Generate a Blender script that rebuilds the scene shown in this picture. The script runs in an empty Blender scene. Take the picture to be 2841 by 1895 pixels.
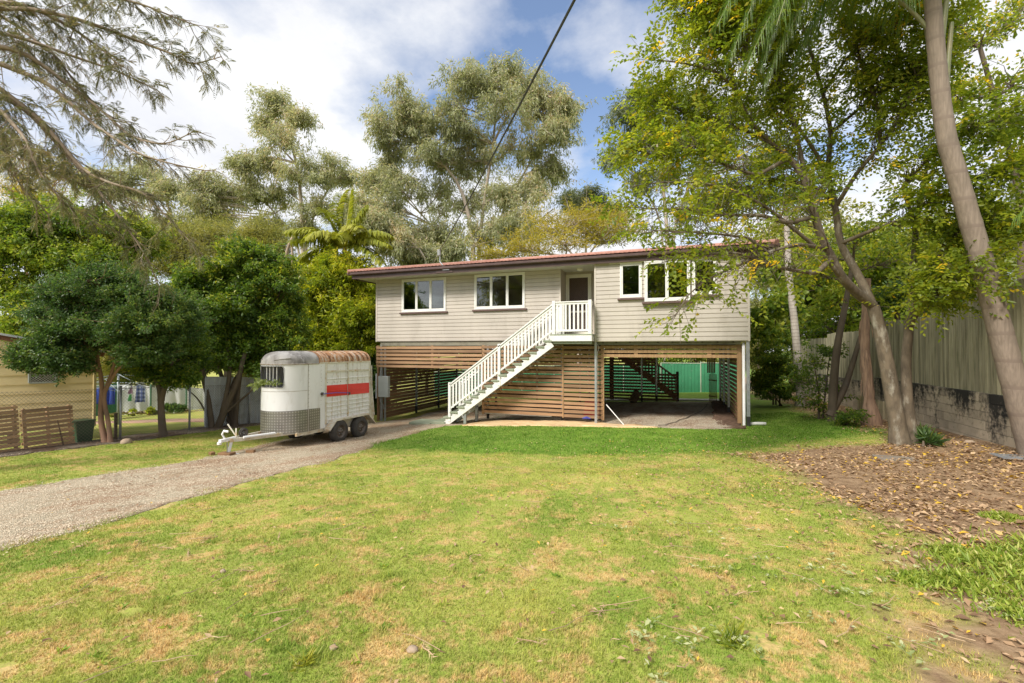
import bpy, math, random
import numpy as np
from math import sin, cos, tan, pi, radians, sqrt, atan, atan2
from mathutils.geometry import delaunay_2d_cdt
from mathutils import Vector

# World axes follow the house: x runs along its front, y runs away from the street, z is up (metres).
RNG = np.random.default_rng(11)
random.seed(5)
SC = bpy.context.scene
COL = SC.collection
F = 1262.7; YAW = radians(19.8); PIT = atan(20.5 / F); CZ = 2.56      # 16 mm lens seen on a 2841 px wide picture

def ray(sx, sy):
    x = (sx - 1420.5) / F; y = -(sy - 947.5) / F
    f = np.array([-sin(YAW) * cos(PIT), cos(YAW) * cos(PIT), sin(PIT)])
    r = np.array([cos(YAW), sin(YAW), 0.0]); u = np.cross(r, f)
    return f + x * r + y * u
def P(dx, dy, Y):
    p = ray(dx * 1.20842, dy * 1.20842) * Y; p[2] += CZ; return p
def PX(dx, Y):                      # metres per picture unit at depth Y
    return 1.20842 / F * Y

# ---------------------------------------------------------------- ground height
CP = np.array([(0,0,.96),(-11.9,16.5,-.56),(-2.6,15.75,0),(2.1,15.75,.10),(6.1,11.4,.66),(6.1,15.5,.52),(-9.5,11.05,-.28),(-9.6,12.2,-.3),(-14.9,5.9,.13),(-14.5,10.1,-.03),(-.5,23.5,0),(1.7,23,.05),(.7,31,-.2),(-11.8,22,-.56),(-8,15.2,-.22),(-4,0,.85),(5,2,1.0),(-8,4,.45),(4,7,.75),(-2,8,.5),(-5,11,.05),(-17,10,-.1),(-10.4,8.2,-.08),(-20,20,-.6),(7,25,.2),(-7,31,-.4),(-2,13.5,.12),(1.5,13,.28)])
_A = np.c_[np.ones(len(CP)), CP[:, :2]]
_co, *_ = np.linalg.lstsq(_A, CP[:, 2], rcond=None)
_res = CP[:, 2] - _A @ _co
def gz(u, n):
    u = np.asarray(u, float); n = np.asarray(n, float)
    uc = np.clip(u, -30, 18); nc = np.clip(n, -14, 42)
    num = np.zeros(u.shape); den = np.full(u.shape, .10)
    for (a, b, c), r in zip(CP, _res):
        w = np.exp(-((a - uc) ** 2 + (b - nc) ** 2) / (2 * 2.4 ** 2)); num += w * r; den += w
    return _co[0] + _co[1] * uc + _co[2] * nc + num / den
def gz1(u, n): return float(gz(np.array([u]), np.array([n]))[0])
def G(sx, sy):
    d = ray(sx, sy); t = 1.0
    for i in range(2500):
        p = np.array([0, 0, CZ]) + d * t
        if p[2] <= gz1(p[0], p[1]): return p
        t *= 1.004
    return p

def vnoise(x, y, s, seed=0):        # smooth value noise, -1..1
    x = np.asarray(x) / s; y = np.asarray(y) / s
    xi = np.floor(x).astype(int); yi = np.floor(y).astype(int); fx = x - xi; fy = y - yi
    def h(a, b):
        k = (a * 374761393 + b * 668265263 + seed * 1274126177) & 0x7fffffff
        k = ((k ^ (k >> 13)) * 1274126177) & 0x7fffffff
        return ((k ^ (k >> 16)) & 0xffff) / 32767.5 - 1
    fx = fx * fx * (3 - 2 * fx); fy = fy * fy * (3 - 2 * fy)
    a = h(xi, yi) * (1 - fx) + h(xi + 1, yi) * fx; b = h(xi, yi + 1) * (1 - fx) + h(xi + 1, yi + 1) * fx
    return a * (1 - fy) + b * fy

# ---------------------------------------------------------------- objects
def tag(o, label=None, cat=None, group=None, kind=None):
    if label: o['label'] = label
    if cat: o['category'] = cat
    if group: o['group'] = group
    if kind: o['kind'] = kind
    return o
def empty(name, loc, label=None, cat=None, group=None, rz=0):
    o = bpy.data.objects.new(name, None); COL.objects.link(o); o.location = [float(c) for c in loc]
    o.rotation_euler = (0, 0, rz); o.empty_display_size = .2
    return tag(o, label, cat, group)
def link(name, me, mat, parent=None, local=False):
    o = bpy.data.objects.new(name, me); COL.objects.link(o)
    if mat: me.materials.append(mat)
    if parent is not None:
        o.parent = parent
        if parent.parent is None and not local and parent.type == 'EMPTY': o.location = [-c for c in parent.location]
    return o
def np_mesh(name, V, faces, attrs=None, smooth=False):
    """V (n,3); faces: list of (m,k) int arrays"""
    me = bpy.data.meshes.new(name); V = np.asarray(V, np.float32)
    me.vertices.add(len(V)); me.vertices.foreach_set('co', V.ravel())
    loops = np.concatenate([f.ravel() for f in faces]).astype(np.int32)
    counts = np.concatenate([np.full(len(f), f.shape[1], np.int32) for f in faces])
    starts = np.concatenate([[0], np.cumsum(counts)[:-1]]).astype(np.int32)
    me.loops.add(len(loops)); me.loops.foreach_set('vertex_index', loops)
    me.polygons.add(len(counts)); me.polygons.foreach_set('loop_start', starts)
    if smooth: me.polygons.foreach_set('use_smooth', np.ones(len(counts), bool))
    for k, a in (attrs or {}).items():
        at = me.attributes.new(k, 'FLOAT', 'POINT'); at.data.foreach_set('value', np.asarray(a, np.float32))
    me.update(calc_edges=True); me.validate(); return me

class MB:
    def __init__(s): s.v = []; s.f = []
    def add(s, v, f):
        o = len(s.v); s.v += [tuple(float(c) for c in p) for p in v]; s.f += [tuple(i + o for i in q) for q in f]; return s
    def box(s, x0, x1, y0, y1, z0, z1):
        return s.add([(x0,y0,z0),(x1,y0,z0),(x1,y1,z0),(x0,y1,z0),(x0,y0,z1),(x1,y0,z1),(x1,y1,z1),(x0,y1,z1)],
                     [(0,3,2,1),(4,5,6,7),(0,1,5,4),(1,2,6,5),(2,3,7,6),(3,0,4,7)])
    def beam(s, p, q, w, h, up=(0, 0, 1)):
        p = np.array(p, float); q = np.array(q, float); d = q - p; d /= np.linalg.norm(d)
        up = np.array(up, float); a = np.cross(d, up)
        if np.linalg.norm(a) < 1e-4: a = np.array([1., 0, 0])
        a /= np.linalg.norm(a); b = np.cross(a, d)
        c = [(-1, -1), (1, -1), (1, 1), (-1, 1)]
        return s.add([p + a * i * w / 2 + b * j * h / 2 for i, j in c] + [q + a * i * w / 2 + b * j * h / 2 for i, j in c],
                     [(3,2,1,0),(4,5,6,7),(0,1,5,4),(1,2,6,5),(2,3,7,6),(3,0,4,7)])
    def tube(s, pts, r, k=8, cap=True):
        pts = np.array(pts, float); m = len(pts); r = np.broadcast_to(np.asarray(r, float), (m,))
        T = np.gradient(pts, axis=0); T /= np.linalg.norm(T, axis=1)[:, None] + 1e-9
        ref = np.array([0, 0, 1.]) if abs(T[:, 2]).mean() < .8 else np.array([1., 0, 0])
        a = np.cross(T, ref); a /= np.linalg.norm(a, axis=1)[:, None] + 1e-9; b = np.cross(T, a)
        th = np.arange(k) * 2 * pi / k
        V = (pts[:, None] + (a[:, None] * np.cos(th)[None, :, None] + b[:, None] * np.sin(th)[None, :, None]) * r[:, None, None]).reshape(-1, 3)
        fs = [(i*k+j, i*k+(j+1) % k, (i+1)*k+(j+1) % k, (i+1)*k+j) for i in range(m-1) for j in range(k)]
        if cap: fs += [tuple(range(k))[::-1], tuple((m-1)*k + j for j in range(k))]
        return s.add(V, fs)
    def lathe(s, prof, c, axis='x', k=28):        # prof: (along, radius)
        V = []; n = len(prof)
        for j in range(k):
            t = 2 * pi * j / k
            for a, r in prof:
                V.append((c[0] + a, c[1] + r * cos(t), c[2] + r * sin(t)) if axis == 'x' else (c[0] + r * cos(t), c[1] + r * sin(t), c[2] + a))
        fs = [(j*n+i, ((j+1) % k)*n+i, ((j+1) % k)*n+i+1, j*n+i+1) for j in range(k) for i in range(n-1)]
        return s.add(V, fs)
    def build(s, name, mat, parent=None, bevel=0, smooth=False, local=False, label=None):
        me = bpy.data.meshes.new(name); me.from_pydata(s.v, [], s.f); me.update()
        if smooth: me.polygons.foreach_set('use_smooth', np.ones(len(me.polygons), bool))
        o = link(name, me, mat, parent, local)
        if bevel:
            b = o.modifiers.new('edge', 'BEVEL'); b.width = bevel; b.segments = 2; b.limit_method = 'ANGLE'
        if label: o['label'] = label
        return o

# ---------------------------------------------------------------- materials
def nodes(name):
    m = bpy.data.materials.new(name); m.use_nodes = True; nt = m.node_tree; nt.nodes.clear()
    out = nt.nodes.new('ShaderNodeOutputMaterial'); b = nt.nodes.new('ShaderNodeBsdfPrincipled')
    nt.links.new(b.outputs[0], out.inputs[0]); return m, nt, b, out
def N(nt, t, **kw):
    n = nt.nodes.new(t)
    for k, v in kw.items(): setattr(n, k, v)
    return n
def noise_n(nt, vec, scale, detail=4, rough=.55):
    n = N(nt, 'ShaderNodeTexNoise'); n.inputs['Scale'].default_value = scale; n.inputs['Detail'].default_value = detail
    n.inputs['Roughness'].default_value = rough
    if vec is not None: nt.links.new(vec, n.inputs['Vector'])
    return n.outputs['Fac']
def ramp(nt, fac, stops):
    r = N(nt, 'ShaderNodeValToRGB'); e = r.color_ramp.elements
    while len(e) < len(stops): e.new(.5)
    for el, (p, c) in zip(e, stops): el.position = p; el.color = (*c, 1) if len(c) == 3 else c
    nt.links.new(fac, r.inputs[0]); return r.outputs[0]
def mixc(nt, fac, a, b, mode='MIX'):
    m = N(nt, 'ShaderNodeMix', data_type='RGBA', blend_type=mode)
    for sock, v in ((m.inputs[0], fac), (m.inputs[6], a), (m.inputs[7], b)):
        if hasattr(v, 'node'): nt.links.new(v, sock)
        else: sock.default_value = v if not isinstance(v, (tuple, list)) else (*v, 1)[:4]
    return m.outputs[2]
def math_n(nt, op, a, b=0.0, clamp=False):
    m = N(nt, 'ShaderNodeMath', operation=op, use_clamp=clamp)
    for sock, v in ((m.inputs[0], a), (m.inputs[1], b)):
        if hasattr(v, 'node'): nt.links.new(v, sock)
        else: sock.default_value = v
    return m.outputs[0]
def pos(nt, stretch=(1, 1, 1), obj=False, rot=(0, 0, 0)):
    if obj: s = N(nt, 'ShaderNodeTexCoord').outputs['Object']
    else: s = N(nt, 'ShaderNodeNewGeometry').outputs['Position']
    mp = N(nt, 'ShaderNodeMapping'); mp.inputs['Scale'].default_value = stretch; mp.inputs['Rotation'].default_value = rot
    nt.links.new(s, mp.inputs[0]); return mp.outputs[0]
def bump(nt, b, h, strength=.3, dist=.01):
    n = N(nt, 'ShaderNodeBump'); n.inputs['Strength'].default_value = strength; n.inputs['Distance'].default_value = dist
    nt.links.new(h, n.inputs['Height']); nt.links.new(n.outputs[0], b.inputs['Normal']); return n
def attr(nt, name):
    a = N(nt, 'ShaderNodeAttribute'); a.attribute_name = name; return a.outputs['Fac']
def pm(name, c1, c2=None, scale=4, rough=.6, bmp=0, bscale=40, metal=0, stretch=(1, 1, 1), lo=.35, hi=.65, island=0, grime=None, gscale=1.2, glo=.5, ghi=.75, obj=False, spec=.5):
    m, nt, b, out = nodes(name); v = pos(nt, stretch, obj)
    c2 = c2 or tuple(x * .8 for x in c1)
    c = ramp(nt, noise_n(nt, v, scale), [(lo, c1), (hi, c2)])
    if grime: c = mixc(nt, ramp(nt, noise_n(nt, pos(nt, stretch, obj), gscale, 6, .65), [(glo, (0, 0, 0)), (ghi, (1, 1, 1))]), c, grime)
    if island:
        g = N(nt, 'ShaderNodeNewGeometry').outputs['Random Per Island']
        k = math_n(nt, 'MULTIPLY_ADD', g, 2 * island); k.node.inputs[2].default_value = 1 - island
        hs = N(nt, 'ShaderNodeHueSaturation'); nt.links.new(k, hs.inputs['Value']); nt.links.new(c, hs.inputs['Color']); c = hs.outputs[0]
    nt.links.new(c, b.inputs['Base Color']); b.inputs['Roughness'].default_value = rough; b.inputs['Metallic'].default_value = metal
    b.inputs['Specular IOR Level'].default_value = spec
    if bmp: bump(nt, b, noise_n(nt, pos(nt, stretch, obj), bscale, 3), bmp, .01)
    return m
def leafmat(name, stops, trans=.35, rough=.45, patch=.6, pamt=.35, spec=.4, tboost=1.5):
    m, nt, b, out = nodes(name)
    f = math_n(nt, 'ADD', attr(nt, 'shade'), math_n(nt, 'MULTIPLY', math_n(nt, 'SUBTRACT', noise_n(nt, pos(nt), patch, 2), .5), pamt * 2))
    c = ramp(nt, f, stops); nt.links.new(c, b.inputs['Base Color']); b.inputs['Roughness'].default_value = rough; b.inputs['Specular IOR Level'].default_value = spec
    t = N(nt, 'ShaderNodeBsdfTranslucent'); nt.links.new(mixc(nt, 1.0, c, (tboost, tboost, tboost * .6), 'MULTIPLY'), t.inputs[0])
    mx = N(nt, 'ShaderNodeMixShader'); mx.inputs[0].default_value = trans
    nt.links.new(b.outputs[0], mx.inputs[1]); nt.links.new(t.outputs[0], mx.inputs[2]); nt.links.new(mx.outputs[0], out.inputs[0]); return m
# ================================================================= GROUND
def interp(x, pts):
    a = np.array(pts); return np.interp(x, a[:, 0], a[:, 1])
def lush_f(u, n):       # newer dark turf in front of and beside the house
    e = interp(u, [(-8,9.9),(-7.7,9.8),(-6.1,9.6),(-4,9.05),(-2,8.96),(-.4,9.5),(1.2,10.4),(1.84,11.2),(4.4,13.4)])
    return np.clip((n - e + .12 * vnoise(u, n, .35, 3) + .12 * vnoise(u, n, .12, 4)) / .5, 0, 1) * np.clip((u + 8.4) / .3, 0, 1)
def dirt_f(u, n):       # bare soil under the trees on the right
    e = interp(n, [(-4,.8),(2.6,.98),(3,1.05),(3.6,1.15),(4.3,1.28),(5,1.45),(6,1.45),(8,1.2),(9.5,1.1),(10.8,1.8),(12.2,3.7),(12.9,4.2),(17,4.45),(21,4.3),(26,3.8),(40,3.8)])
    return np.clip((u - e + (.25 + .3 * np.clip((n - 4) / 4, 0, 1)) * vnoise(u, n, 1.1, 5) + .3 * vnoise(u, n, .25, 6)) / (.5 + .5 * np.clip((n - 4) / 4, 0, 1)) + .12, 0, 1) * np.clip((7.2 - u) / .2, 0, 1)
def lawn_color(nt):
    """patchy lawn, shared by the ground sheet and the blades that stand on it"""
    p = pos(nt)
    big = noise_n(nt, p, .9, 3, .6); mid = noise_n(nt, p, 3.2, 5, .62); fine = noise_n(nt, p, 17, 3, .6)
    dry = math_n(nt, 'ADD', math_n(nt, 'MULTIPLY', mid, .62), math_n(nt, 'MULTIPLY', fine, .38))
    dryness = ramp(nt, dry, [(.495, (0, 0, 0)), (.58, (1, 1, 1))])
    green = ramp(nt, big, [(.33, (.21, .315, .045)), (.66, (.375, .405, .085))])
    straw = ramp(nt, fine, [(.35, (.68, .43, .21)), (.65, (.56, .42, .18))])
    # the near part of the lawn is drier
    sep = N(nt, 'ShaderNodeSeparateXYZ'); nt.links.new(p, sep.inputs[0])
    near = N(nt, 'ShaderNodeMapRange'); nt.links.new(sep.outputs[1], near.inputs[0])
    for i, v in ((1, 1.0), (2, 8.5), (3, 1.0), (4, .6)): near.inputs[i].default_value = v
    c = mixc(nt, math_n(nt, 'MULTIPLY', dryness, near.outputs[0]), green, straw)
    lushc = ramp(nt, mid, [(.35, (.105, .235, .022)), (.65, (.19, .33, .04))])
    return mixc(nt, attr(nt, 'lush'), c, lushc), dry
def ground_mat():
    m, nt, b, out = nodes('lawn_soil'); c, dry = lawn_color(nt)
    c = mixc(nt, ramp(nt, noise_n(nt, pos(nt), 30, 3), [(.4, (0, 0, 0)), (.65, (.55, .55, .55))]), c, (.36, .29, .11))
    soil = ramp(nt, noise_n(nt, pos(nt), 6, 6, .7), [(.35, (.17, .108, .062)), (.5, (.27, .18, .108)), (.68, (.37, .26, .165))])
    c = mixc(nt, attr(nt, 'dirt'), c, soil)
    nt.links.new(c, b.inputs['Base Color']); b.inputs['Roughness'].default_value = .95; b.inputs['Specular IOR Level'].default_value = .15
    bump(nt, b, noise_n(nt, pos(nt), 25, 5, .7), .6, .03); return m
us = np.concatenate([[-400, -200, -120, -80, -60, -48, -38], np.arange(-32, -16, .6), np.arange(-16, 8, .12), np.arange(8, 20, .6), [24, 32, 45, 70, 120, 220, 400]])
ns = np.concatenate([[-200, -90, -45, -25, -14], np.arange(-9, 1, .4), np.arange(1, 19, .12), np.arange(19, 40, .6), [44, 52, 65, 85, 120, 200, 400]])
UU, NN = np.meshgrid(us, ns); Z = gz(UU, NN) + .018 * vnoise(UU, NN, .9, 1) + .008 * vnoise(UU, NN, .3, 2)
Z += .10 * dirt_f(UU, NN) * (vnoise(UU, NN, 1.5, 9) * .3)
nu, nn = len(us), len(ns); idx = np.arange(nu * nn).reshape(nn, nu)
quads = np.stack([idx[:-1, :-1], idx[:-1, 1:], idx[1:, 1:], idx[1:, :-1]], -1).reshape(-1, 4)
gme = np_mesh('ground', np.stack([UU, NN, Z], -1).reshape(-1, 3), [quads], {'lush': lush_f(UU, NN).ravel(), 'dirt': dirt_f(UU, NN).ravel()}, True)
tag(link('ground', gme, ground_mat()), 'patchy green and straw coloured lawn sloping down to the raised house', kind='structure')

def sheet(name, poly, mat, lift, step=.25, wob=.12, wscale=.5, seed=0, label=None, kind='structure', amp=.01):
    """a sheet lying on the ground inside an outline with a ragged edge"""
    poly = np.array(poly, float); pts = []
    for a, b in zip(poly, np.roll(poly, -1, 0)):
        k = max(1, int(np.linalg.norm(b - a) / .09)); pts += [a + (b - a) * i / k for i in range(k)]
    pts = np.array(pts); pts[:, 0] += wob * (vnoise(pts[:, 0], pts[:, 1], wscale, seed) + .7 * vnoise(pts[:, 0], pts[:, 1], wscale * .28, seed + 1))
    pts[:, 1] += wob * (vnoise(pts[:, 0], pts[:, 1], wscale, seed + 2) + .5 * vnoise(pts[:, 0], pts[:, 1], wscale * .28, seed + 3))
    lo, hi = pts.min(0), pts.max(0)
    gu, gn = np.meshgrid(np.arange(lo[0], hi[0], step), np.arange(lo[1], hi[1], step)); g = np.c_[gu.ravel(), gn.ravel()] + RNG.uniform(-.02, .02, (gu.size, 2))
    allp = [Vector(p) for p in np.r_[pts, g].tolist()]; n = len(pts)
    V, E, Fc, *_ = delaunay_2d_cdt(allp, [(i, (i + 1) % n) for i in range(n)], [list(range(n))], 1, 1e-5)
    V = np.array([(v.x, v.y) for v in V]); used = [f for f in Fc if len(f) == 3]
    z = gz(V[:, 0], V[:, 1]) + .018 * vnoise(V[:, 0], V[:, 1], .9, 1) + .008 * vnoise(V[:, 0], V[:, 1], .3, 2) + lift + amp * vnoise(V[:, 0], V[:, 1], .6, 31)
    W = np.c_[V, z]; F3 = np.array(used); ed = {}
    for f in used:
        for a_, b_ in ((f[0], f[1]), (f[1], f[2]), (f[2], f[0])): ed.setdefault((min(a_, b_), max(a_, b_)), []).append((a_, b_))
    sk = [e[0] for e in ed.values() if len(e) == 1]; k0 = len(W); idx_ = {}
    for a_, b_ in sk:
        for c_ in (a_, b_):
            if c_ not in idx_: idx_[c_] = k0 + len(idx_)
    low = np.array([W[c_] - (0, 0, .09) for c_ in idx_])
    me = np_mesh(name, np.r_[W, low], [F3, np.array([(b_, a_, idx_[a_], idx_[b_]) for a_, b_ in sk])], None, True)
    o = link(name, me, mat); 
    if o.data.polygons[0].normal.z < 0: o.data.flip_normals()
    return tag(o, label, kind=kind)
def gravel_mat(name, a, b_, c_, brown):
    m, nt, b, out = nodes(name); p = pos(nt)
    vo = N(nt, 'ShaderNodeTexVoronoi'); vo.inputs['Scale'].default_value = 75; nt.links.new(p, vo.inputs[0])
    sp = N(nt, 'ShaderNodeSeparateColor'); nt.links.new(vo.outputs['Color'], sp.inputs[0])
    st = ramp(nt, sp.outputs[0], [(0, a), (.5, b_), (1, c_)])
    st = mixc(nt, math_n(nt, 'MULTIPLY', vo.outputs['Distance'], .55), st, (.05, .04, .03))
    deb = math_n(nt, 'ADD', math_n(nt, 'MULTIPLY', noise_n(nt, pos(nt, (1, .45, 1)), 1.1, 4, .65), .6), math_n(nt, 'MULTIPLY', noise_n(nt, p, 9, 4, .7), .4))
    st = mixc(nt, ramp(nt, deb, [(.45, (0, 0, 0)), (.57, (.9, .9, .9))]), st, brown)
    nt.links.new(st, b.inputs['Base Color']); b.inputs['Roughness'].default_value = .9; b.inputs['Specular IOR Level'].default_value = .2
    bump(nt, b, math_n(nt, 'ADD', vo.outputs['Distance'], noise_n(nt, p, 18, 3)), .8, .02); return m
MG = gravel_mat('driveway_gravel', (.47, .39, .27), (.59, .51, .37), (.69, .61, .46), (.33, .215, .135))
MG2 = gravel_mat('undercroft_gravel', (.46, .38, .28), (.60, .52, .40), (.70, .62, .49), (.28, .19, .13))
DRIVE = [(-10.25,-6),(-6.3,-6),(-6.15,3),(-6.3,4),(-6.55,5),(-6.8,6),(-7.05,7.5),(-7.55,9.35),(-7.95,10.8),(-8.1,12.5),(-7.9,14.7),(-7.3,15.4),(-6.9,16.2),(-6.9,24),(-11.15,24),(-11.15,17.4),(-11.6,16.0),(-12.0,14.8),(-11.7,12.5),(-11.1,10),(-10.6,8.4),(-10.3,7),(-10.2,5)]
sheet('driveway', DRIVE, MG, .007, .12, .10, .6, 10, amp=.003, label= 'pale gravel driveway with brown leaf debris running to the house')
sheet('gravel_floor', [(-2.35,15.15),(-1.2,14.9),(.6,14.75),(1.5,14.9),(1.75,15.6),(1.7,23.4),(-6.85,23.4),(-6.85,16.45),(-2.35,16.3)], MG2, .02, .25, .05, .5, 40, 'grey gravel floor beneath the raised house')
sheet('sand_pad', [(-7.3,14.9),(-6.2,14.6),(-2.5,14.85),(-1.9,14.8),(-.5,14.8),(-1.2,15.5),(-2.4,15.9),(-2.45,16.25),(-7.1,16.25)], pm('bare_sand', (.66, .45, .24), (.74, .55, .33), 5, .9, .5, 60, grime=(.30, .19, .10), spec=.1), .03, .2, .07, .4, 50, 'bare orange sand strip at the foot of the stairs', amp=.015)
sheet('garden_edging', [(-15.45,-2),(-14.35,-2),(-14.25,6),(-14.2,8),(-14.25,10),(-14.35,12.2),(-14.3,14),(-12.2,15),(-12.2,16.2),(-15.3,16.2)], gravel_mat('edge_mulch', (.20,.16,.12), (.32,.27,.21), (.42,.38,.33), (.12,.07,.045)), .02, .25, .10, .5, 60, 'strip of gravel and bark along the wire fence')
sheet('brick_path', [(-30,9.6),(-16.2,12.5),(-15.6,12.6),(-15.6,13.5),(-17,13.6),(-30,11.6)], pm('old_paving', (.34,.20,.14), (.42,.27,.19), 6, .85, .3), .02, .5, .08, .6, 70, 'worn pinkish paving path across the yard next door')
sheet('back_path', [(-4,24.1),(2,24.1),(2,25.2),(-4,25.2)], pm('old_concrete', (.36,.36,.33), (.44,.43,.40), 6, .8, .2), .05, .5, .0, .6, 80, 'pale concrete path behind the house', amp=0)
sheet('soil_edge', [(1.35,15.0),(1.9,15.05),(1.95,23),(1.55,23),(1.4,20),(1.2,17)], pm('dug_soil', (.10,.065,.045), (.17,.11,.08), 9, .95, .8, 30, spec=.1), .07, .15, .08, .3, 85, 'dug dark soil along the slatted side wall', amp=.07)

# ---- blades of grass
def in_poly(u, n, poly):
    poly = np.array(poly); ins = np.zeros(len(u), bool); x1, y1 = poly[-1]
    for x2, y2 in poly:
        c = ((y2 > n) != (y1 > n)) & (u < (x1 - x2) * (n - y2) / (y1 - y2 + 1e-12) + x2); ins ^= c; x1, y1 = x2, y2
    return ins
def view_scatter(k, ymin, ymax, power, side=1.25):
    """points on the ground, thinning out with distance"""
    r = RNG.random(k); a = 2 - power
    Y = (ymin ** a + r * (ymax ** a - ymin ** a)) ** (1 / a); X = RNG.uniform(-side, side, k) * Y
    return X * cos(YAW) - Y * sin(YAW), X * sin(YAW) + Y * cos(YAW), Y
def surf(u, n): return gz(u, n) + .018 * vnoise(u, n, .9, 1) + .008 * vnoise(u, n, .3, 2)
u, n, Y = view_scatter(760000, 1.5, 17, 1.5)
keep = ~in_poly(u + RNG.normal(0, .11, len(u)) + .30 * vnoise(u, n, .45, 41) + .10 * vnoise(u, n, .13, 42), n + .1 * vnoise(u, n, .3, 43), DRIVE) & (RNG.random(len(u)) > dirt_f(u, n) * 1.15 - .05) & (u > -14.2) & ~((n > 14.72 + .15 * vnoise(u, n, .5, 44)) & (u < 2.0) & (u > -11.4)) & (u < 6)
keep &= vnoise(u, n, .5, 21) + .6 * vnoise(u, n, .16, 22) > -1.15
u, n, Y = u[keep], n[keep], Y[keep]; k = len(u); lu = lush_f(u, n)
h = RNG.uniform(.010, .030, k) * (1 + .5 * lu) * (1 + .35 * vnoise(u, n, .7, 23)) * (1 + .9 * np.clip(vnoise(u, n, .11, 24) - .25, 0, 1)); az = RNG.uniform(0, 2 * pi, k); w = .0017 * (1 + Y / 4); lean = h * RNG.uniform(.2, 1.3, k)
z0 = surf(u, n) - .003
b1 = np.c_[u + w * np.sin(az), n - w * np.cos(az), z0]; b2 = np.c_[u - w * np.sin(az), n + w * np.cos(az), z0]; tp = np.c_[u + lean * np.cos(az), n + lean * np.sin(az), z0 + h]
V = np.stack([b1, b2, tp], 1).reshape(-1, 3); sh = np.repeat(RNG.random(k), 3)
bm, nt, b, out = nodes('grass_blade'); c, _ = lawn_color(nt)
c = mixc(nt, 1.0, c, ramp(nt, attr(nt, 'shade'), [(0, (.70, .70, .62)), (.6, (1.05, 1.05, 1)), (1, (1.4, 1.32, 1.15))]), 'MULTIPLY')
nt.links.new(c, b.inputs['Base Color']); b.inputs['Roughness'].default_value = .6; b.inputs['Specular IOR Level'].default_value = .25
t = N(nt, 'ShaderNodeBsdfTranslucent'); nt.links.new(c, t.inputs[0]); mx = N(nt, 'ShaderNodeMixShader'); mx.inputs[0].default_value = .3
nt.links.new(b.outputs[0], mx.inputs[1]); nt.links.new(t.outputs[0], mx.inputs[2]); nt.links.new(mx.outputs[0], out.inputs[0])
tag(link('grass', np_mesh('grass', V, [np.arange(len(V)).reshape(-1, 3)], {'lush': np.repeat(lu, 3), 'shade': sh}), bm), 'short patchy grass blades covering the front lawn', 'grass', kind='stuff')

# ---- pebbles on the driveway
u, n, Y = view_scatter(260000, 3.0, 17, 1.4, 1.3); kp = in_poly(u + RNG.normal(0, .12, len(u)) + .2 * vnoise(u, n, .4, 71), n, DRIVE) | ((u < -14.25) & (u > -15.3) & (n > 2)) | ((u > -2.2) & (u < 1.5) & (n > 14.9)); u, n, Y = u[kp], n[kp], Y[kp]; k = len(u)
r = RNG.uniform(.0025, .0062, k) * (1 + Y / 16); OCT = np.array([(1,0,0),(0,1,0),(-1,0,0),(0,-1,0),(0,0,.7),(0,0,-.4)], float)
ang = RNG.uniform(0, 6.3, k); ca, sa = np.cos(ang), np.sin(ang); sx = RNG.uniform(.7, 1.5, k)
V = OCT[None] * r[:, None, None]; V[..., 0] *= sx[:, None]; V = np.stack([V[..., 0] * ca[:, None] - V[..., 1] * sa[:, None] + u[:, None], V[..., 0] * sa[:, None] + V[..., 1] * ca[:, None] + n[:, None], V[..., 2] + (surf(u, n) + np.where(u > -6.5, .032, .012))[:, None]], -1)
T8 = np.array([(0,1,4),(1,2,4),(2,3,4),(3,0,4)]); Fq = (np.arange(k)[:, None, None] * 6 + T8[None]).reshape(-1, 3)
m, nt, b, out = nodes('pebble'); nt.links.new(ramp(nt, attr(nt, 'shade'), [(0, (.40, .30, .205)), (.45, (.56, .465, .34)), (1, (.70, .61, .47))]), b.inputs['Base Color']); b.inputs['Roughness'].default_value = .85
tag(link('gravel', np_mesh('gravel', V.reshape(-1, 3), [Fq], {'shade': np.repeat(RNG.random(k), 6)}), m), 'loose pale stones scattered over the driveway', 'gravel', kind='stuff')

# ---- fallen leaves and twigs
def fallen(name, u, n, L, mat, label, cat, lift=.012, curl=.5):
    k = len(u); az = RNG.uniform(0, 6.3, k); d = np.c_[np.cos(az), np.sin(az), RNG.uniform(-.15, .35, k)]; s = np.c_[-np.sin(az), np.cos(az), RNG.uniform(-.4, .4, k)]
    W = L * RNG.uniform(.35, .6, k); base = np.c_[u, n, surf(u, n) + lift]; up = np.array([0, 0, 1.]); cu = (RNG.uniform(.1, curl, k) * W)[:, None] * up
    V = np.stack([base, base + d * (L * .5)[:, None] + s * (W / 2)[:, None] + cu, base + d * L[:, None] + cu * .4, base + d * (L * .5)[:, None] - s * (W / 2)[:, None] + cu], 1).reshape(-1, 3)
    i = np.arange(k)[:, None] * 4; Fq = np.r_[np.c_[i, i + 1, i + 2], np.c_[i, i + 2, i + 3]]
    return tag(link(name, np_mesh(name, V, [Fq], {'shade': np.repeat(RNG.random(k), 4)}), mat), label, cat, kind='stuff')
LM = leafmat('dead_leaf', [(0, (.15, .085, .05)), (.3, (.28, .17, .095)), (.6, (.42, .275, .16)), (.88, (.58, .42, .26)), (.93, (.62, .40, .05)), (1, (.66, .42, .04))], .15, .6, 1, .1)
u, n, Y = view_scatter(260000, 2.2, 24, .95, 1.2); kp = (RNG.random(len(u)) < 1.6 * dirt_f(u, n) * np.clip(.22 + (n - 3) / 6 + .25 * (u - 3), .10, 1) * (.55 + .6 * vnoise(u, n, .6, 61))) & (u < 6.1)
u, n = u[kp][:60000], n[kp][:60000]
fallen('leaf_litter', u, n, np.clip(RNG.lognormal(-3.05, .42, len(u)), .018, .11), LM, 'brown dead leaves lying thick on the bare soil', 'leaf litter')
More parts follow.
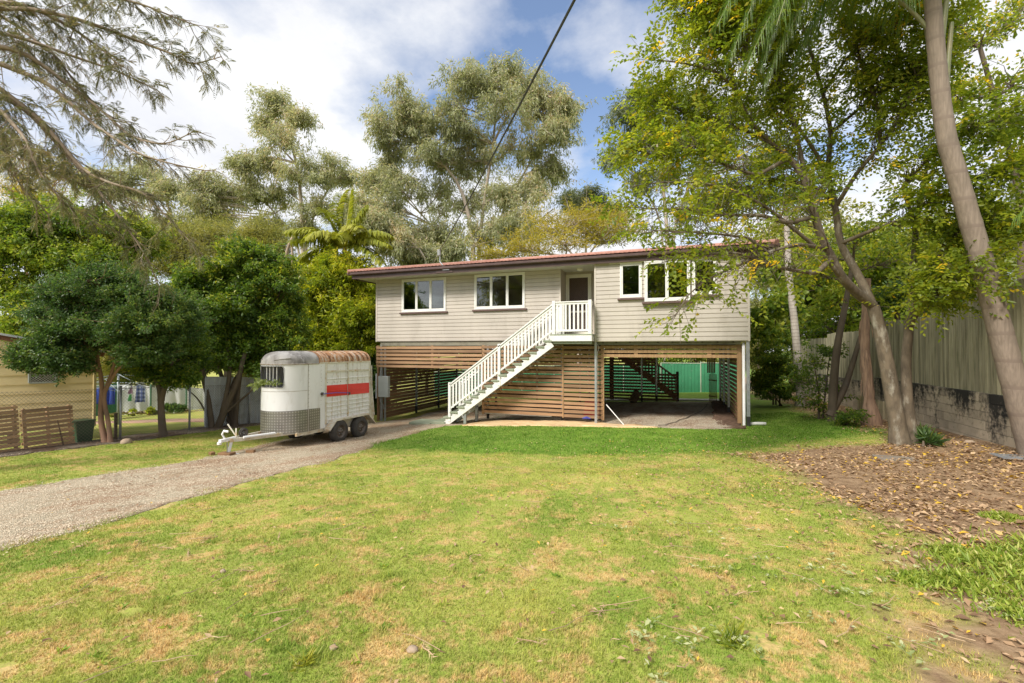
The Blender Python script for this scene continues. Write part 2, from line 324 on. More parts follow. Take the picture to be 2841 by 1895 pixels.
u, n, Y = view_scatter(50000, 2.2, 15.5, 1.2, 1.1); e = np.exp(-np.clip(1.3 - u, 0, 20) / 2.3) * np.exp(-((n - 9.0) / 3.6) ** 2) + .03
kp = (RNG.random(len(u)) < e) & (dirt_f(u, n) < .5) & (u > -10) & (n < 15) & (RNG.random(len(u)) < .5); u, n = u[kp], n[kp]
fallen('fallen_leaves', u, n, RNG.uniform(.028, .062, len(u)), LM, 'scattered brown and yellow leaves dropped on the lawn', 'fallen leaves', .03)
LM2 = leafmat('wilted_leaf', [(0, (.16, .22, .06)), (.5, (.36, .40, .18)), (1, (.50, .50, .30))], .2, .6, 1, .1)
cu = RNG.uniform(-.6, 2.6, 46); cn = RNG.uniform(2.2, 5.2, 46); a = RNG.uniform(0, 3.1, 46); t = RNG.uniform(-.16, .16, (46, 16))
u = (cu[:, None] + t * np.cos(a)[:, None] + RNG.normal(0, .018, t.shape)).ravel(); n = (cn[:, None] + t * np.sin(a)[:, None] + RNG.normal(0, .018, t.shape)).ravel()
fallen('wilted_sprigs', u, n, RNG.uniform(.018, .05, len(u)), LM2, 'wilted pale green sprigs fallen across the near lawn', 'fallen leaves', .035)
u, n, Y = view_scatter(60000, 3, 17, 1.3, 1.35); kp = in_poly(u, n, DRIVE) & (vnoise(u * .6, n, .9, 51) + .6 * vnoise(u, n, .25, 52) > .42 - .25 * (u < -8.2)); kp |= (u < -14.2) & (u > -15.4) & (n > 1) & (RNG.random(len(u)) < .8)
u, n = u[kp][:16000], n[kp][:16000]
fallen('bark_debris', u, n, RNG.uniform(.015, .055, len(u)), leafmat('bark_bits', [(0, (.13, .075, .045)), (.6, (.27, .165, .10)), (1, (.42, .29, .18))], .05, .8, 1, .1), 'brown bark and leaf debris drifted over the gravel', 'debris', .02, .3)
# twigs and dry frond bits
mb = MB()
for i in range(150):
    a = random.uniform(0, 3.14); L_ = random.uniform(.08, .42)
    Yq = random.uniform(2.3, 9); X = random.uniform(-1.05, 1.05) * Yq; uu, nn_ = X * cos(YAW) - Yq * sin(YAW), X * sin(YAW) + Yq * cos(YAW)
    pts = []
    for t in (0, .35, .7, 1):
        px_, py_ = uu + L_ * t * cos(a) + random.gauss(0, .008), nn_ + L_ * t * sin(a) + random.gauss(0, .008)
        pts.append((px_, py_, float(surf(np.array([px_]), np.array([py_]))[0]) + .03 + random.uniform(0, .012)))
    mb.tube(pts, [.0035, .003, .0025, .0012], 4, False)
tag(mb.build('twig_debris', pm('dry_twig', (.30, .20, .11), (.42, .31, .19), 20, .8, island=.3)), 'thin dry twigs lying on the lawn', 'twigs', kind='stuff')

# dry palm frond pieces dropped on the lawn
def frond_bit(sx, sy, L_, lab):
    p = G(sx * 1.20842, sy * 1.20842); a = random.uniform(0, 6.28); d = np.array([cos(a), sin(a), 0]); s_ = np.array([-sin(a), cos(a), 0]); mb = MB(); up = np.array([0, 0, 1.])
    q = [p + d * L_ * t + up * (.02 + .025 * sin(3 * t)) for t in (-.5, -.2, .1, .5)]; mb.tube(q, [.006, .005, .004, .002], 5)
    for i in range(14):
        t = -.4 + .9 * i / 14; c = p + d * L_ * t + up * .03; sg = 1 if i % 2 else -1; e = c + d * L_ * .22 + s_ * sg * L_ * random.uniform(.05, .18) + up * random.uniform(-.02, .03); mb.add([c - d * .004, c + d * .006, e], [(0, 1, 2)])
    tag(mb.build('dry_frond', M_DRYF), lab, 'palm frond', 'dry palm frond pieces on the lawn')
M_DRYF = pm('dry_frond_brown', (.36, .23, .13), (.50, .36, .22), 18, .8, island=.3)
for x, y, l in ((370, 1262, .30), (480, 1240, .22), (432, 1276, .24), (185, 1258, .28), (640, 1237, .16), (655, 1360, .15), (560, 1315, .18), (250, 1330, .2), (120, 1400, .22), (1230, 1482, .22), (1690, 1372, .18), (980, 1500, .2), (1380, 1410, .22), (860, 1180, .18), (1080, 1290, .15)): frond_bit(x, y, l, 'brown curled piece of dry palm frond lying on the lawn')
# ================================================================= RAISED HOUSE
M_CLAD = pm('weatherboard_paint', (.535, .49, .44), (.48, .44, .395), 1.3, .42, .12, 30, grime=(.40, .365, .32), gscale=2.2, glo=.52, ghi=.8, stretch=(1, 1, .35), island=.035)
M_WHITE = pm('white_paint', (.80, .80, .78), (.72, .72, .69), 3, .4, .08, 60, grime=(.55, .53, .47), gscale=5, glo=.6, ghi=.85)
M_CREAM = pm('cream_trim', (.76, .74, .66), (.70, .67, .58), 3, .45)
M_SOFFIT = pm('soffit_board', (.66, .64, .57), (.60, .58, .52), 1, .6)
M_BROWN = pm('dark_brown_paint', (.075, .045, .043), (.10, .06, .055), 4, .35, .1, grime=(.14, .10, .09), gscale=6, glo=.55)
M_SILL = pm('sill_paint', (.115, .07, .065), (.15, .095, .085), 5, .45)
M_TILE = pm('roof_tile', (.37, .17, .125), (.43, .235, .18), 5, .7, .3, 25, grime=(.26, .14, .11), gscale=9)
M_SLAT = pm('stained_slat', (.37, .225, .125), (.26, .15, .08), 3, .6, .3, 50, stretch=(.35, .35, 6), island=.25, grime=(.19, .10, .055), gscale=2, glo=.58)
M_SLATD = pm('shaded_slat', (.27, .15, .075), (.19, .105, .055), 3, .7, .3, 50, stretch=(.35, .35, 6), island=.25)  # darker copy of the slat stain, with shade under the house in its colour
M_TIMBER = pm('pine_post', (.40, .245, .12), (.29, .175, .085), 3, .6, .3, 40, stretch=(5, 5, .4), island=.15)
M_STEEL = pm('galvanised_steel', (.46, .49, .52), (.34, .36, .39), 9, .38, .05, metal=.55)
M_BLACK = pm('black_post_coating', (.02, .02, .022), (.035, .034, .033), 6, .6)
M_GREENT = pm('sage_tread_paint', (.235, .275, .195), (.29, .325, .24), 4, .6, .15, grime=(.35, .33, .27), gscale=6, glo=.6)
M_DARK = pm('bearer_timber', (.10, .075, .05), (.06, .045, .035), 3, .8, island=.2)
M_OLIVE = pm('olive_bearer', (.26, .24, .175), (.21, .20, .15), 2, .7, grime=(.12, .10, .07), gscale=3)
M_CONC = pm('concrete', (.45, .44, .41), (.34, .33, .30), 6, .85, .4, 30)
def glass_mat():
    m, nt, b, out = nodes('window_glass'); nt.nodes.remove(b)
    tr = N(nt, 'ShaderNodeBsdfTransparent'); tr.inputs[0].default_value = (.62, .68, .66, 1)
    gl = N(nt, 'ShaderNodeBsdfGlossy'); gl.inputs['Roughness'].default_value = .015
    bp = N(nt, 'ShaderNodeBump'); bp.inputs['Strength'].default_value = .02; nt.links.new(noise_n(nt, pos(nt), 2.2, 1), bp.inputs['Height']); nt.links.new(bp.outputs[0], gl.inputs['Normal'])
    fr = N(nt, 'ShaderNodeFresnel'); fr.inputs[0].default_value = 1.7
    mx = N(nt, 'ShaderNodeMixShader'); nt.links.new(math_n(nt, 'MULTIPLY_ADD', fr.outputs[0], 1.0, True), mx.inputs[0]); mx.inputs[0].links[0].from_node.inputs[2].default_value = .09
    nt.links.new(tr.outputs[0], mx.inputs[1]); nt.links.new(gl.outputs[0], mx.inputs[2]); nt.links.new(mx.outputs[0], out.inputs[0]); return m
M_GLASS = glass_mat()

H = empty('raised_house', (-5, 19, 0), 'raised timber house clad in pale taupe weatherboards on steel posts', 'house')
XL, XM0, XM1, XR = -12.03, -3.97, -2.62, 2.14
YL, YR, YB, YD = 16.3, 15.65, 24.2, 17.15
ZT, ZBL, ZBR = 5.5, 2.86, 2.80
BS = .1445
def boards(mb, axis, a0, a1, fix, out, z0, z1, holes=()):
    """chamfered boards; axis 'x' or 'y', out = direction the wall faces"""
    br = []
    z = z0
    while z < z1 - .02:
        t = min(z + BS, z1); br += [(z, .022), (z + .026, 0.0), (t, 0.0)]; z = t
    def P_(a, off, z): return (a, fix - out * off, z) if axis == 'x' else (fix - out * off, a, z)
    segs = []
    for (za, oa), (zb, ob) in zip(br[:-1], br[1:]):
        if abs(za - zb) < 1e-6: segs.append((za, oa, zb, ob)); continue
        cuts = sorted({za, zb} | {h for hole in holes for h in hole[2:] if za < h < zb})
        for c0, c1 in zip(cuts[:-1], cuts[1:]):
            f = lambda c: oa + (ob - oa) * (c - za) / (zb - za)
            segs.append((c0, f(c0), c1, f(c1)))
    for za, oa, zb, ob in segs:
        zm = (za + zb) / 2; iv = [(a0, a1)]
        for x0, x1, h0, h1 in holes:
            if h0 <= zm <= h1:
                nv = []
                for s, e in iv:
                    if x1 <= s or x0 >= e: nv.append((s, e)); continue
                    if s < x0: nv.append((s, x0))
                    if e > x1: nv.append((x1, e))
                iv = nv
        for s, e in iv:
            q = [P_(s, oa, za), P_(e, oa, za), P_(e, ob, zb), P_(s, ob, zb)]
            mb.add(q, [(0, 1, 2, 3)] if (axis == 'x') == (out < 0) else [(3, 2, 1, 0)])
WIN = [(-10.75, -8.69, 4.08, 5.45, YL, 3), (-7.43, -5.35, 4.10, 5.47, YL, 3), (-1.76, -1.05, 4.27, 5.45, YR, 1), (-.96, .44, 4.11, 5.45, YR, 2), (.50, 1.22, 4.28, 5.44, YR, 1)]
hl = [(a + .03, b - .03, c + .03, d - .03) for a, b, c, d, y, k in WIN if y == YL]; hr = [(a + .03, b - .03, c + .03, d - .03) for a, b, c, d, y, k in WIN if y == YR]
mb = MB(); boards(mb, 'x', XL, XM0, YL, -1, ZBL, ZT, hl); mb.build('front_wall', M_CLAD, H)
mb = MB(); boards(mb, 'x', XM1, XR, YR, -1, ZBR, ZT, hr); mb.build('front_wall', M_CLAD, H)
mb = MB(); boards(mb, 'y', YR, YB, XR, 1, ZBR, ZT); boards(mb, 'y', YL, YB, XL, -1, ZBL, ZT); boards(mb, 'x', XL, XR, YB, 1, ZBR, ZT)
mb.build('side_wall', M_CLAD, H)
mb = MB(); mb.add([(XM0, YL, ZBL), (XM0, YD, ZBL), (XM0, YD, ZT), (XM0, YL, ZT)], [(0, 1, 2, 3)]); mb.add([(XM1, YD, ZBL), (XM1, YR, ZBL), (XM1, YR, ZT), (XM1, YD, ZT)], [(0, 1, 2, 3)])
x = XM0                                                             # narrow upright lining boards round the door
while x < XM1 - .01:
    e = min(x + .06, XM1)
    if not (x > -4.0 + .02 and e < -2.98): mb.add([(x, YD + .004, 3.0), (x + .006, YD, 3.0), (e, YD, 3.0), (e, YD, ZT), (x + .006, YD, ZT), (x, YD + .004, ZT)], [(0, 1, 4, 5), (1, 2, 3, 4)])
    else: mb.add([(x, YD + .004, 5.40), (x + .006, YD, 5.40), (e, YD, 5.40), (e, YD, ZT), (x + .006, YD, ZT), (x, YD + .004, ZT)], [(0, 1, 4, 5), (1, 2, 3, 4)])
    x = e
mb.build('porch_lining', pm('porch_lining_paint', (.46, .41, .34), (.46, .40, .34), 2, .5), H)
_CT = pm('corner_trim_paint', (.56, .51, .45), (.50, .455, .40), 2, .45)
for x0, x1, y, z0 in ((XL - .012, XL + .045, YL, ZBL), (XM0 - .05, XM0 + .006, YL, ZBL), (XM1 - .006, XM1 + .05, YR, ZBR), (XR - .045, XR + .012, YR, ZBR)): MB().box(x0, x1, y - .014, y + .04, z0, ZT).build('corner_trim', _CT, H)
M_JNT = pm('dark_board_joint', (.36, .325, .285), (.30, .27, .24), 8, .6)  # slightly darker tone for the butt joints between boards
for k_ in range(22):
    rgt = k_ % 2; x = random.uniform(-2.4, 2.0) if rgt else random.uniform(-11.8, -4.2); r_ = random.randint(0, 17); zb_ = (ZBR if rgt else ZBL) + r_ * BS; y_ = YR if rgt else YL
    if any(a - .1 < x < b + .1 and c - .15 < zb_ + .1 < d + .1 and y == y_ for a, b, c, d, y, q_ in WIN): continue
    MB().box(x, x + .005, y_ - .002, y_ + .01, zb_ + .028, zb_ + BS - .002).build('board_joint', M_JNT, H)
# roof
mb = MB(); ex0, ex1, ey0, ey1, ez = -12.76, 2.86, 15.36, 25.1, 5.715; hd = (ey1 - ey0) / 2; pt = tan(radians(12.0)); rz = ez + hd * pt
def roof_plane(a, b, c, d, w):       # eave a-b, ridge d-c
    a, b, c, d = [np.array(p) for p in (a, b, c, d)]; n_ = max(8, int(np.linalg.norm(b - a) / .075)); r_ = 15; V = []
    for j in range(r_ * 2 + 2):
        s = (j // 2) / r_ if j % 2 == 0 else min(1, (j // 2 + 1) / r_)
        lift = .0 if j % 2 else .022
        for i in range(n_ + 1):
            t = i / n_; p = (a + (b - a) * t) * (1 - s) + (d + (c - d) * t) * s
            wv = (p - a) @ ((b - a) / np.linalg.norm(b - a)); V.append((p[0], p[1], p[2] + lift * (s < 1) + .017 * abs(sin(pi * wv / .15)) * (1 if s < .999 else 0)))
    m_ = n_ + 1; mb.add(V, [(j * m_ + i, j * m_ + i + 1, (j + 1) * m_ + i + 1, (j + 1) * m_ + i) for j in range(r_ * 2 + 1) for i in range(n_)])
q = [(ex0, ey0, ez), (ex1, ey0, ez), (ex1, ey1, ez), (ex0, ey1, ez)]; r0, r1 = (ex0 + hd, ey0 + hd, rz), (ex1 - hd, ey0 + hd, rz)
roof_plane(q[0], q[1], r1, r0, 0); roof_plane(q[2], q[3], r0, r1, 0); roof_plane(q[1], q[2], r1, r1, 0); roof_plane(q[3], q[0], r0, r0, 0)
roof = mb.build('roof', M_TILE, H)
mb = MB()
for a, b in ((q[0], r0), (q[1], r1), (q[2], r1), (q[3], r0), (r0, r1)): mb.tube([(a[0], a[1], a[2] + .03), (b[0], b[1], b[2] + .03)], .09, 8)
mb.build('ridge_cap', M_TILE, roof)
mb = MB()
for (a, b) in (((ex0 + .12, 15.5), (ex1 - .08, 15.5)), ((ex0 + .12, ey1 - .1), (ex1 - .08, ey1 - .1))): mb.box(a[0], b[0], a[1], a[1] + .03, 5.46, 5.68)
mb.box(ex0 + .11, ex0 + .14, 15.53, ey1 - .1, 5.46, 5.68); mb.box(ex1 - .11, ex1 - .08, 15.53, ey1 - .1, 5.46, 5.68)
mb.build('fascia', M_BROWN, roof)
mb = MB(); prof = [(0, .0), (-.10, .0), (-.125, .03), (-.125, .10), (-.11, .115), (-.10, .10), (-.10, .03), (0, .02)]
mb.add([(ex0 - .05, 15.498 + a, 5.60 + b) for a, b in prof] + [(ex1 + .08, 15.498 + a, 5.60 + b) for a, b in prof], [tuple(range(8)), tuple(range(15, 7, -1))] + [(i, i + 8, (i + 1) % 8 + 8, (i + 1) % 8) for i in range(8)])
mb.build('gutter', M_BROWN, roof)
mb = MB(); mb.box(ex0 + .14, ex1 - .11, 15.53, ey1 - .1, 5.500, 5.515); sof = mb.build('soffit', M_SOFFIT, H)
for x in (-10.3, -8.0, -5.75): MB().box(x, x + .012, 15.54, 16.29, 5.494, 5.4985).build('cover_strip', M_CREAM, sof)
MB().box(-4.0, -3.985, 15.54, 17.1, 5.494, 5.4985).build('cover_strip', M_CREAM, sof)
mb = MB(); mb.box(-2.1, 1.7, YR - .05, YR - .02, 5.46, 5.495); mb.box(-2.1, 1.7, YR - .075, YR - .01, 5.44, 5.462); mb.build('window_hood', M_CREAM, H)
# windows
for x0, x1, z0, z1, y, k in WIN:
    pr = .13 if k == 2 else .035; mb = MB(); yf = y - pr
    mb.box(x0, x0 + .045, yf, y + .06, z0, z1); mb.box(x1 - .045, x1, yf, y + .06, z0, z1); mb.box(x0 + .045, x1 - .045, yf, y + .06, z1 - .05, z1); mb.box(x0 + .045, x1 - .045, yf, y + .06, z0, z0 + .045)
    w = (x1 - x0 - .09) / k; ps = []
    for i in range(k):
        a, b = x0 + .045 + i * w, x0 + .045 + (i + 1) * w; s = .05
        mb.box(a + .003, a + s, yf + .008, y + .03, z0 + .048, z1 - .053); mb.box(b - s, b - .003, yf + .008, y + .03, z0 + .048, z1 - .053)
        mb.box(a + s, b - s, yf + .008, y + .03, z1 - .11, z1 - .053); mb.box(a + s, b - s, yf + .008, y + .03, z0 + .048, z0 + .115)
        ps.append((a + s, b - s, z0 + .115, z1 - .11))
    wo = mb.build('window', M_WHITE, H, .004)
    for a, b, c, d in ps: MB().box(a - .004, b + .004, y - pr + .03, y - pr + .036, c - .004, d + .004).build('pane', M_GLASS, wo)
    sl = MB(); sl.add([(x0 - .08, yf - .045, z0 - .075), (x1 + .08, yf - .045, z0 - .075), (x1 + .08, y - .001, z0 - .075), (x0 - .08, y - .001, z0 - .075), (x0 - .08, yf - .05, z0 - .02), (x1 + .08, yf - .05, z0 - .02), (x1 + .08, y - .001, z0 - .001), (x0 - .08, y - .001, z0 - .001)],
        [(0,3,2,1),(4,5,6,7),(0,1,5,4),(1,2,6,5),(2,3,7,6),(3,0,4,7)]); sl.build('sill', M_SILL, wo, .006)
mb = MB()
for a, b in ((-11.95, -8.2), (-8.1, -4.05), (-2.5, 2.05)):
    y0 = 16.42 if a < -3 else 15.78
    mb.add([(a, y0, 2.96), (b, y0, 2.96), (b, 20.4, 2.96), (a, 20.4, 2.96), (a, y0, 5.42), (b, y0, 5.42), (b, 20.4, 5.42), (a, 20.4, 5.42)], [(0, 1, 2, 3), (7, 6, 5, 4), (1, 5, 6, 2), (3, 2, 6, 7), (0, 3, 7, 4)])
mb.build('interior_wall', pm('interior_paint', (.34, .34, .33), (.30, .30, .30), 1, .8), H)
mb = MB()
for i in range(14): mb.add([(-7.3 + i * .045, 16.47 + .02 * (i % 2), 4.1), (-7.3 + (i + 1) * .045, 16.47 + .02 * ((i + 1) % 2), 4.1), (-7.3 + (i + 1) * .045, 16.47 + .02 * ((i + 1) % 2), 5.4), (-7.3 + i * .045, 16.47 + .02 * (i % 2), 5.4)], [(0, 1, 2, 3)])
mb.build('curtain', pm('curtain_cloth', (.40, .42, .42), (.33, .35, .35), 3, .9), H)
# door
mb = MB(); dx0, dx1, dz0, dz1 = -3.965, -2.98, 3.06, 5.40
mb.box(dx0, dx0 + .06, YD - .05, YD + .03, dz0, dz1); mb.box(dx1 - .06, dx1, YD - .05, YD + .03, dz0, dz1); mb.box(dx0 + .06, dx1 - .06, YD - .05, YD + .03, dz1 - .06, dz1)
dr = mb.build('door', M_CREAM, H, .004)
mb = MB(); a, b, c, d = dx0 + .064, dx1 - .064, dz0 + .02, dz1 - .064
mb.box(a, a + .07, YD - .04, YD - .012, c, d); mb.box(b - .07, b, YD - .04, YD - .012, c, d); mb.box(a + .07, b - .07, YD - .04, YD - .012, d - .07, d); mb.box(a + .07, b - .07, YD - .04, YD - .012, c, c + .12); mb.box(a + .07, b - .07, YD - .04, YD - .012, c + .86, c + .93)
mb.build('screen_frame', M_CREAM, dr, .003)
MB().box(a + .06, b - .06, YD - .018, YD - .014, c + .1, d - .06).build('screen_mesh', pm('insect_screen', (.085, .058, .05), (.11, .075, .065), 8, .7), dr)
mb = MB(); x0, x1, z0, z1 = a + .07, b - .07, c + .12, d - .07; sp = .075; kx = x0 - (z1 - z0)
while kx < x1:
    for sgn in (1, -1):
        t0, t1 = max(0, (x0 - kx)), min(z1 - z0, x1 - kx)
        if t1 - t0 > .02:
            p, q2 = (kx + t0, z0 + t0), (kx + t1, z0 + t1)
            if sgn < 0: p, q2 = (x0 + x1 - p[0], p[1]), (x0 + x1 - q2[0], q2[1])
            mb.beam((p[0], YD - .026 + .003 * sgn, p[1]), (q2[0], YD - .026 + .003 * sgn, q2[1]), .004, .009, (0, 1, 0))
    kx += sp
mb.build('diamond_grille', pm('grille_paint', (.17, .11, .095), (.14, .09, .08), 8, .5), dr)
mb = MB(); mb.box(b - .055, b - .025, YD - .075, YD - .045, 4.1, 4.22); mb.tube([(b - .04, YD - .07, 4.17), (b - .04, YD - .10, 4.17), (b - .12, YD - .10, 4.17)], .009, 8); mb.build('handle', M_BLACK, dr)
mb = MB(); mb.lathe([(0, .15), (-.02, .15), (-.03, .13), (-.06, .11), (-.085, .06), (-.095, 0)], (-3.30, 16.55, 5.499), 'z', 24)
mb.build('porch_light', pm('opal_glass', (.75, .73, .62), (.70, .68, .58), 3, .3), H, smooth=True)
# floor, bearers, posts
mb = MB(); mb.box(XL + .03, XR - .03, YL + .03, YB - .03, 2.87, 2.93); mb.box(XM1 + .03, XR - .03, YR + .03, YL + .03, 2.835, 2.90); fl = mb.build('floor', M_DARK, H)
mb = MB()
for i in range(31): x = XL + .2 + i * .45; mb.box(x, x + .05, YL + .1 if x < XM1 else YR + .1, YB - .1, 2.76, 2.868 if x < XM1 else 2.833)
mb.build('joist', M_DARK, fl)
mb = MB()
for y in (18.4, 20.6, 22.8): mb.box(XL + .1, XR - .1, y, y + .09, 2.58, 2.757)
mb.build('bearer', M_DARK, fl)
MB().box(-11.85, -4.3, 16.36, 16.42, 2.69, 2.859).build('front_bearer', M_OLIVE, H)
MB().box(-4.2, 1.9, 15.80, 15.86, 2.70, 2.80).build('front_bearer', M_OLIVE, H)
def steel_post(x, y, z0, z1=2.76, foot=.35, w=.075):
    p = MB().box(x - w / 2, x + w / 2, y - w / 2, y + w / 2, z0 + foot, z1).build('steel_post', M_STEEL, H, .004)
    MB().box(x - w / 2 - .003, x + w / 2 + .003, y - w / 2 - .003, y + w / 2 + .003, z0 - .1, z0 + foot).build('post_foot', M_BLACK if foot > .3 else M_STEEL, p)
steel_post(-2.6, 15.75, .0, 2.80, .28); steel_post(2.10, 15.75, .11, 2.80, .36, .09)
steel_post(-11.86, 16.46, -.56, 2.76, .2, .09); steel_post(-11.70, 16.5, -.56, 2.76, .2, .06)
for y in (19.2, 21.4, 23.5): steel_post(-11.83, y, -.55)
for y in (18.9, 20.7, 22.4): steel_post(1.86, y, .02)
for x, y in ((-3.9, 16.2), (-8.0, 20.0), (-4.0, 20.0), (-1.6, 23.4), (-.9, 23.45), (-6.9, 16.4), (-4.2, 23.4), (-7, 23.4)): steel_post(x, y, -.05, 2.76, .32)
MB().tube([(1.99, 15.83, 2.76), (1.99, 15.83, .18), (1.99, 15.80, .12)], .045, 12).build('downpipe', M_WHITE, H, smooth=True)
mb = MB(); mb.add([(1.75 + .42 * cos(t) * (1 + .15 * sin(3 * t)) + .25, 15.68 + .26 * sin(t), .10 + .05 * k_) for k_ in (0, 1) for t in np.arange(14) * 2 * pi / 14], [tuple(range(14, 28))] + [(i, (i + 1) % 14, (i + 1) % 14 + 14, i + 14) for i in range(14)])
mb.build('post_footing', M_CONC, H, .015)
mb = MB(); mb.tube([(-2.55, 15.80, 2.72), (-2.50, 15.80, 2.60), (-2.545, 15.80, 2.45), (-2.545, 15.80, .1)], .008, 6); mb.build('conduit', M_WHITE, H)
# slat screens
def slats(mb, axis, a0, a1, fix, z0, z1, sp=.152, h=.102, th=.02, skip=()):
    k = int((z1 - z0 + .05) / sp)
    for i in range(k + 1):
        zb = z0 + i * sp
        if zb + h > z1 + .03: break
        j = random.uniform(-.006, .006); t = random.uniform(-.006, .006)
        if axis == 'x': mb.beam((a0 + random.uniform(-.01, .01), fix, zb + h / 2 + j), (a1 + random.uniform(-.01, .01), fix, zb + h / 2 + j + t), th, h)
        else: mb.beam((fix, a0, zb + h / 2 + j), (fix, a1, zb + h / 2 + j + t), th, h)
mb = MB(); slats(mb, 'x', -6.95, -3.83, 16.0, .14, 2.70); slats(mb, 'x', -3.80, -2.40, 16.0, .12, 2.70); s1 = mb.build('slat_screen', M_SLAT, H)
MB().box(-3.835, -3.79, 15.97, 15.988, .10, 2.70).build('batten', M_TIMBER, s1); MB().box(-2.46, -2.36, 16.012, 16.05, .08, 2.70).build('batten', M_TIMBER, s1); MB().box(-6.99, -6.89, 16.012, 16.05, .08, 2.70).build('batten', M_TIMBER, s1)
mb = MB(); slats(mb, 'x', -11.80, -6.98, 16.0, 1.80, 2.70); s2 = mb.build('slat_screen', M_SLAT, H)
MB().box(-11.8, -11.7, 16.012, 16.04, 1.8, 2.7).build('batten', M_SLATD, s2); MB().box(-9.2, -9.1, 16.012, 16.04, 1.8, 2.7).build('batten', M_SLATD, s2)
mb = MB(); slats(mb, 'x', -2.36, 2.0, 16.0, 2.27, 2.70); s3 = mb.build('slat_screen', M_TIMBER, H)
MB().box(-1.35, -1.22, 16.012, 16.05, 2.26, 2.7).build('batten', M_TIMBER, s3); MB().box(.95, 1.08, 16.012, 16.05, 2.26, 2.7).build('batten', M_TIMBER, s3)
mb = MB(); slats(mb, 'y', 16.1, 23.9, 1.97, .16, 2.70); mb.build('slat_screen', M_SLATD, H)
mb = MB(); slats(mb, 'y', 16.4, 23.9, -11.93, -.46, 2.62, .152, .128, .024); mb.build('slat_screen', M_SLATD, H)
mb = MB(); mb.box(1.82, 1.955, 15.98, 16.06, .12, 2.70); mb.build('timber_post', M_TIMBER, H, .006)
mb = MB(); mb.box(-11.97, -11.91, 16.30, 16.38, -.5, 2.7); mb.build('timber_post', M_SLATD, H)
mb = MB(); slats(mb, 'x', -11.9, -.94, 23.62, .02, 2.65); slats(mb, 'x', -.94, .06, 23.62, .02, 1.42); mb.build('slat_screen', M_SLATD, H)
MB().box(.0, .13, 23.64, 23.76, -.02, 1.45).build('timber_post', M_DARK, H); MB().box(-.97, -.86, 23.65, 23.75, -.02, 2.7).build('timber_post', M_DARK, H); MB().box(-3.2, -3.0, 23.64, 23.75, -.02, 2.7).build('timber_post', M_DARK, H)
mb = MB()
for i in range(5): mb.box(1.42 + i * .075, 1.48 + i * .075, 23.95, 23.99, 1.40, 2.70)
mb.build('timber_panel', M_SLAT, H)
# meter box on the corner post
mb = MB(); mb.box(-11.80, -11.32, 16.14, 16.30, 1.02 - .48, 1.42); bx = mb.build('meter_box', pm('meter_box_paint', (.47, .50, .49), (.42, .45, .44), 3, .4), H, .012)
mb = MB(); mb.tube([(-11.74, 16.2, .54), (-11.74, 16.2, .35), (-11.62, 16.25, .2), (-11.70, 16.4, .0)], .014, 6); mb.tube([(-11.74, 16.2, 1.42), (-11.74, 16.3, 2.7)], .014, 6); mb.build('conduit', M_STEEL, bx)
mb = MB(); mb.box(-12.1, -11.92, 16.36, 16.5, .45, 1.5); mb.build('meter_box', pm('grey_box_paint', (.50, .52, .52), (.44, .46, .46), 3, .45), H, .01)
# service mast on the fascia
mp = onfas = None
def atn(sx, sy, n):
    d = ray(sx, sy); p = d * (n / d[1]); p[2] += CZ; return p
m0 = atn(960 + 1540 * .17857, 700 + 265 * .17857, 15.44); m1 = atn(960 + 1515 * .17857, 700 - 30 * .17857, 15.7)
mb = MB(); mb.tube([m0 + (0.12, 0, 0), m0 + (.02, 0, .0), m0 + (-.03, -.02, .08), (m1[0], m0[1] - .03, m0[2] + .3), (m1[0], m0[1] - .03, 6.42)], .024, 10); mb.box(m0[0] - .1, m0[0] + .18, m0[1] - .02, m0[1] + .05, m0[2] - .03, m0[2] + .03)
mast = mb.build('service_mast', M_STEEL, H)
MB().box(m1[0] - .09, m1[0] + .03, m0[1] - .09, m0[1] + .0, 6.12, 6.36).build('junction_box', pm('grey_plastic', (.22, .23, .24), (.27, .28, .29), 5, .5), mast, .02)
MB().box(m0[0] - .42, m0[0] + .30, 15.47, 15.497, 5.475, 5.60).build('mounting_board', M_BROWN, mast)
WIRE_END = np.array([m1[0], m0[1] - .05, 6.33])
# ---- stairs
ST = MB()
RISE, RUN, Y0, Y1 = .202, .277, 15.2, 16.12
tx = lambda i: -4.17 - i * RUN; tz = lambda i: 3.06 - (i + 1) * RISE          # tread centre and top
for y in (Y0 + .03, Y1 - .03):
    a = np.array([tx(-.6), y, tz(-.6) - .25]); b = np.array([tx(14.6), y, tz(14.6) - .22]); ST.beam(a, b, .05, .20)
stair = ST.build('staircase', M_WHITE, H, .004)
for i in range(15):
    MB().box(tx(i) - .155, tx(i) + .155, Y0 - .04, Y1 + .04, tz(i) - .055, tz(i)).build('tread', M_GREENT, stair, .006)
for i in range(15):
    for y in (Y0 + .03, Y1 - .03): MB().add([(tx(i) - .14, y - .03, tz(i) - .056), (tx(i) + .14, y - .03, tz(i) - .056), (tx(i) + .02, y - .03, tz(i) - .17), (tx(i) - .14, y + .03, tz(i) - .056), (tx(i) + .14, y + .03, tz(i) - .056), (tx(i) + .02, y + .03, tz(i) - .17)], [(0, 2, 1), (3, 4, 5), (0, 1, 4, 3), (1, 2, 5, 4), (2, 0, 3, 5)]).build('tread_bracket', M_WHITE, stair)
hz = lambda x: 4.10 + (x + 3.95) * .7225
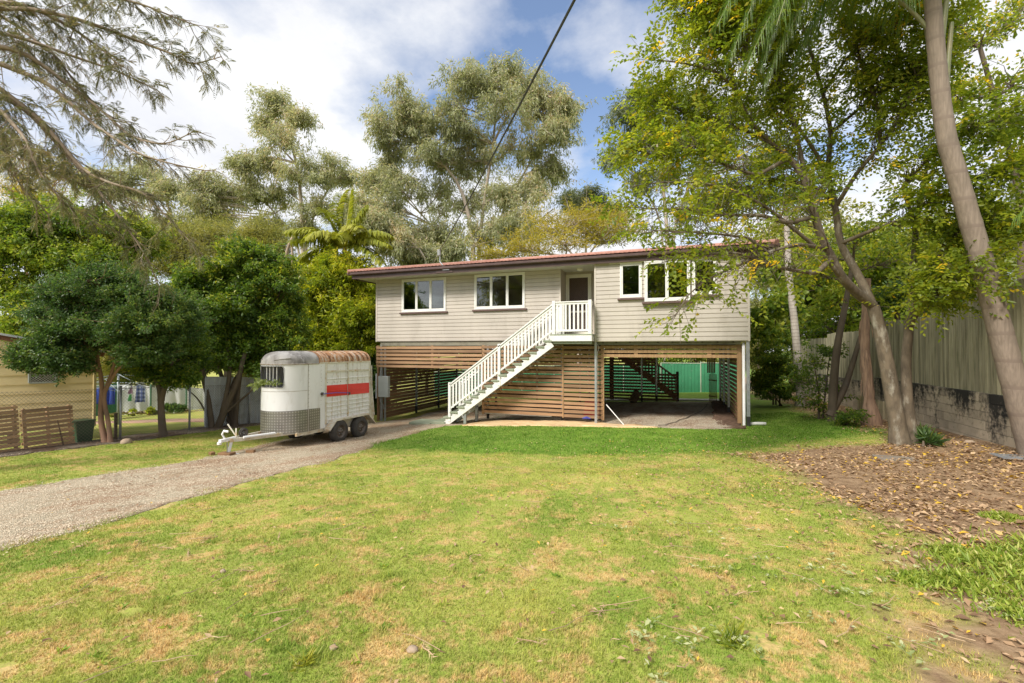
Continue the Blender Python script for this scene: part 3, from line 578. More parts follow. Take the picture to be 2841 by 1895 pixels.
def rail_run(y):
    xa, xb = -7.95, -3.95
    for x in (xa, (xa + xb) / 2 - .02, xb): 
        if y > 15.5 or x < -4: MB().box(x - .05, x + .05, y - .05, y + .05, hz(x) - (1.40 if x > -7 else 1.36), hz(x) + .10).build('newel_post', M_WHITE, stair, .006)
    mb = MB(); mb.beam((xa, y, hz(xa) + .02), (xb, y, hz(xb) + .02), .10, .045); mb.beam((xa, y, hz(xa) - .06), (xb, y, hz(xb) - .06), .04, .07); mb.beam((xa, y, hz(xa) - .88), (xb, y, hz(xb) - .88), .04, .065); mb.build('handrail', M_WHITE, stair, .004)
    x = xa + .14
    while x < xb - .06:
        if abs(x - (xa + xb) / 2) > .08: MB().box(x - .033, x + .033, y - .012, y + .012, hz(x) - .93, hz(x) - .05).build('baluster', M_WHITE, stair)
        x += .1285
rail_run(Y0 + .035); rail_run(Y1 - .02)
# landing
mb = MB()
for i in range(8): mb.box(-4.07, -2.62, 15.17 + i * .143, 15.17 + i * .143 + .138, 3.02, 3.06)
land = mb.build('landing', M_GREENT, H)
mb = MB(); mb.box(-4.07, -2.64, 15.175, 15.21, 2.82, 3.018); mb.box(-2.69, -2.64, 15.21, 15.64, 2.82, 3.018); mb.build('landing_fascia', M_WHITE, land, .004)
mb = MB(); mb.box(-4.0, -2.65, 15.25, 15.33, 2.74, 2.82); mb.box(-4.07, -4.02, 15.21, 16.29, 2.83, 3.018); mb.build('landing_bearer', M_GREENT, land)
mb = MB(); mb.box(-3.96, -2.63, 16.3, 17.14, 2.98, 3.055); mb.build('porch_floor', M_GREENT, land)
for x, y in ((-3.95, 15.235), (-2.70, 15.235), (-3.86, 16.2)): MB().box(x - .055, x + .055, y - .055, y + .055, 3.06, 4.21).build('newel_post', M_WHITE, land, .006)
mb = MB()
mb.box(-3.90, -2.75, 15.19, 15.28, 4.14, 4.18); mb.box(-3.90, -2.75, 15.215, 15.255, 4.07, 4.138); mb.box(-3.90, -2.75, 15.215, 15.255, 3.15, 3.22)
mb.box(-2.74, -2.66, 15.29, 15.64, 4.14, 4.18); mb.box(-2.72, -2.68, 15.29, 15.64, 4.07, 4.138); mb.box(-2.72, -2.68, 15.29, 15.64, 3.15, 3.22); mb.build('handrail', M_WHITE, land, .004)
for i in range(8): x = -3.90 + .1437 * (i + .5) + .005; MB().box(x - .033, x + .033, 15.222, 15.246, 3.218, 4.072).build('baluster', M_WHITE, land)
for i in range(2): y = 15.39 + i * .14; MB().box(-2.712, -2.688, y - .033, y + .033, 3.218, 4.072).build('baluster', M_WHITE, land)
for x, y in ((-7.35, 15.3), (-7.2, 16.0)): MB().box(x - .05, x + .05, y - .04, y + .04, -.2, hz(x) - 1.35).build('stair_stump', M_STEEL, stair)
# rear stairs seen through the undercroft
mb = MB()
for y in (24.7, 25.6):
    mb.beam((-3.6, y, 2.75), (.0, y, .05), .05, .22); mb.beam((-3.6, y, 3.75), (.02, y, 1.05), .07, .05)
    for i in range(22): x = -3.5 + i * .165; mb.box(x - .022, x + .022, y - .012, y + .012, 2.75 - (x + 3.6) * .75, 3.74 - (x + 3.6) * .75)
for i in range(13): x = -3.4 + i * .27; mb.box(x - .14, x + .14, 24.7, 25.6, 2.58 - (i * .27) * .75, 2.62 - (i * .27) * .75)
mb.build('rear_staircase', M_SLATD, H)

# ---- loose things round the house
def thing(mb, name, mat, label, cat, group=None, bevel=0, smooth=False): return tag(mb.build(name, mat, None, bevel, smooth), label, cat, group)
z_ = gz1(-9, 15.6)
mb = MB(); mb.box(-9.65, -8.72, 15.12, 16.05, z_ - .06, z_ + .085); thing(mb, 'step_slab', M_GREENT, 'wide flat sage green slab lying on gravel at the stair foot', 'slab', bevel=.012)
mb = MB(); mb.box(-8.69, -8.12, 15.14, 16.08, z_ - .06, z_ + .17); thing(mb, 'step_slab', M_GREENT, 'taller sage green step against the lowest stair tread', 'slab', bevel=.012)
mb = MB(); a, b = np.array([-6.95, 16.16, .19]), np.array([-4.3, 16.24, .18])
for dz in (0, .0): pass
for off in (0, .36): mb.beam(a + (0, off * .5, off * .1 - .08), b + (0, off * .5, off * .1 - .08), .03, .07)
for i in range(9): p = a + (b - a) * (i + .5) / 9; mb.beam(p + (0, 0, -.08), p + (0, .18, -.04), .03, .03)
thing(mb, 'ladder', M_STEEL, 'metal ladder lying on the ground behind the centre slats', 'ladder')
mb = MB(); mb.tube([(-2.28, 16.02, .62), (-1.62, 15.35, .06)], .016, 10); thing(mb, 'plastic_pipe', M_WHITE, 'thin white pipe leaning on the end of the slat screen', 'pipe')
g_ = lambda x, y, d=.04: (x, y, gz1(x, y) + d)
mb = MB(); mb.tube([g_(2.1, 15.9), g_(2.35, 15.87, .06), g_(2.6, 15.84, .055)], .05, 12); thing(mb, 'drain_pipe', M_WHITE, 'short fat white drain pipe lying beside the right corner post', 'pipe', smooth=True)
mb = MB(); pts = [g_(-.55, 15.25), g_(-.30, 15.35), g_(-.25, 15.7), g_(.0, 16.3), g_(.1, 16.9), g_(.35, 17.5), g_(.5, 18.2), g_(.9, 19.3), g_(1.15, 20.6), g_(1.3, 22)]
mb.tube(pts, .012, 6); thing(mb, 'garden_hose', pm('hose_rubber', (.07, .06, .05), (.10, .085, .07), 5, .6), 'thin dark hose snaking over the gravel under the house', 'hose')
mb = MB()
for i in range(7): mb.box(1.46 + i * .045, 1.49 + i * .045, 23.3 - i * .06, 23.32 - i * .06, .05, 1.38 + .05 * sin(pi * i / 6))
for z in (.35, 1.1): mb.beam((1.45, 23.33, z), (1.77, 22.95, z), .025, .05)
thing(mb, 'picket_gate', pm('old_picket', (.30, .21, .12), (.24, .16, .09), 4, .8, island=.2), 'small old picket gate standing open under the house', 'gate')
mb = MB(); mb.beam((-2.0, 22.6, .0), (-1.75, 22.9, .48), .3, .28); thing(mb, 'log_stump', pm('log_bark', (.22, .17, .11), (.14, .10, .07), 6, .9, .5), 'rough log stump tilted against the rear slats', 'stump', bevel=.03)
mb = MB()
for k_ in range(3): mb.box(-3.15 + .02 * k_, -2.62 + .01 * k_, 16.35, 16.7, .12 + k_ * .19, .27 + k_ * .19)
thing(mb, 'red_crate', pm('red_plastic', (.42, .03, .03), (.35, .02, .025), 4, .45), 'red plastic crates stacked behind the slat screen', 'crate')
mb = MB(); mb.tube([(-3.1, 15.93, .12), (-2.95, 15.91, .15), (-2.82, 15.93, .12)], [.02, .05, .02], 8); thing(mb, 'blue_rag', pm('blue_cloth', (.05, .06, .30), (.07, .08, .38), 9, .9), 'crumpled blue rag under the bottom slat', 'rag')
# power line to the house
far = P(1290, 0, 5.0); d_ = far - WIRE_END; e_ = WIRE_END + d_ * 1.75
pts = [WIRE_END + (e_ - WIRE_END) * t + np.array([0, 0, -.55 * 4 * t * (1 - t) * .5 + .0]) for t in np.linspace(0, 1, 30)]
mb = MB(); mb.tube(pts, .016, 6); thing(mb, 'power_line', pm('cable_rubber', (.025, .025, .028), (.04, .04, .04), 5, .5), 'black overhead power cable running down to the roof edge', 'cable')
# ================================================================= HORSE FLOAT (trailer)
M_TW = pm('float_white_paint', (.82, .83, .84), (.74, .75, .76), 2, .35, .06, 20, grime=(.52, .50, .46), gscale=3, glo=.53, ghi=.85, stretch=(1, 1, .35))
def rusty(name, base, r1=(.20, .075, .025), r2=(.42, .20, .07), lo=.42, hi=.62, sc=2.5, st=(1, 3.5, .5)):
    m, nt, b, out = nodes(name); p = pos(nt, st)
    f = math_n(nt, 'ADD', math_n(nt, 'MULTIPLY', noise_n(nt, p, sc, 5, .65), .7), math_n(nt, 'MULTIPLY', noise_n(nt, pos(nt), 14, 3), .3))
    c = ramp(nt, f, [(lo - .06, base), (lo, tuple(x * .85 for x in base)), ((lo + hi) / 2, r2), (hi, r1)]); nt.links.new(c, b.inputs['Base Color'])
    b.inputs['Roughness'].default_value = .6; bump(nt, b, f, .2, .006); return m
M_RUSTROOF = rusty('rusty_roof_steel', (.62, .56, .48), (.10, .05, .03), (.46, .22, .09), .40, .60)
M_GREYROOF = pm('weathered_fibreglass', (.41, .395, .38), (.17, .155, .145), 3, .6, .2, 30, stretch=(1, 1, .5), lo=.38, hi=.62, grime=(.56, .55, .54), gscale=5, glo=.55)
M_FRAME = rusty('rust_stained_frame', (.70, .66, .56), (.28, .13, .05), (.55, .37, .18), .52, .72, 4, (1, 1, .7))
M_RED = pm('red_gloss_paint', (.76, .028, .014), (.68, .022, .012), 3, .3)
M_RUB = pm('tyre_rubber', (.045, .042, .04), (.075, .068, .062), 8, .85, .5, 70)
M_RIM = pm('rusty_rim', (.10, .085, .075), (.17, .14, .12), 10, .55, .2, metal=.4)
def checker_mat():
    m, nt, b, out = nodes('checker_plate'); b.inputs['Metallic'].default_value = .75; b.inputs['Roughness'].default_value = .42
    a = attr(nt, 'arc'); z = N(nt, 'ShaderNodeSeparateXYZ'); nt.links.new(pos(nt), z.inputs[0]); z = z.outputs[2]
    k = 2 * pi / .15
    s = math_n(nt, 'SINE', math_n(nt, 'MULTIPLY', math_n(nt, 'ADD', a, z), k)); t = math_n(nt, 'SINE', math_n(nt, 'MULTIPLY', math_n(nt, 'SUBTRACT', a, z), k))
    h = math_n(nt, 'MAXIMUM', math_n(nt, 'MULTIPLY', s, t), 0.0)
    c = mixc(nt, h, ramp(nt, noise_n(nt, pos(nt), 3), [(.35, (.24, .23, .22)), (.65, (.33, .32, .30))]), (.52, .51, .49))
    nt.links.new(c, b.inputs['Base Color']); bump(nt, b, h, .5, .008); return m
M_CHK = checker_mat()
TC, HW, NC, NA, YE = -10.42, .70, 10.10, .70, 12.86
FZ, RZ, RT = .24, 2.14, 2.50
T = empty('horse_float', (TC, 11.7, -.28), 'old white horse float with a red stripe and rusty roof parked on gravel', 'trailer')
def outline(k=22):
    pts = [(TC - HW, YE)] + [(TC - HW, NC + (YE - NC) * (1 - i / 6)) for i in range(1, 6)]
    pts += [(TC - HW * cos(t), NC - NA * sin(t)) for t in np.linspace(0, pi, k * 2 + 1)]
    return pts + [(TC + HW, NC + (YE - NC) * i / 6) for i in range(1, 7)]
# nose shell with a window opening
mb = MB(); ths = sorted(set(np.linspace(-90, 90, 37).tolist() + [-36., 36.])); zs = [FZ, .5, .87, 1.2, 1.40, 1.51, 1.56, 2.04, 2.09, RZ]
def nose(th, z, off=0.): t = radians(th); return (TC + (HW + off) * sin(t), NC - (NA + off) * cos(t), z)
for i in range(len(ths) - 1):
    for j in range(len(zs) - 1):
        tm, zm = (ths[i] + ths[i + 1]) / 2, (zs[j] + zs[j + 1]) / 2; lim = 37 if 1.56 < zm < 2.04 else 33.5
        if abs(tm) < lim and 1.51 < zm < 2.09: continue
        mb.add([nose(ths[i], zs[j]), nose(ths[i + 1], zs[j]), nose(ths[i + 1], zs[j + 1]), nose(ths[i], zs[j + 1])], [(0, 1, 2, 3)])
for sx in (-1, 1):
    x = TC + sx * HW; mb.add([(x, NC, FZ), (x, 10.78, FZ), (x, 10.78, RZ), (x, NC, RZ)], [(0, 1, 2, 3)] if sx > 0 else [(3, 2, 1, 0)])
mb.add([(TC - HW, YE, FZ), (TC + HW, YE, FZ), (TC + HW, YE, RZ), (TC - HW, YE, RZ)], [(0, 3, 2, 1)])
fl_ = outline(); mb.add([(x, y, FZ) for x, y in fl_], [tuple(range(len(fl_)))])
body = mb.build('body', M_TW, T)
mb = MB()                                                            # seams and window rim
mb.tube([nose(90, z, .002) for z in (FZ, 1., RZ)], .009, 6); mb.tube([nose(t, 1.40, .001) for t in np.linspace(-90, 88, 30)], .006, 5)
mb.tube([nose(t, RZ, .012) for t in np.linspace(-90, 90, 40)] + [(TC + HW + .012, y, RZ) for y in (10.3, 10.5)], .018, 6)
mb.build('panel_seam', pm('seam_sealant', (.42, .38, .33), (.25, .20, .16), 12, .7), body)
mb = MB(); rim = [nose(t, 1.51, .004) for t in np.linspace(-33, 33, 16)] + [nose(36, 1.57, .004), nose(36, 2.03, .004)] + [nose(t, 2.09, .004) for t in np.linspace(33, -33, 16)] + [nose(-36, 2.03, .004), nose(-36, 1.57, .004), nose(-33, 1.51, .004)]
mb.tube(rim, .013, 6); win = mb.build('window', pm('window_rubber', (.30, .30, .31), (.45, .45, .45), 6, .6), T)
mb = MB()
for t in (-8, 2, 11, 20): mb.tube([nose(t, 1.50, -.03), nose(t, 2.10, -.03)], .009, 6)
mb.build('window_bar', M_WHITE, win)
mb = MB()                                                            # rivet heads along the seams
for z in np.arange(.95, RZ - .05, .11): mb.lathe([(0, .007), (.005, .006), (.007, 0)], (TC + HW, NC + .03, z), 'x', 6); mb.lathe([(0, .007), (.005, .006), (.007, 0)], (TC + HW, 10.60, z), 'x', 6)
for y in np.arange(10.85, YE - .1, .28): mb.lathe([(0, .012), (.008, .01), (.011, 0)], (TC + HW + .005, y, 1.56), 'x', 6)
mb.build('rivet', M_RIM, T)
for y in (10.62,): MB().box(TC + HW, TC + HW + .03, y - .01, y + .05, 1.18, 1.30).build('hinge', M_STEEL, T)
# pressed side panels
M_PNL = rusty('rust_streaked_panel', (.80, .79, .77), (.50, .30, .12), (.62, .50, .33), .57, .74, 2.2, (1, 6, .25)); prof = [(FZ + .12, 0)]
for zc_ in (.45, .58, .70, .83, .96): prof += [(zc_ - .03, 0), (zc_ - .012, .016), (zc_ + .012, .016), (zc_ + .03, 0)]
prof += [(1.10, 0), (1.14, .006), (1.47, .006), (1.50, 0)]
for zc_ in (1.66,): prof += [(zc_ - .03, 0), (zc_ - .012, .016), (zc_ + .012, .016), (zc_ + .03, 0)]
prof += [(RZ, 0)]
for sx in (-1, 1):
    for y0, y1 in ((10.78, 11.72), (11.78, YE - .04)):
        V = []; mb = MB()
        for z, o in prof: V += [(TC + sx * (HW - .012 + o), y0, z - .02 * (y0 - 10.8) / 2), (TC + sx * (HW - .012 + o), y1, z - .02 * (y1 - 10.8) / 2)]
        mb.add(V, [(2*i, 2*i+1, 2*i+3, 2*i+2) if sx > 0 else (2*i+2, 2*i+3, 2*i+1, 2*i) for i in range(len(prof) - 1)])
        mb.build('side_panel', M_PNL, T)
mb = MB()
for y0, y1 in ((10.80, 11.72), (11.78, YE - .06)):
    a = lambda y: -.028 * (y - 10.8); x = TC + HW
    mb.add([(x + .002, y0, 1.14 + a(y0)), (x + .002, y1, 1.14 + a(y1)), (x + .002, y1, 1.48 + a(y1)), (x + .002, y0, 1.48 + a(y0))], [(0, 1, 2, 3)])
    mb.beam((x + .006, y0, 1.31 + a(y0)), (x + .006, y1, 1.31 + a(y1)), .02, .018)
mb.box(TC + HW + .021, TC + HW + .027, 11.725, 11.775, 1.11, 1.46); mb.build('red_stripe', M_RED, T)
mb = MB(); x = TC + HW
for y in (10.78, 11.75, YE - .03): mb.box(x - .03, x + .02, y - .025, y + .025, FZ + .1, RZ + .0)
mb.beam((x, 10.8, 1.90), (x, YE - .05, 1.86), .03, .05); mb.beam((x - .005, 10.55, RZ + .01), (x - .005, YE, RZ + .0), .03, .04); mb.build('side_frame', M_FRAME, T)
# roof
def roof_shell(pts, name, mat):
    mb = MB(); tt = np.linspace(0, pi / 2, 10); V = []
    for x, y in pts:
        q = np.array([TC, max(y, NC + .02)])
        for t in tt:
            c = cos(t) ** .55 if t < pi / 2 - 1e-6 else 0; p = q + (np.array([x, y]) - q) * c * 1.012; V.append((p[0], p[1], RZ + (RT - RZ) * sin(t) ** .9))
    k = len(tt); mb.add(V, [(i * k + j, (i + 1) * k + j, (i + 1) * k + j + 1, i * k + j + 1) for i in range(len(pts) - 1) for j in range(k - 1)])
    return mb, name, mat
ol = [(TC - HW, 10.52)] + [(TC - HW * cos(t), NC - NA * sin(t)) for t in np.linspace(0, pi, 41)] + [(TC + HW, 10.52)]
mb, nm_, mt_ = roof_shell(ol, 'roof', M_GREYROOF); rf = mb.build('roof', M_GREYROOF, T, smooth=True, label='grey weathered front roof cap')
mb = MB()
for sx in (-1, 1):
    o = [(TC + sx * HW, y) for y in (np.linspace(10.5, YE, 14) if sx > 0 else np.linspace(YE, 10.5, 14))]; m2, _, _ = roof_shell(o, '', None); mb.add(m2.v, m2.f)
    yend = [(TC + sx * HW, YE)]
sec = []
for t in np.linspace(0, pi, 25):
    c = abs(cos(t)) ** .55 * (1 if cos(t) > 0 else -1); sec.append((TC + HW * 1.012 * c, YE, RZ + (RT - RZ) * sin(t) ** .9))
mb.add(sec, [tuple(range(len(sec)))]); mb.build('roof', M_RUSTROOF, T, smooth=True, label='rusty rear roof sheet')
mb = MB()
for s0, s1 in ((-62, -25), (15, 50)): mb.tube([nose((s0 + s1) / 2 + (s1 - s0) / 2 * k, RZ + .09 + (.05 * (abs(k)) if s0 < 0 else .03 + .05 * (k + 1) / 2), -.01) for k in np.linspace(-1, 1, 9)], .018, 6)
mb.build('roof_vent', M_GREYROOF, rf)
# checker plate
V = []; A_ = []; fs = []; ths2 = np.linspace(-90, 90, 37)
for i, t in enumerate(ths2):
    for z in (.25, .87): V.append(nose(t, z, .006)); A_.append(radians(t) * .7 + 5)
k0 = len(V)
for i in range(36): fs.append((2*i, 2*i+2, 2*i+3, 2*i+1))
for y in (NC + .02, 10.56):
    for z in (.25, .87 if y < 10.2 else .85): V.append((TC + HW + .006, y, z)); A_.append(pi / 2 * .7 + 5 + y - NC)
fs.append((k0, k0 + 2, k0 + 3, k0 + 1))
me = np_mesh('checker_plate', np.array(V), [np.array(fs)], {'arc': A_}); link('checker_plate', me, M_CHK, T)
# chassis, drawbar, mudguards
mb = MB(); HIT = np.array([TC, 8.14, .30])
for sx in (-1, 1):
    mb.beam((TC + sx * .05, 8.25, .30), (TC + sx * .55, 10.2, .22), .05, .09); mb.beam((TC + sx * .62, 9.75, .21), (TC + sx * .66, YE, .13), .06, .10)
for y in (10.2, 11.6, YE - .05): mb.beam((TC - .6, y, .19), (TC + .6, y, .19), .05, .08)
ch = mb.build('chassis', M_FRAME, T, .004)
mb = MB(); mb.beam(HIT + (0, -.12, .02), HIT + (0, .28, .03), .09, .07); mb.tube([HIT + (0, -.13, .0), HIT + (0, -.13, -.06)], .05, 10); mb.tube([HIT + (0, .02, .05), HIT + (-.03, -.04, .17), HIT + (-.01, .0, .26)], .022, 8); mb.tube([HIT + (-.02, -.01, .25), HIT + (.09, .03, .23)], .03, 8); mb.build('coupling', M_TW, ch, .004)
mb = MB(); mb.tube([(TC + .20, 8.5, .34), (TC + .42, 9.25, .33)], .032, 10); mb.tube([(TC + .04, 8.3, .28), (TC + .06, 8.2, -.02)], .035, 8); mb.beam((TC + .05, 8.26, .0), (TC + .24, 8.38, -.08), .05, .05); mb.beam((TC + .0, 8.2, .0), (TC - .18, 8.1, -.08), .03, .04); mb.build('jack_stand', M_TW, ch)
mb = MB()
for i in range(9):
    z = .24 - i * .036; mb.tube([(TC + .07 + .015 * cos(t) * (i % 2) , 8.16 + .015 * cos(t) * (1 - i % 2), z + .026 * sin(t)) for t in np.linspace(0, 2 * pi, 9)], .006, 5, False)
for i in range(5): mb.tube([(TC + .05 - i * .035 + .02 * cos(t), 8.12 - i * .01 + .015 * sin(t), -.07) for t in np.linspace(0, 2 * pi, 9)], .006, 5, False)
mb.build('safety_chain', M_STEEL, ch)
def wheel(x, y, z, r, w, name, parent, rimr, out=1, mat=M_RUB):
    mb = MB(); s = .22 * r
    pr = [(-w/2, rimr), (-w/2 - .006, rimr + .02), (-w/2 + .002, r - .05 * r * 2), (-w/2 + .03, r - .012), (-w/4, r), (w/4, r), (w/2 - .03, r - .012), (w/2 - .002, r - .1 * r), (w/2 + .006, rimr + .02), (w/2, rimr)]
    mb.lathe(pr, (x, y, z), 'x', 40); wo = mb.build('wheel', mat, parent, smooth=True, local=False) if name else None
    mb = MB(); o = out
    mb.lathe([(o*(w/2 - .004), rimr + .002), (o*(w/2 - .012), rimr - .012), (o*(w/2 - .055), rimr - .02), (o*(w/2 - .065), rimr * .72), (o*(w/2 - .03), rimr * .55), (o*(w/2 - .035), rimr * .30), (o*(w/2 + .005), rimr * .27), (o*(w/2 + .012), .0)], (x, y, z), 'x', 32); ro = mb.build('rim', M_RIM, wo, smooth=True)
    mb = MB()
    for i in range(5): a = i * 2 * pi / 5 + .3; mb.lathe([(o*(w/2 - .04), .012), (o*(w/2 - .012), .012), (o*(w/2 - .012), 0)], (x, y + rimr * .42 * cos(a), z + rimr * .42 * sin(a)), 'x', 8)
    mb.build('wheel_nut', M_STEEL, wo); return wo
for sx in (1, -1):
    for y, z in ((11.20, .075), (12.15, .055)): wheel(TC + sx * (.82), y, z, .345, .20, 'wheel', T, .19, sx)
mb = MB(); mb.tube([(TC - .75, 11.2, .075), (TC + .75, 11.2, .075)], .03, 8); mb.tube([(TC - .75, 12.15, .055), (TC + .75, 12.15, .055)], .03, 8); mb.build('axle', M_RIM, ch)
for sx in (1, -1):
    xi, xo = TC + sx * (HW - .005), TC + sx * (HW + .23); pr = [(10.72, .20), (11.0, .455), (12.50, .445), (12.86, .10)]; mb = MB(); V = []
    for y, z in pr: V += [(xi, y, z), (xo, y, z), (xo, y, z - .045), (xi, y, z - .03)]
    mb.add(V, [(4*i + j, 4*i + (j + 1) % 4, 4*i + 4 + (j + 1) % 4, 4*i + 4 + j) for i in range(3) for j in range(4)] + [(0, 3, 2, 1), (12, 13, 14, 15)])
    mb.add([(xi, y, z) for y, z in pr] + [(xi, 12.6, .12), (xi, 10.9, .12)], [(0, 1, 2, 3, 4, 5)]); mb.build('mudguard', M_FRAME, T)
mb = MB(); mb.add([(TC - HW, YE + .02, .2), (TC + HW, YE + .02, .2), (TC + HW, YE + .2, .12), (TC + HW, YE + .10, 1.5), (TC + HW, YE + .06, 1.5), (TC - HW, YE + .10, 1.5), (TC - HW, YE + .06, 1.5), (TC - HW, YE + .2, .12)], [(1, 2, 3, 4), (7, 2, 3, 5), (4, 3, 5, 6), (0, 1, 2, 7)]); mb.tube([(TC + HW + .03, YE + .03, 2.0), (TC + HW + .04, YE + .03, 1.3), (TC + HW + .05, YE + .16, .3)], .018, 6); mb.build('tail_ramp', M_FRAME, T)
mb = MB(); mb.tube([(TC + HW + .03, 10.62, 1.245), (TC + HW + .045, 11.2, 1.235), (TC + HW + .03, 11.78, 1.175)], .013, 6); mb.build('tie_strap', pm('purple_strap', (.11, .10, .42), (.16, .13, .5), 20, .8), T)
mb = MB(); mb.tube([(TC + HW + .0, 10.60, 1.25), (TC + HW + .06, 10.62, 1.25)], .035, 8); mb.tube([(TC + HW + .045, 11.78, 1.12), (TC + HW + .045, 11.78, 1.2)], .025, 8); mb.build('latch', M_RIM, T)
JW = wheel(TC + .05, 8.62, .43, .125, .07, 'wheel', ch, .075, 1)
JW.name = 'jockey_wheel'
mb = MB(); mb.tube([(TC - .06, 8.5, .36), (TC - .25, 8.42, .66)], .018, 6); mb.beam((TC + .0, 8.45, .34), (TC - .06, 8.5, .55), .03, .05); mb.build('jack_handle', M_FRAME, ch)
TB = pm('old_timber_block', (.30, .17, .08), (.20, .11, .055), 4, .8, .4, island=.2, stretch=(1, 1, 3))
for (x, y, l, w, h, a, lab) in ((TC + .06, 8.16, .34, .20, .09, .15, 'flat timber block under the float jack stand'), (TC + .30, 8.62, .20, .11, .10, .4, 'small dark timber offcut on gravel behind the jack stand'), (TC - .26, 8.02, .16, .1, .10, -.3, 'short upright timber block at the front of the drawbar')):
    g = gz1(x, y) - .01; mb = MB(); d = np.array([cos(a), sin(a), 0]) * l / 2; mb.beam(np.array([x, y, g + h / 2]) - d, np.array([x, y, g + h / 2]) + d, w, h); thing(mb, 'timber_block', TB, lab, 'block', bevel=.008)

# ================================================================= NEIGHBOUR'S SHED AND YARD
M_YEL = pm('pale_yellow_boards', (.76, .62, .35), (.70, .57, .32), 1.5, .55, .1, 40, grime=(.50, .40, .22), gscale=3, glo=.6)
C0 = np.array([-15.65, 8.22]); DV = np.array([-.469, -.883]); NV = np.array([.883, -.469])
def sp_(t, z, off=0.): q = C0 + DV * t + NV * off; return (q[0], q[1], z)
rl = lambda t: 2.44 + .235 * t
S = empty('garden_shed', (C0[0], C0[1], .3), 'pale yellow weatherboard shed with a barred window behind the wire fence', 'shed')
mb = MB(); z = .36
hole = (.77, 1.28, 1.65, 2.10)
while z < 4.2:
    t0 = max(0, (z + .25 - 2.44) / .235); cuts = [0, hole[0], hole[1], 6.0]
    for a, b in ((0, hole[0]), (hole[0], hole[1]), (hole[1], 6.0)):
        zz = [z, z + .25]
        if a == hole[0] and z + .25 > hole[2] and z < hole[3]:
            zz = []
            if z < hole[2]: mb.add([sp_(a, z, .018), sp_(b, z, .018), sp_(b, hole[2], .005), sp_(a, hole[2], .005)], [(3, 2, 1, 0)])
            if z + .25 > hole[3]: mb.add([sp_(a, hole[3], .01), sp_(b, hole[3], .01), sp_(b, z + .25, 0), sp_(a, z + .25, 0)], [(3, 2, 1, 0)])
            continue
        a2 = max(a, (z - 2.44) / .235)
        if a2 >= b: continue
        for g0, g1 in ((a2, min(max(t0, a2), b)), (min(max(t0, a2), b), b)):
            if g1 - g0 < 1e-4: continue
            mb.add([sp_(g0, z, .018), sp_(g1, z, .018), sp_(g1, min(z + .25, rl(g1)), 0), sp_(g0, min(z + .25, rl(g0)), 0)], [(3, 2, 1, 0)]); mb.add([sp_(g0, z, .018), sp_(g1, z, .018), sp_(g1, z, 0), sp_(g0, z, 0)], [(0, 1, 2, 3)])
    z += .25
q2 = C0 + np.array([-.883, .469]) * 3.2
mb.add([(C0[0], C0[1], .36), (q2[0], q2[1], .36), (q2[0], q2[1], 2.44), (C0[0], C0[1], 2.44)], [(0, 1, 2, 3)])
mb.beam((*(C0 + NV * .02), .36), (*(C0 + NV * .02), 2.42), .06, .06)
mb.build('wall', M_YEL, S)
def rp(t, off, dz): q = C0 + DV * t + NV * off; return (q[0], q[1], rl(t) + dz)
mb = MB(); V = []; K = 60
for i in range(K + 1):
    off = -3.4 + 3.55 * i / K
    for t in (-.25, 6.0): V.append(rp(t, off, .09 + .012 * sin(2 * pi * i / 3)))
mb.add(V, [(2*i, 2*i+1, 2*i+3, 2*i+2) for i in range(K)]); mb.beam(rp(-.25, .16, .08), rp(6, .16, .08), .02, .05); rf = mb.build('roof', pm('zinc_roof', (.50, .53, .57), (.40, .43, .47), 5, .4, metal=.3), S)
mb = MB(); mb.beam(rp(-.2, .05, 0), rp(6, .05, 0), .03, .13); mb.build('fascia', pm('red_brown_board', (.24, .10, .06), (.18, .07, .045), 4, .6), rf)
mb = MB(); o = .03
for a, b in (((hole[0], hole[2]), (hole[1], hole[2])), ((hole[0], hole[3]), (hole[1], hole[3])), ((hole[0], hole[2]), (hole[0], hole[3])), ((hole[1], hole[2]), (hole[1], hole[3]))): mb.beam(sp_(a[0], a[1], o), sp_(b[0], b[1], o), .05, .045)
wn = mb.build('window', pm('grey_window_frame', (.33, .36, .37), (.28, .31, .32), 4, .5), S)
mb = MB(); k_ = -.45
while k_ < .52:
    for sg in (0, 1):
        a, b = max(0, -k_), min(.45, .51 - k_)
        if b - a > .02:
            f = (lambda s: hole[0] + k_ + s) if sg == 0 else (lambda s: hole[1] - k_ - s)
            mb.beam(sp_(f(a), hole[2] + a, .05), sp_(f(b), hole[2] + b, .05), .006, .011, (NV[0], NV[1], 0))
    k_ += .062
mb.build('security_grille', pm('silver_grille', (.62, .63, .64), (.55, .56, .57), 4, .4), wn)
mb = MB(); mb.add([sp_(hole[0], hole[2], -.02), sp_(hole[1], hole[2], -.02), sp_(hole[1], hole[3], -.02), sp_(hole[0], hole[3], -.02)], [(3, 2, 1, 0)]); mb.build('pane', pm('dark_pane', (.03, .03, .032), (.05, .05, .05), 5, .1), wn)
mb = MB()
for t in (.1, 1.6, 3.2, 4.8):
    q = C0 + DV * t - NV * .1; mb.box(q[0] - .06, q[0] + .06, q[1] - .06, q[1] + .06, -.2, .37)
mb.build('stump', M_DARK, S)
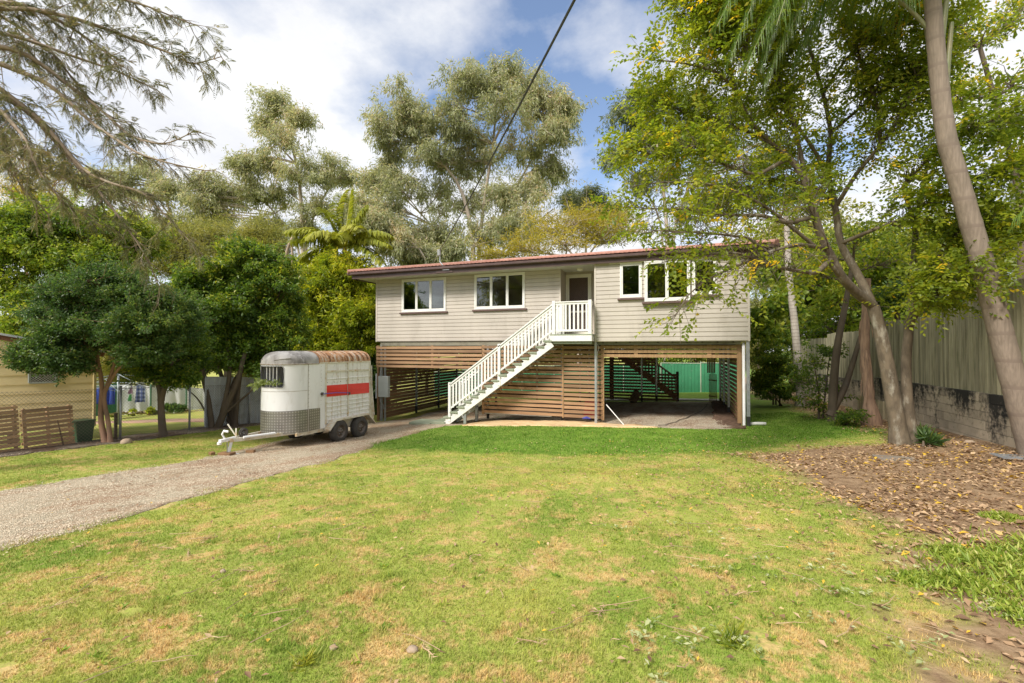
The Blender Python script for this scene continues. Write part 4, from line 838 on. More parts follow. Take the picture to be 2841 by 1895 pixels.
# pallets, bin, stick
M_PAL = pm('pallet_wood', (.50, .32, .185), (.37, .23, .13), 3, .8, .4, 40, island=.28, stretch=(2, .5, 6), grime=(.25, .18, .12), gscale=3, glo=.58)
def pallet(y0, y1, h, x, lab, gap):
    mb = MB(); g = gz1(x, (y0 + y1) / 2) - .02; k = int(h / gap); le = .16
    for i in range(k):
        z = g + (i + .5) * h / k; xx = x - le * (z - g) / h
        mb.beam((xx, y0, z), (xx, y1, z + random.uniform(-.008, .008)), .022, h / k * (.72 + random.uniform(-.08, .12))); mb.beam((xx - .12, y0, z), (xx - .12, y1, z), .02, h / k * .5 if i % 2 else .02)
    for y in (y0 + .05, (y0 + y1) / 2, y1 - .05): mb.beam((x - .06, y, g), (x - .06 - le, y, g + h), .09, .045, (0, 1, 0))
    thing(mb, 'pallet', M_PAL, lab, 'pallet', 'wooden pallets leaning by the shed')
pallet(5.25, 6.44, 1.10, -15.10, 'weathered greyer pallet standing left of the redder one', .10); pallet(6.52, 7.52, 1.04, -15.10, 'reddish wooden pallet with a thin stick leaning on it', .105)
mb = MB(); mb.tube([(-14.98, 7.22, gz1(-15, 7.2)), (-15.06, 7.12, .72)], [.02, .013], 6); thing(mb, 'stick', pm('stick_bark', (.17, .10, .06), (.12, .07, .045), 8, .8), 'thin brown stick propped against the reddish pallet', 'stick')
mb = MB(); g = gz1(-15.4, 7.8); a = .17; b = .21
mb.add([(-15.40 + sx * w, 7.80 + sy * w, g + z) for w, z in ((a, 0), (b, .56)) for sx, sy in ((-1,-1),(1,-1),(1,1),(-1,1))], [(3,2,1,0),(4,5,6,7)] + [(i, (i+1)%4, (i+1)%4+4, i+4) for i in range(4)])
bn = mb.build('wheelie_bin', pm('green_plastic', (.018, .06, .03), (.025, .075, .035), 4, .5), None, .02); tag(bn, 'small dark green bin tucked under the shed corner', 'bin')
MB().box(-15.63, -15.17, 7.57, 8.03, g + .565, g + .60).build('lid', bn.data.materials[0], bn, .015)
# chain wire fence
FX = -14.87
FE = empty('chain_wire_fence', (FX, 8, 0), 'rusty chain wire fence on grey posts along the side boundary', 'fence')
m, nt, b, out = nodes('fence_wire'); b.inputs['Base Color'].default_value = (.17, .14, .11, 1); b.inputs['Roughness'].default_value = .7
y0, y1, pt_, hh = 1.5, 15.9, .085, 1.46; V = []; fs = []; c = 0
def wire(p, q, r=.0028):
    d = q - p; d /= np.linalg.norm(d); a = np.cross(d, [1, 0, 0]); o = len(V)
    for e in (p, q):
        for th in (0, 2.094, 4.189): V.append(e + (np.array([1, 0, 0]) * cos(th) + a * sin(th)) * r)
    fs.extend([(o, o+1, o+4, o+3), (o+1, o+2, o+5, o+4), (o+2, o, o+3, o+5)])
gy = lambda y: gz1(FX, y)
s = y0 - hh
while s < y1:
    for sg in (1, -1):
        a, b_ = (s, s + hh * .95) if sg > 0 else (s + hh * .95, s)
        ya, yb = a, b_
        za, zb = 0.02, hh
        lo_, hi_ = 0., 1.
        for e in (y0, y1):
            pass
        ts = [t for t in (0, 1)]
        f = lambda t: np.array([FX + .012 * sg, ya + (yb - ya) * t, gy(ya + (yb - ya) * t) + za + (zb - za) * t])
        t0, t1 = 0., 1.
        if sg > 0:
            if ya < y0: t0 = (y0 - ya) / (yb - ya)
            if yb > y1: t1 = (y1 - ya) / (yb - ya)
        else:
            if ya > y1: t0 = (ya - y1) / (ya - yb)
            if yb < y0: t1 = (ya - y0) / (ya - yb)
        if t1 - t0 > .02:
            mid = (t0 + t1) / 2; wire(f(t0), f(mid)); wire(f(mid), f(t1))
    s += pt_
for z in (.05, .75, 1.44):
    for y in np.arange(y0, y1, 1.2): wire(np.array([FX, y, gy(y) + z]), np.array([FX, min(y + 1.2, y1), gy(min(y + 1.2, y1)) + z]), .003)
fm = np_mesh('wire_mesh', np.array(V), [np.array(fs)]); link('wire_mesh', fm, m, FE)
for y in (2.4, 5.4, 8.44, 10.40, 12.6, 15.0): MB().tube([(FX - .01, y, gy(y) - .1), (FX - .01, y, gy(y) + 1.52)], .03, 10).build('fence_post', M_STEEL, FE, smooth=True)
MB().box(FX - .10, FX - .04, 8.33, 8.39, gy(8.4) - .1, gy(8.4) + .75).build('timber_stub', M_DARK, FE)
# colorbond style panel fence beyond the trees
def ribbed(mb, p, q, z0f, z1f, pitch=.19, depth=.022):
    p = np.array(p, float); q = np.array(q, float); L = np.linalg.norm(q - p); d = (q - p) / L; n = np.array([d[1], -d[0]]); V = []; s = 0
    xs = []
    while s < L: xs += [(s, 0), (s + pitch * .55, 0), (s + pitch * .65, depth), (s + pitch * .9, depth)]; s += pitch
    for a, o in xs:
        a = min(a, L); c = p + d * a + n * o; t = a / L; V += [(c[0], c[1], z0f(t)), (c[0], c[1], z1f(t))]
    mb.add(V, [(2*i, 2*i+2, 2*i+3, 2*i+1) for i in range(len(xs) - 1)])
mb = MB(); ribbed(mb, (-14.98, 11.0), (-14.9, 17.5), lambda t: -.35 - .3 * t, lambda t: 1.58 - .45 * t); ribbed(mb, (-17.2, 12.6), (-14.98, 11.0), lambda t: -.45, lambda t: 1.32 + .2 * t)
mb.beam((-14.98, 11.0, 1.60), (-14.9, 17.5, 1.15), .05, .05); mb.beam((-17.2, 12.6, 1.34), (-14.98, 11.0, 1.54), .05, .05)
thing(mb, 'metal_panel_fence', pm('zinc_sheet', (.56, .61, .67), (.46, .51, .56), 2, .45, metal=.3, grime=(.30, .29, .28), gscale=2), 'grey ribbed metal fence behind the wire fence and tree trunks', 'fence')
# green corrugated fence and white cloth fence at the back of the yard
def S_(mx, my, Y): p = ray(240 + mx * .21268, 980 + my * .21268) * Y; p[2] += CZ; return p
a, b = S_(95, 770, 20), S_(385, 770, 21.5); mb = MB(); ribbed(mb, a[:2], b[:2], lambda t: a[2] - .2, lambda t: a[2] + 1.15, .10, .02); thing(mb, 'corrugated_fence', pm('green_sheet', (.03, .16, .085), (.04, .20, .11), 3, .5), 'dark green corrugated fence panel behind the clothesline', 'fence')
CF = empty('cloth_fence', S_(900, 770, 24), 'white sheeting fence hung on green posts behind the rock border', 'fence')
V = []; fs = []; NX, NZ = 70, 8; a, b = S_(390, 760, 23.5), S_(1620, 770, 26)
for i in range(NX + 1):
    for j in range(NZ + 1):
        t, s = i / NX, j / NZ; sag = .07 * abs(sin(pi * t * 4)) * s
        q = a + (b - a) * t; V.append((q[0] + .04 * sin(t * 60) * (1 - s * .5), q[1] + .05 * sin(t * 43 + s * 3), q[2] - .2 + 1.62 * s - sag))
fs = [(i*(NZ+1)+j, (i+1)*(NZ+1)+j, (i+1)*(NZ+1)+j+1, i*(NZ+1)+j+1) for i in range(NX) for j in range(NZ)]
mb = MB(); mb.add(V, fs); mb.build('sheeting', pm('white_sheeting', (.62, .63, .64), (.54, .55, .57), 2, .7), CF, smooth=True)
for mx in (400, 835, 1300, 1600): p = S_(mx, 760, 23.2 + (mx - 400) * .0022); MB().tube([(p[0], p[1], p[2] - .3), (p[0], p[1], p[2] + 1.45)], .045, 8).build('fence_post', pm('green_post', (.06, .15, .09), (.09, .19, .12), 5, .6), CF)
# clothesline and washing
M_LINE = pm('line_steel', (.30, .34, .36), (.25, .28, .30), 6, .45, metal=.4)
cm = S_(412, 700, 17.0); cx_, cy_ = cm[0], cm[1]; cg = gz1(cx_, cy_); ct = S_(412, 268, 17.0)[2]; cl_z = S_(600, 415, 17.0)[2]
CL = empty('clothesline', (cx_, cy_, cg), 'rotary clothesline with washing hung from it', 'clothesline')
MB().tube([(cx_, cy_, cg - .1), (cx_, cy_, ct)], .035, 10).build('mast', M_LINE, CL, smooth=True)
R_ = 2.35; ca_ = radians(-19.8 + 8)
cor = [np.array([cx_ + R_ * cos(ca_ + k * pi / 2), cy_ + R_ * sin(ca_ + k * pi / 2), cl_z]) for k in range(4)]
mb = MB(); cen = np.array([cx_, cy_, ct - .02])
for c in cor: mb.tube([cen, c], .014, 8); mb.tube([(cx_, cy_, cl_z - .25), cen + (c - cen) * .55 - (0, 0, .0)], .012, 6)
mb.build('arm', M_LINE, CL)
mb = MB()
for s in (1., .8, .6, .4):
    for k in range(4):
        p, q = cen + (cor[k] - cen) * s, cen + (cor[(k + 1) % 4] - cen) * s; p[2] = q[2] = cl_z + (1 - s) * (ct - cl_z) * .2; mb.tube([p, (p + q) / 2 - (0, 0, .03), q], .006 if s < 1 else .011, 5)
mb.build('line', M_LINE, CL)
def cloth(name, poly, Y, mat, label, cat, wav=.03, group=None):
    pts = [S_(x, y, Y) for x, y in poly]; pts = np.array(pts); lo, hi = pts.min(0), pts.max(0)
    px_ = [(x, y) for x, y in poly]; xs = [p[0] for p in px_]; ys = [p[1] for p in px_]
    gx, gy_ = np.meshgrid(np.arange(min(xs), max(xs), 5.), np.arange(min(ys), max(ys), 7.)); g = np.c_[gx.ravel(), gy_.ravel()]
    allp = [Vector(p) for p in px_] + [Vector(p) for p in g.tolist()]; n = len(px_)
    V, E, Fc, *_ = delaunay_2d_cdt(allp, [(i, (i + 1) % n) for i in range(n)], [list(range(n))], 1, 1e-5)
    W = []
    for v in V:
        p = S_(v.x, v.y, Y); k = (v.y - min(ys)) / (max(ys) - min(ys) + 1e-6); p[1] += wav * sin(v.x * .11 + k) * (.3 + k); p[0] += wav * .3 * sin(v.x * .19); W.append(p)
    me = np_mesh(name, np.array(W), [np.array([f for f in Fc if len(f) == 3])], None, True); return tag(link(name, me, mat), label, cat, group)
def plaid():
    m, nt, b, out = nodes('blue_plaid'); s = N(nt, 'ShaderNodeSeparateXYZ'); nt.links.new(pos(nt), s.inputs[0])
    f = math_n(nt, 'ADD', math_n(nt, 'SINE', math_n(nt, 'MULTIPLY', s.outputs[0], 38)), math_n(nt, 'SINE', math_n(nt, 'MULTIPLY', s.outputs[2], 42)))
    nt.links.new(ramp(nt, math_n(nt, 'MULTIPLY_ADD', f, .25), [(.0, (.03, .045, .14)), (.5, (.07, .10, .24)), (1, (.34, .38, .48))]), b.inputs['Base Color']); b.inputs['Roughness'].default_value = .9
    for n_ in nt.nodes:
        if n_.type == 'MATH' and n_.operation == 'MULTIPLY_ADD': n_.inputs[2].default_value = .5
    return m
WG = 'washing on the clothesline'
cloth('blue_sheet', [(100, 445), (200, 440), (385, 446), (352, 668), (240, 676), (128, 660)], 18.6, pm('blue_cloth_sheet', (.03, .07, .36), (.02, .05, .28), 2, .85), 'large royal blue sheet hanging on the clothesline', 'sheet', .05, WG)
cloth('shirt', [(655, 425), (690, 418), (735, 422), (760, 440), (766, 570), (757, 640), (735, 632), (700, 640), (655, 640), (652, 560), (632, 660), (622, 655), (640, 480)], 17.4, plaid(), 'blue plaid long sleeved shirt hanging on the clothesline', 'shirt', .03, WG)
cloth('garment', [(578, 425), (592, 422), (612, 528), (600, 525), (560, 535), (543, 520)], 17.4, pm('plum_cloth', (.10, .06, .09), (.14, .08, .12), 6, .9), 'dark plum garment pegged on the clothesline', 'garment', .02, WG)
cloth('garment', [(562, 537), (588, 535), (582, 622), (548, 628), (542, 610)], 17.45, pm('green_cloth', (.03, .17, .05), (.04, .22, .07), 6, .9), 'small green garment hanging below the plum one', 'garment', .02, WG)
cloth('towel', [(436, 422), (550, 418), (552, 465), (500, 486), (440, 480)], 17.9, pm('white_cloth', (.66, .68, .74), (.55, .58, .68), 9, .9), 'short white and lilac towel hanging near the clothesline mast', 'towel', .02, WG)
# rocks and plants along the cloth fence
def rock(c, r, seed):
    rs = np.random.default_rng(seed); V = []; k, l = 9, 6; sc_ = rs.uniform(.7, 1.35, 3)
    for j in range(l + 1):
        ph = pi * j / l
        for i in range(k):
            t = 2 * pi * i / k; q = 1 + rs.uniform(-.16, .16) if 0 < j < l else 1
            V.append((c[0] + r * sc_[0] * q * sin(ph) * cos(t), c[1] + r * sc_[1] * q * sin(ph) * sin(t), c[2] + r * .72 * sc_[2] * q * cos(ph)))
    return MB().add(V, [(j*k+i, j*k+(i+1) % k, (j+1)*k+(i+1) % k, (j+1)*k+i) for j in range(l) for i in range(k)])
MR = [pm('pale_rock', (.52, .45, .38), (.40, .34, .28), 6, .85, .5, 20), pm('tan_rock', (.42, .32, .23), (.33, .25, .18), 6, .85, .5, 20), pm('grey_rock', (.42, .42, .41), (.32, .31, .30), 6, .85, .5, 20)]
rs_ = np.random.default_rng(3); mx = 268.
i = 0
while mx < 1490:
    w = float(rs_.uniform(38, 92)); Y = 22.2 + (mx - 268) * .0013; p = S_(mx + w / 2, 785 - (mx - 268) * .006, Y); r = w * .5 * .21268 / F * Y
    q = rs_.integers(0, 3); o = rock((p[0], p[1], p[2] + r * .15), r * 1.05, 100 + i).build('border_rock', MR[q], None, .012, True)
    tag(o, 'rounded rock in the border along the white cloth fence', 'rock', 'rocks edging the garden bed next door'); mx += w * .93; i += 1
# ================================================================= TREES AND PLANTS
def unit(a): return a / (np.linalg.norm(a, axis=-1, keepdims=True) + 1e-9)
class Leaves:
    """many folded leaf faces in one mesh"""
    def __init__(s): s.V = []; s.S = []
    def add(s, Pb, D, L, W, sh, nrm=None, fold=.18):
        k = len(Pb); D = unit(D); L = np.broadcast_to(L, k)[:, None]; W = np.broadcast_to(W, k)[:, None]
        if nrm is None: nrm = RNG.normal(0, 1, (k, 3)) + np.array([0, 0, .8])
        sd = unit(np.cross(D, nrm)); up = unit(np.cross(sd, D))
        tip = Pb + D * L - up * L * .06; mid = Pb + D * L * .46
        s.V.append(np.stack([Pb, mid + sd * W * .5 + up * W * fold, tip, mid - sd * W * .5 + up * W * fold], 1)); s.S.append(np.repeat(np.clip(sh, 0, 1), 4))
    def build(s, name, mat, parent):
        V = np.concatenate(s.V).reshape(-1, 3); i = np.arange(len(V) // 4)[:, None] * 4
        return link(name, np_mesh(name, V, [np.r_[np.c_[i, i + 1, i + 2], np.c_[i, i + 2, i + 3]]], {'shade': np.concatenate(s.S)}), mat, parent)
class Wood:
    def __init__(s): s.V = []; s.F = []; s.n = 0
    def tube(s, pts, r, k=5):
        pts = np.asarray(pts, float); m = len(pts); r = np.broadcast_to(np.asarray(r, float), (m,)); T_ = unit(np.gradient(pts, axis=0))
        ref = np.array([.2, .3, 1.]) if abs(T_[:, 2]).mean() < .75 else np.array([1., .2, 0])
        a = unit(np.cross(T_, ref)); b = np.cross(T_, a); th = np.arange(k) * 2 * pi / k
        V = pts[:, None] + (a[:, None] * np.cos(th)[None, :, None] + b[:, None] * np.sin(th)[None, :, None]) * r[:, None, None]
        i, j = np.meshgrid(np.arange(m - 1), np.arange(k), indexing='ij'); o = s.n
        s.F.append(np.stack([i*k+j, i*k+(j+1) % k, (i+1)*k+(j+1) % k, (i+1)*k+j], -1).reshape(-1, 4) + o); s.V.append(V.reshape(-1, 3)); s.n += m * k
    def build(s, name, mat, parent): return link(name, np_mesh(name, np.concatenate(s.V), [np.concatenate(s.F)], None, True), mat, parent)
def bez(a, b, sag=.0, wig=.08, n=7, bow=None):
    a, b = np.asarray(a, float), np.asarray(b, float); d = np.linalg.norm(b - a); m = (a + b) / 2 + RNG.normal(0, wig * d, 3) + np.array([0, 0, sag * d])
    if bow is not None: m = m + bow
    t = np.linspace(0, 1, n)[:, None]; return (1 - t) ** 2 * a + 2 * t * (1 - t) * m + t ** 2 * b
def smooth_path(pts, n=24):
    pts = np.asarray(pts, float); s = np.concatenate([[0], np.cumsum(np.linalg.norm(np.diff(pts, axis=0), axis=1))]); t = np.linspace(0, s[-1], n)
    q = np.stack([np.interp(t, s, pts[:, i]) for i in range(3)], 1)
    for _ in range(2): q[1:-1] = (q[:-2] + 2 * q[1:-1] + q[2:]) / 4
    return q
def bark(name, a, b_, sc=3, st=(1, 1, .4), g=(.12, .10, .08)): return pm(name, a, b_, sc, .85, .6, 18, stretch=st, grime=g, gscale=4, glo=.55)
B_GUM = bark('gum_bark', (.52, .45, .38), (.38, .31, .25), 1.2); B_DARK = bark('dark_bark', (.15, .115, .08), (.10, .075, .055), 4); B_RED = bark('pinkish_bark', (.34, .20, .13), (.25, .15, .10), 4)
B_GREY = bark('lichen_bark', (.165, .13, .088), (.09, .07, .047), 11, g=(.42, .40, .33)); B_PALM = bark('palm_bark', (.36, .29, .235), (.27, .215, .17), 5, (1, 1, 2), g=(.20, .15, .12))
GUM = [(0, (.16, .18, .11)), (.35, (.29, .315, .18)), (.7, (.42, .43, .27)), (.9, (.52, .46, .31)), (1, (.56, .43, .30))]
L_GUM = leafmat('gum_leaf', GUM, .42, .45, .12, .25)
L_GUM2 = leafmat('blue_gum_leaf', [(0, (0.070, 0.101, 0.046)), (.5, (0.140, 0.176, 0.078)), (1, (0.266, 0.284, 0.143))], .3, .45, .15, .2)
L_LUSH = leafmat('lush_leaf', [(0, (0.056, 0.112, 0.018)), (.4, (0.144, 0.225, 0.027)), (.75, (0.320, 0.375, 0.045)), (1, (0.480, 0.465, 0.075))], .45, .4, .35, .3)
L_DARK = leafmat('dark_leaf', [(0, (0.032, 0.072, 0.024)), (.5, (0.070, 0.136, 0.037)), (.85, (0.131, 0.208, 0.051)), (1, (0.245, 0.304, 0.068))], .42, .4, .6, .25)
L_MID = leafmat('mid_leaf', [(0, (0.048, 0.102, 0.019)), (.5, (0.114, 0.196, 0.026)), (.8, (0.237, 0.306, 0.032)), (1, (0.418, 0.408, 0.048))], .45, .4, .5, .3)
L_YEL = leafmat('yellow_green_leaf', [(0, (0.095, 0.143, 0.014)), (.4, (0.230, 0.299, 0.022)), (.75, (0.446, 0.468, 0.030)), (1, (0.594, 0.520, 0.060))], .55, .4, .5, .3)
L_OLIVE = leafmat('olive_leaf', [(0, (0.120, 0.150, 0.035)), (.5, (0.255, 0.270, 0.063)), (1, (0.435, 0.390, 0.105))], .35, .5, .25, .3)
L_GOLD = leafmat('golden_leaf', [(0, (0.162, 0.155, 0.024)), (.5, (0.365, 0.326, 0.042)), (1, (0.608, 0.465, 0.060))], .4, .5, .3, .3)
L_AUT = leafmat('light_canopy_leaf', [(0, (0.072, 0.119, 0.016)), (.35, (0.167, 0.231, 0.022)), (.7, (0.319, 0.357, 0.029)), (.88, (0.493, 0.448, 0.039)), (.95, (0.725, 0.504, 0.033)), (1, (0.841, 0.532, 0.039))], .58, .4, .5, .22)
L_FERN = leafmat('feathery_leaf', [(0, (0.070, 0.077, 0.034)), (.4, (0.154, 0.168, 0.068)), (.75, (0.280, 0.266, 0.128)), (1, (0.364, 0.280, 0.135))], .25, .5, .5, .25)
L_PALM = leafmat('palm_leaflet', [(0, (0.048, 0.105, 0.022)), (.5, (0.120, 0.203, 0.038)), (.85, (0.224, 0.300, 0.053)), (1, (0.640, 0.495, 0.090))], .35, .4, .5, .2)
L_KENT = leafmat('sunny_palm_leaflet', [(0, (0.126, 0.168, 0.019)), (.5, (0.294, 0.322, 0.039)), (1, (0.532, 0.490, 0.078))], .35, .4, .5, .2)

def tree(name, label, cat, base, trunks, blobs, leafm, barkm, L, W, ncl, nlf, cr, droop=.3, group=None, limb=.05, twig=.012, shell=.55, flat=.75, outward=.6, shade=(.45, .25), under=0, split=1, fr_=(.30, .62), tuft=2.4, wid=.5):
    if split > 1:
        nb = []
        for c, rad in blobs:
            rad = np.asarray(rad, float); kk = max(2, int(split * RNG.uniform(.7, 1.3)))
            for _ in range(kk):
                d_ = unit(RNG.normal(0, 1, 3)) * RNG.uniform(.22, .78); f_ = RNG.uniform(*fr_); nb.append((np.asarray(c, float) + d_ * rad, rad * f_ * np.array([1.1, 1.1, .9])))
        blobs = nb
    """trunks: list of (points, r0, r1); blobs: (centre, (rx, ry, rz)); clumps of leaves on twigs that grow from limbs"""
    root = empty(name, base, label, cat, group); wd = Wood(); lv = Leaves(); nodes_ = []
    for pts, r0, r1 in trunks:
        q = smooth_path(pts, 16); rr = np.linspace(r0, r1, len(q)); rr[0] *= 1.25; wd.tube(q, rr, 9); nodes_ += [(p, r, q[0][2]) for p, r in zip(q[5:], rr[5:])]
    NP_ = np.array([p for p, r, _ in nodes_]); NR_ = np.array([r for p, r, _ in nodes_])
    for c, rad in blobs:
        c = np.asarray(c, float); rad = np.asarray(rad, float)
        cost = np.linalg.norm((NP_ - c), axis=1) + np.clip(NP_[:, 2] - c[2], 0, 99) * 2.5; i = int(cost.argmin())
        lp = bez(NP_[i], c, .06, .07, 8); r0 = min(NR_[i] * .8, limb * (1 + np.linalg.norm(rad) * .12)); wd.tube(lp, np.linspace(r0, twig * 1.4, len(lp)), 6)
        k = max(3, int(ncl * RNG.uniform(.85, 1.15))); d = unit(RNG.normal(0, 1, (k, 3))); d[:, 2] = np.where(d[:, 2] < -.35, -d[:, 2] * (1 - under), d[:, 2]); rr = (RNG.uniform(shell, 1.0, k) * (1 + .22 * np.clip(RNG.normal(0, 1, k), 0, 2)))[:, None]; pc = c + d * rr * rad
        bs = float(RNG.normal(0, .08))
        for p, dd in zip(pc, d):
            j = RNG.integers(3, len(lp)); e = p + (dd * .75 + RNG.normal(0, .4, 3) + np.array([0, 0, .25 - droop])) * cr * tuft * RNG.uniform(.5, 1.5); tw = np.concatenate([bez(lp[j], p, .04, .10, 5), [e]]); wd.tube(tw, np.linspace(twig * 1.3, twig * .3, 6), 4)
            m = max(4, int(nlf * RNG.uniform(.6, 1.4))); t_ = RNG.uniform(-.2, 1.0, m)[:, None]; off = RNG.normal(0, 1, (m, 3)) * cr * np.array([1, 1, flat]) * wid * (1.15 - .6 * t_); pp = p + (e - p) * t_ + off
            dr = unit(off) * outward + RNG.normal(0, .55, (m, 3)) + dd * .25; dr[:, 2] -= droop
            lv.add(pp, dr, L * RNG.uniform(.65, 1.3, m), W * RNG.uniform(.7, 1.25, m), shade[0] + bs + RNG.normal(0, .07) + RNG.normal(0, shade[1] * .6, m) + .10 * dd[2] + .09 * off[:, 2] / (cr * flat * wid))  # leaf colour lightens toward clump tops, highlights painted into the crown
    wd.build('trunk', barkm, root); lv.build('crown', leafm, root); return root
def B(lst, Y, depth=1.0, jit=.06):
    """crown masses given as picture-plane centre and half-size at depth Y"""
    out = []
    for it in lst:
        x, y, rx, ry = it[:4]; yy = it[4] if len(it) > 4 else Y * (1 + RNG.uniform(-jit, jit)); k = PX(0, yy)
        out.append((P(x, y, yy), (rx * k, (rx + ry) / 2 * k * depth, ry * k)))
    return out
def gpt(x, Y): p = P(x, 800, Y); return np.array([p[0], p[1], gz1(p[0], p[1]) - .05])

# --- tall gums behind
def gum(label, Y, x0, stems, blobs, leafm=L_GUM, ncl=26, nlf=60, group='tall gums behind the house', L=.44, W=.10, cr=.50, r0=.42):
    b = gpt(x0, Y); tr = [([b] + [P(x, y, Y * (1 + .02 * i)) for x, y in s], r0 * (1 - .25 * i), .07) for i, s in enumerate(stems)]
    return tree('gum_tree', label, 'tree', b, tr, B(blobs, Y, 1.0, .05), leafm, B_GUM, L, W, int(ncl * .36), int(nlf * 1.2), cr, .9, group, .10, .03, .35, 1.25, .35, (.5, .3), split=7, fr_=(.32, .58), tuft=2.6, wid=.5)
gum('huge spreading gum tree with a rounded crown rising above the roof', 46, 1085, [[(1088, 560), (1075, 480), (1050, 400), (960, 330)], [(1100, 560), (1115, 430), (1140, 300), (1135, 190)], [(1120, 570), (1160, 470), (1215, 380), (1260, 290)], [(1060, 590), (1010, 540), (950, 470), (880, 420)], [(1120, 600), (1190, 545), (1270, 480)]],
    [(1130,175,85,42),(1075,205,65,45),(1200,200,75,50),(1245,245,50,45),(1150,265,95,55),(1040,275,60,50),(925,250,60,45),(885,295,48,48),(965,310,60,45),(895,370,52,42),(1000,375,75,55),(1095,370,85,60),(1215,350,75,60),(1280,300,40,35),(1275,390,38,35),(935,430,75,48),(1035,455,85,55),(1150,455,75,55),(1225,440,60,45),(870,490,55,45),(915,540,55,38),(1000,540,60,40),(1115,540,75,42),(1195,530,55,45),(870,420,30,20),(1060,330,60,45),(1290,250,25,20)], ncl=25, nlf=58)
gum('tall slender gum tree with a separate top tuft left of the palm', 50, 697, [[(697, 590), (692, 480), (690, 400), (665, 320), (650, 250)], [(702, 540), (730, 470), (770, 410)], [(690, 560), (640, 500), (590, 440)]],
    [(640,250,46,34),(690,278,34,28),(606,290,30,22),(628,228,22,16),(640,335,58,42),(600,380,50,45),(680,390,60,50),(745,395,50,48),(790,410,30,40),(640,455,55,45),(730,470,50,45),(570,440,45,45),(520,450,42,40),(480,480,35,35),(600,520,60,40),(690,530,45,35),(560,380,22,16)], ncl=22, nlf=52)
gum('pale olive gum clump far behind the feathery left branches', 52, 400, [[(400, 560), (390, 470), (360, 400)], [(420, 560), (470, 480), (520, 430)]],
    [(330,400,60,45),(380,440,60,45),(290,450,60,45),(450,470,55,45),(510,520,60,45),(400,520,70,45),(230,420,50,40),(470,420,35,30),(300,520,60,40)], ncl=20, nlf=48)
gum('hazy gum tree half hidden by the yellow green canopy', 50, 1530, [[(1535, 560), (1520, 400), (1500, 280)], [(1545, 520), (1600, 380), (1650, 280)], [(1520, 500), (1460, 400)]],
    [(1480,215,42,36),(1445,262,36,34),(1525,240,55,48),(1490,320,65,50),(1418,365,30,22),(1560,320,55,50),(1600,240,55,50),(1450,330,30,22),(1550,410,65,50),(1640,330,60,60),(1660,440,60,50),(1480,420,40,40),(1590,490,60,40),(1700,260,55,50),(1760,360,60,60)], L_GUM2, ncl=20, nlf=48)
gum('small dark gum crown just above the middle of the roof', 58, 1345, [[(1345, 560), (1345, 480)]], [(1310,462,34,26),(1365,452,42,30),(1345,492,55,28),(1400,490,35,28)], L_GUM2, ncl=26, nlf=46)
gum('drooping gum boughs low between the palm and the huge gum', 40, 980, [[(985, 600), (960, 560), (920, 540)], [(990, 605), (1020, 560)]], [(850,510,45,32),(900,560,50,25),(820,480,30,30),(960,585,40,18),(1040,580,30,20)], ncl=34, nlf=60, r0=.14)

# --- poinciana-like flat crowns above the roof
def feathery(label, Y, x0, stems, blobs, leafm, group, ncl=34, nlf=44): 
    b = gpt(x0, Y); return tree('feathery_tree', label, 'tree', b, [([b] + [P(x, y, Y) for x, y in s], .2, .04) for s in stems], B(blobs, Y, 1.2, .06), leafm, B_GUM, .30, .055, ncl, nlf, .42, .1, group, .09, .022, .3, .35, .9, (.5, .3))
feathery('wide golden green feathery tree above the roof beside the canopy', 32, 1330, [[(1330, 600), (1300, 560), (1260, 540)], [(1335, 600), (1370, 560), (1400, 530)], [(1330, 590), (1180, 575)]], [(1255,535,45,22),(1320,510,55,20),(1390,512,50,24),(1300,560,60,22),(1380,560,60,25),(1430,540,45,28),(1210,575,50,16),(1140,590,50,12),(1350,535,60,20)], L_GOLD, 'feathery trees behind the house')

# --- left background masses
def mass(name, label, Y, x0, stems, blobs, leafm, barkm=B_DARK, L=.16, W=.08, ncl=40, nlf=70, cr=.30, droop=.45, r0=.16, group=None, shade=(.5, .3), shell=.6, under=0, split=1, fr_=(.30, .62), tuft=2.4, wid=.5):
    if split > 1:
        nb = []
        for c, rad in blobs:
            rad = np.asarray(rad, float); kk = max(2, int(split * RNG.uniform(.7, 1.3)))
            for _ in range(kk):
                d_ = unit(RNG.normal(0, 1, 3)) * RNG.uniform(.22, .78); f_ = RNG.uniform(*fr_); nb.append((np.asarray(c, float) + d_ * rad, rad * f_ * np.array([1.1, 1.1, .9])))
        blobs = nb
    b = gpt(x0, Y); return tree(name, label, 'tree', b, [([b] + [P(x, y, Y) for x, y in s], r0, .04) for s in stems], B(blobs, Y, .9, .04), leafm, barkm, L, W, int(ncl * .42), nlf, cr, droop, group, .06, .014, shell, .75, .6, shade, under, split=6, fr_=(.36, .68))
mass('lush_tree', 'broad bright green tree filling the far left behind the shed', 24, 90, [[(90, 760), (80, 640), (60, 540)], [(95, 760), (180, 650)], [(85, 760), (20, 650)]],
    [(40,520,80,60),(130,520,85,60),(215,560,80,60),(60,600,90,65),(160,620,90,65),(270,620,75,65),(10,680,70,65),(110,700,90,60),(210,700,90,60),(300,690,70,60),(60,770,80,50),(320,560,50,45),(-40,600,70,80)], L_LUSH, ncl=52, nlf=75, L=.20, W=.085, cr=.34)
mass('golden_tree', 'thin yellow brown tree top behind the left branches', 34, 60, [[(60, 560), (50, 420)], [(62, 520), (120, 430)]], [(20,390,50,40),(80,370,55,40),(140,420,50,40),(40,450,60,40),(110,470,60,40)], L_GOLD, B_RED, .2, .05, 22, 36, .45, .2)
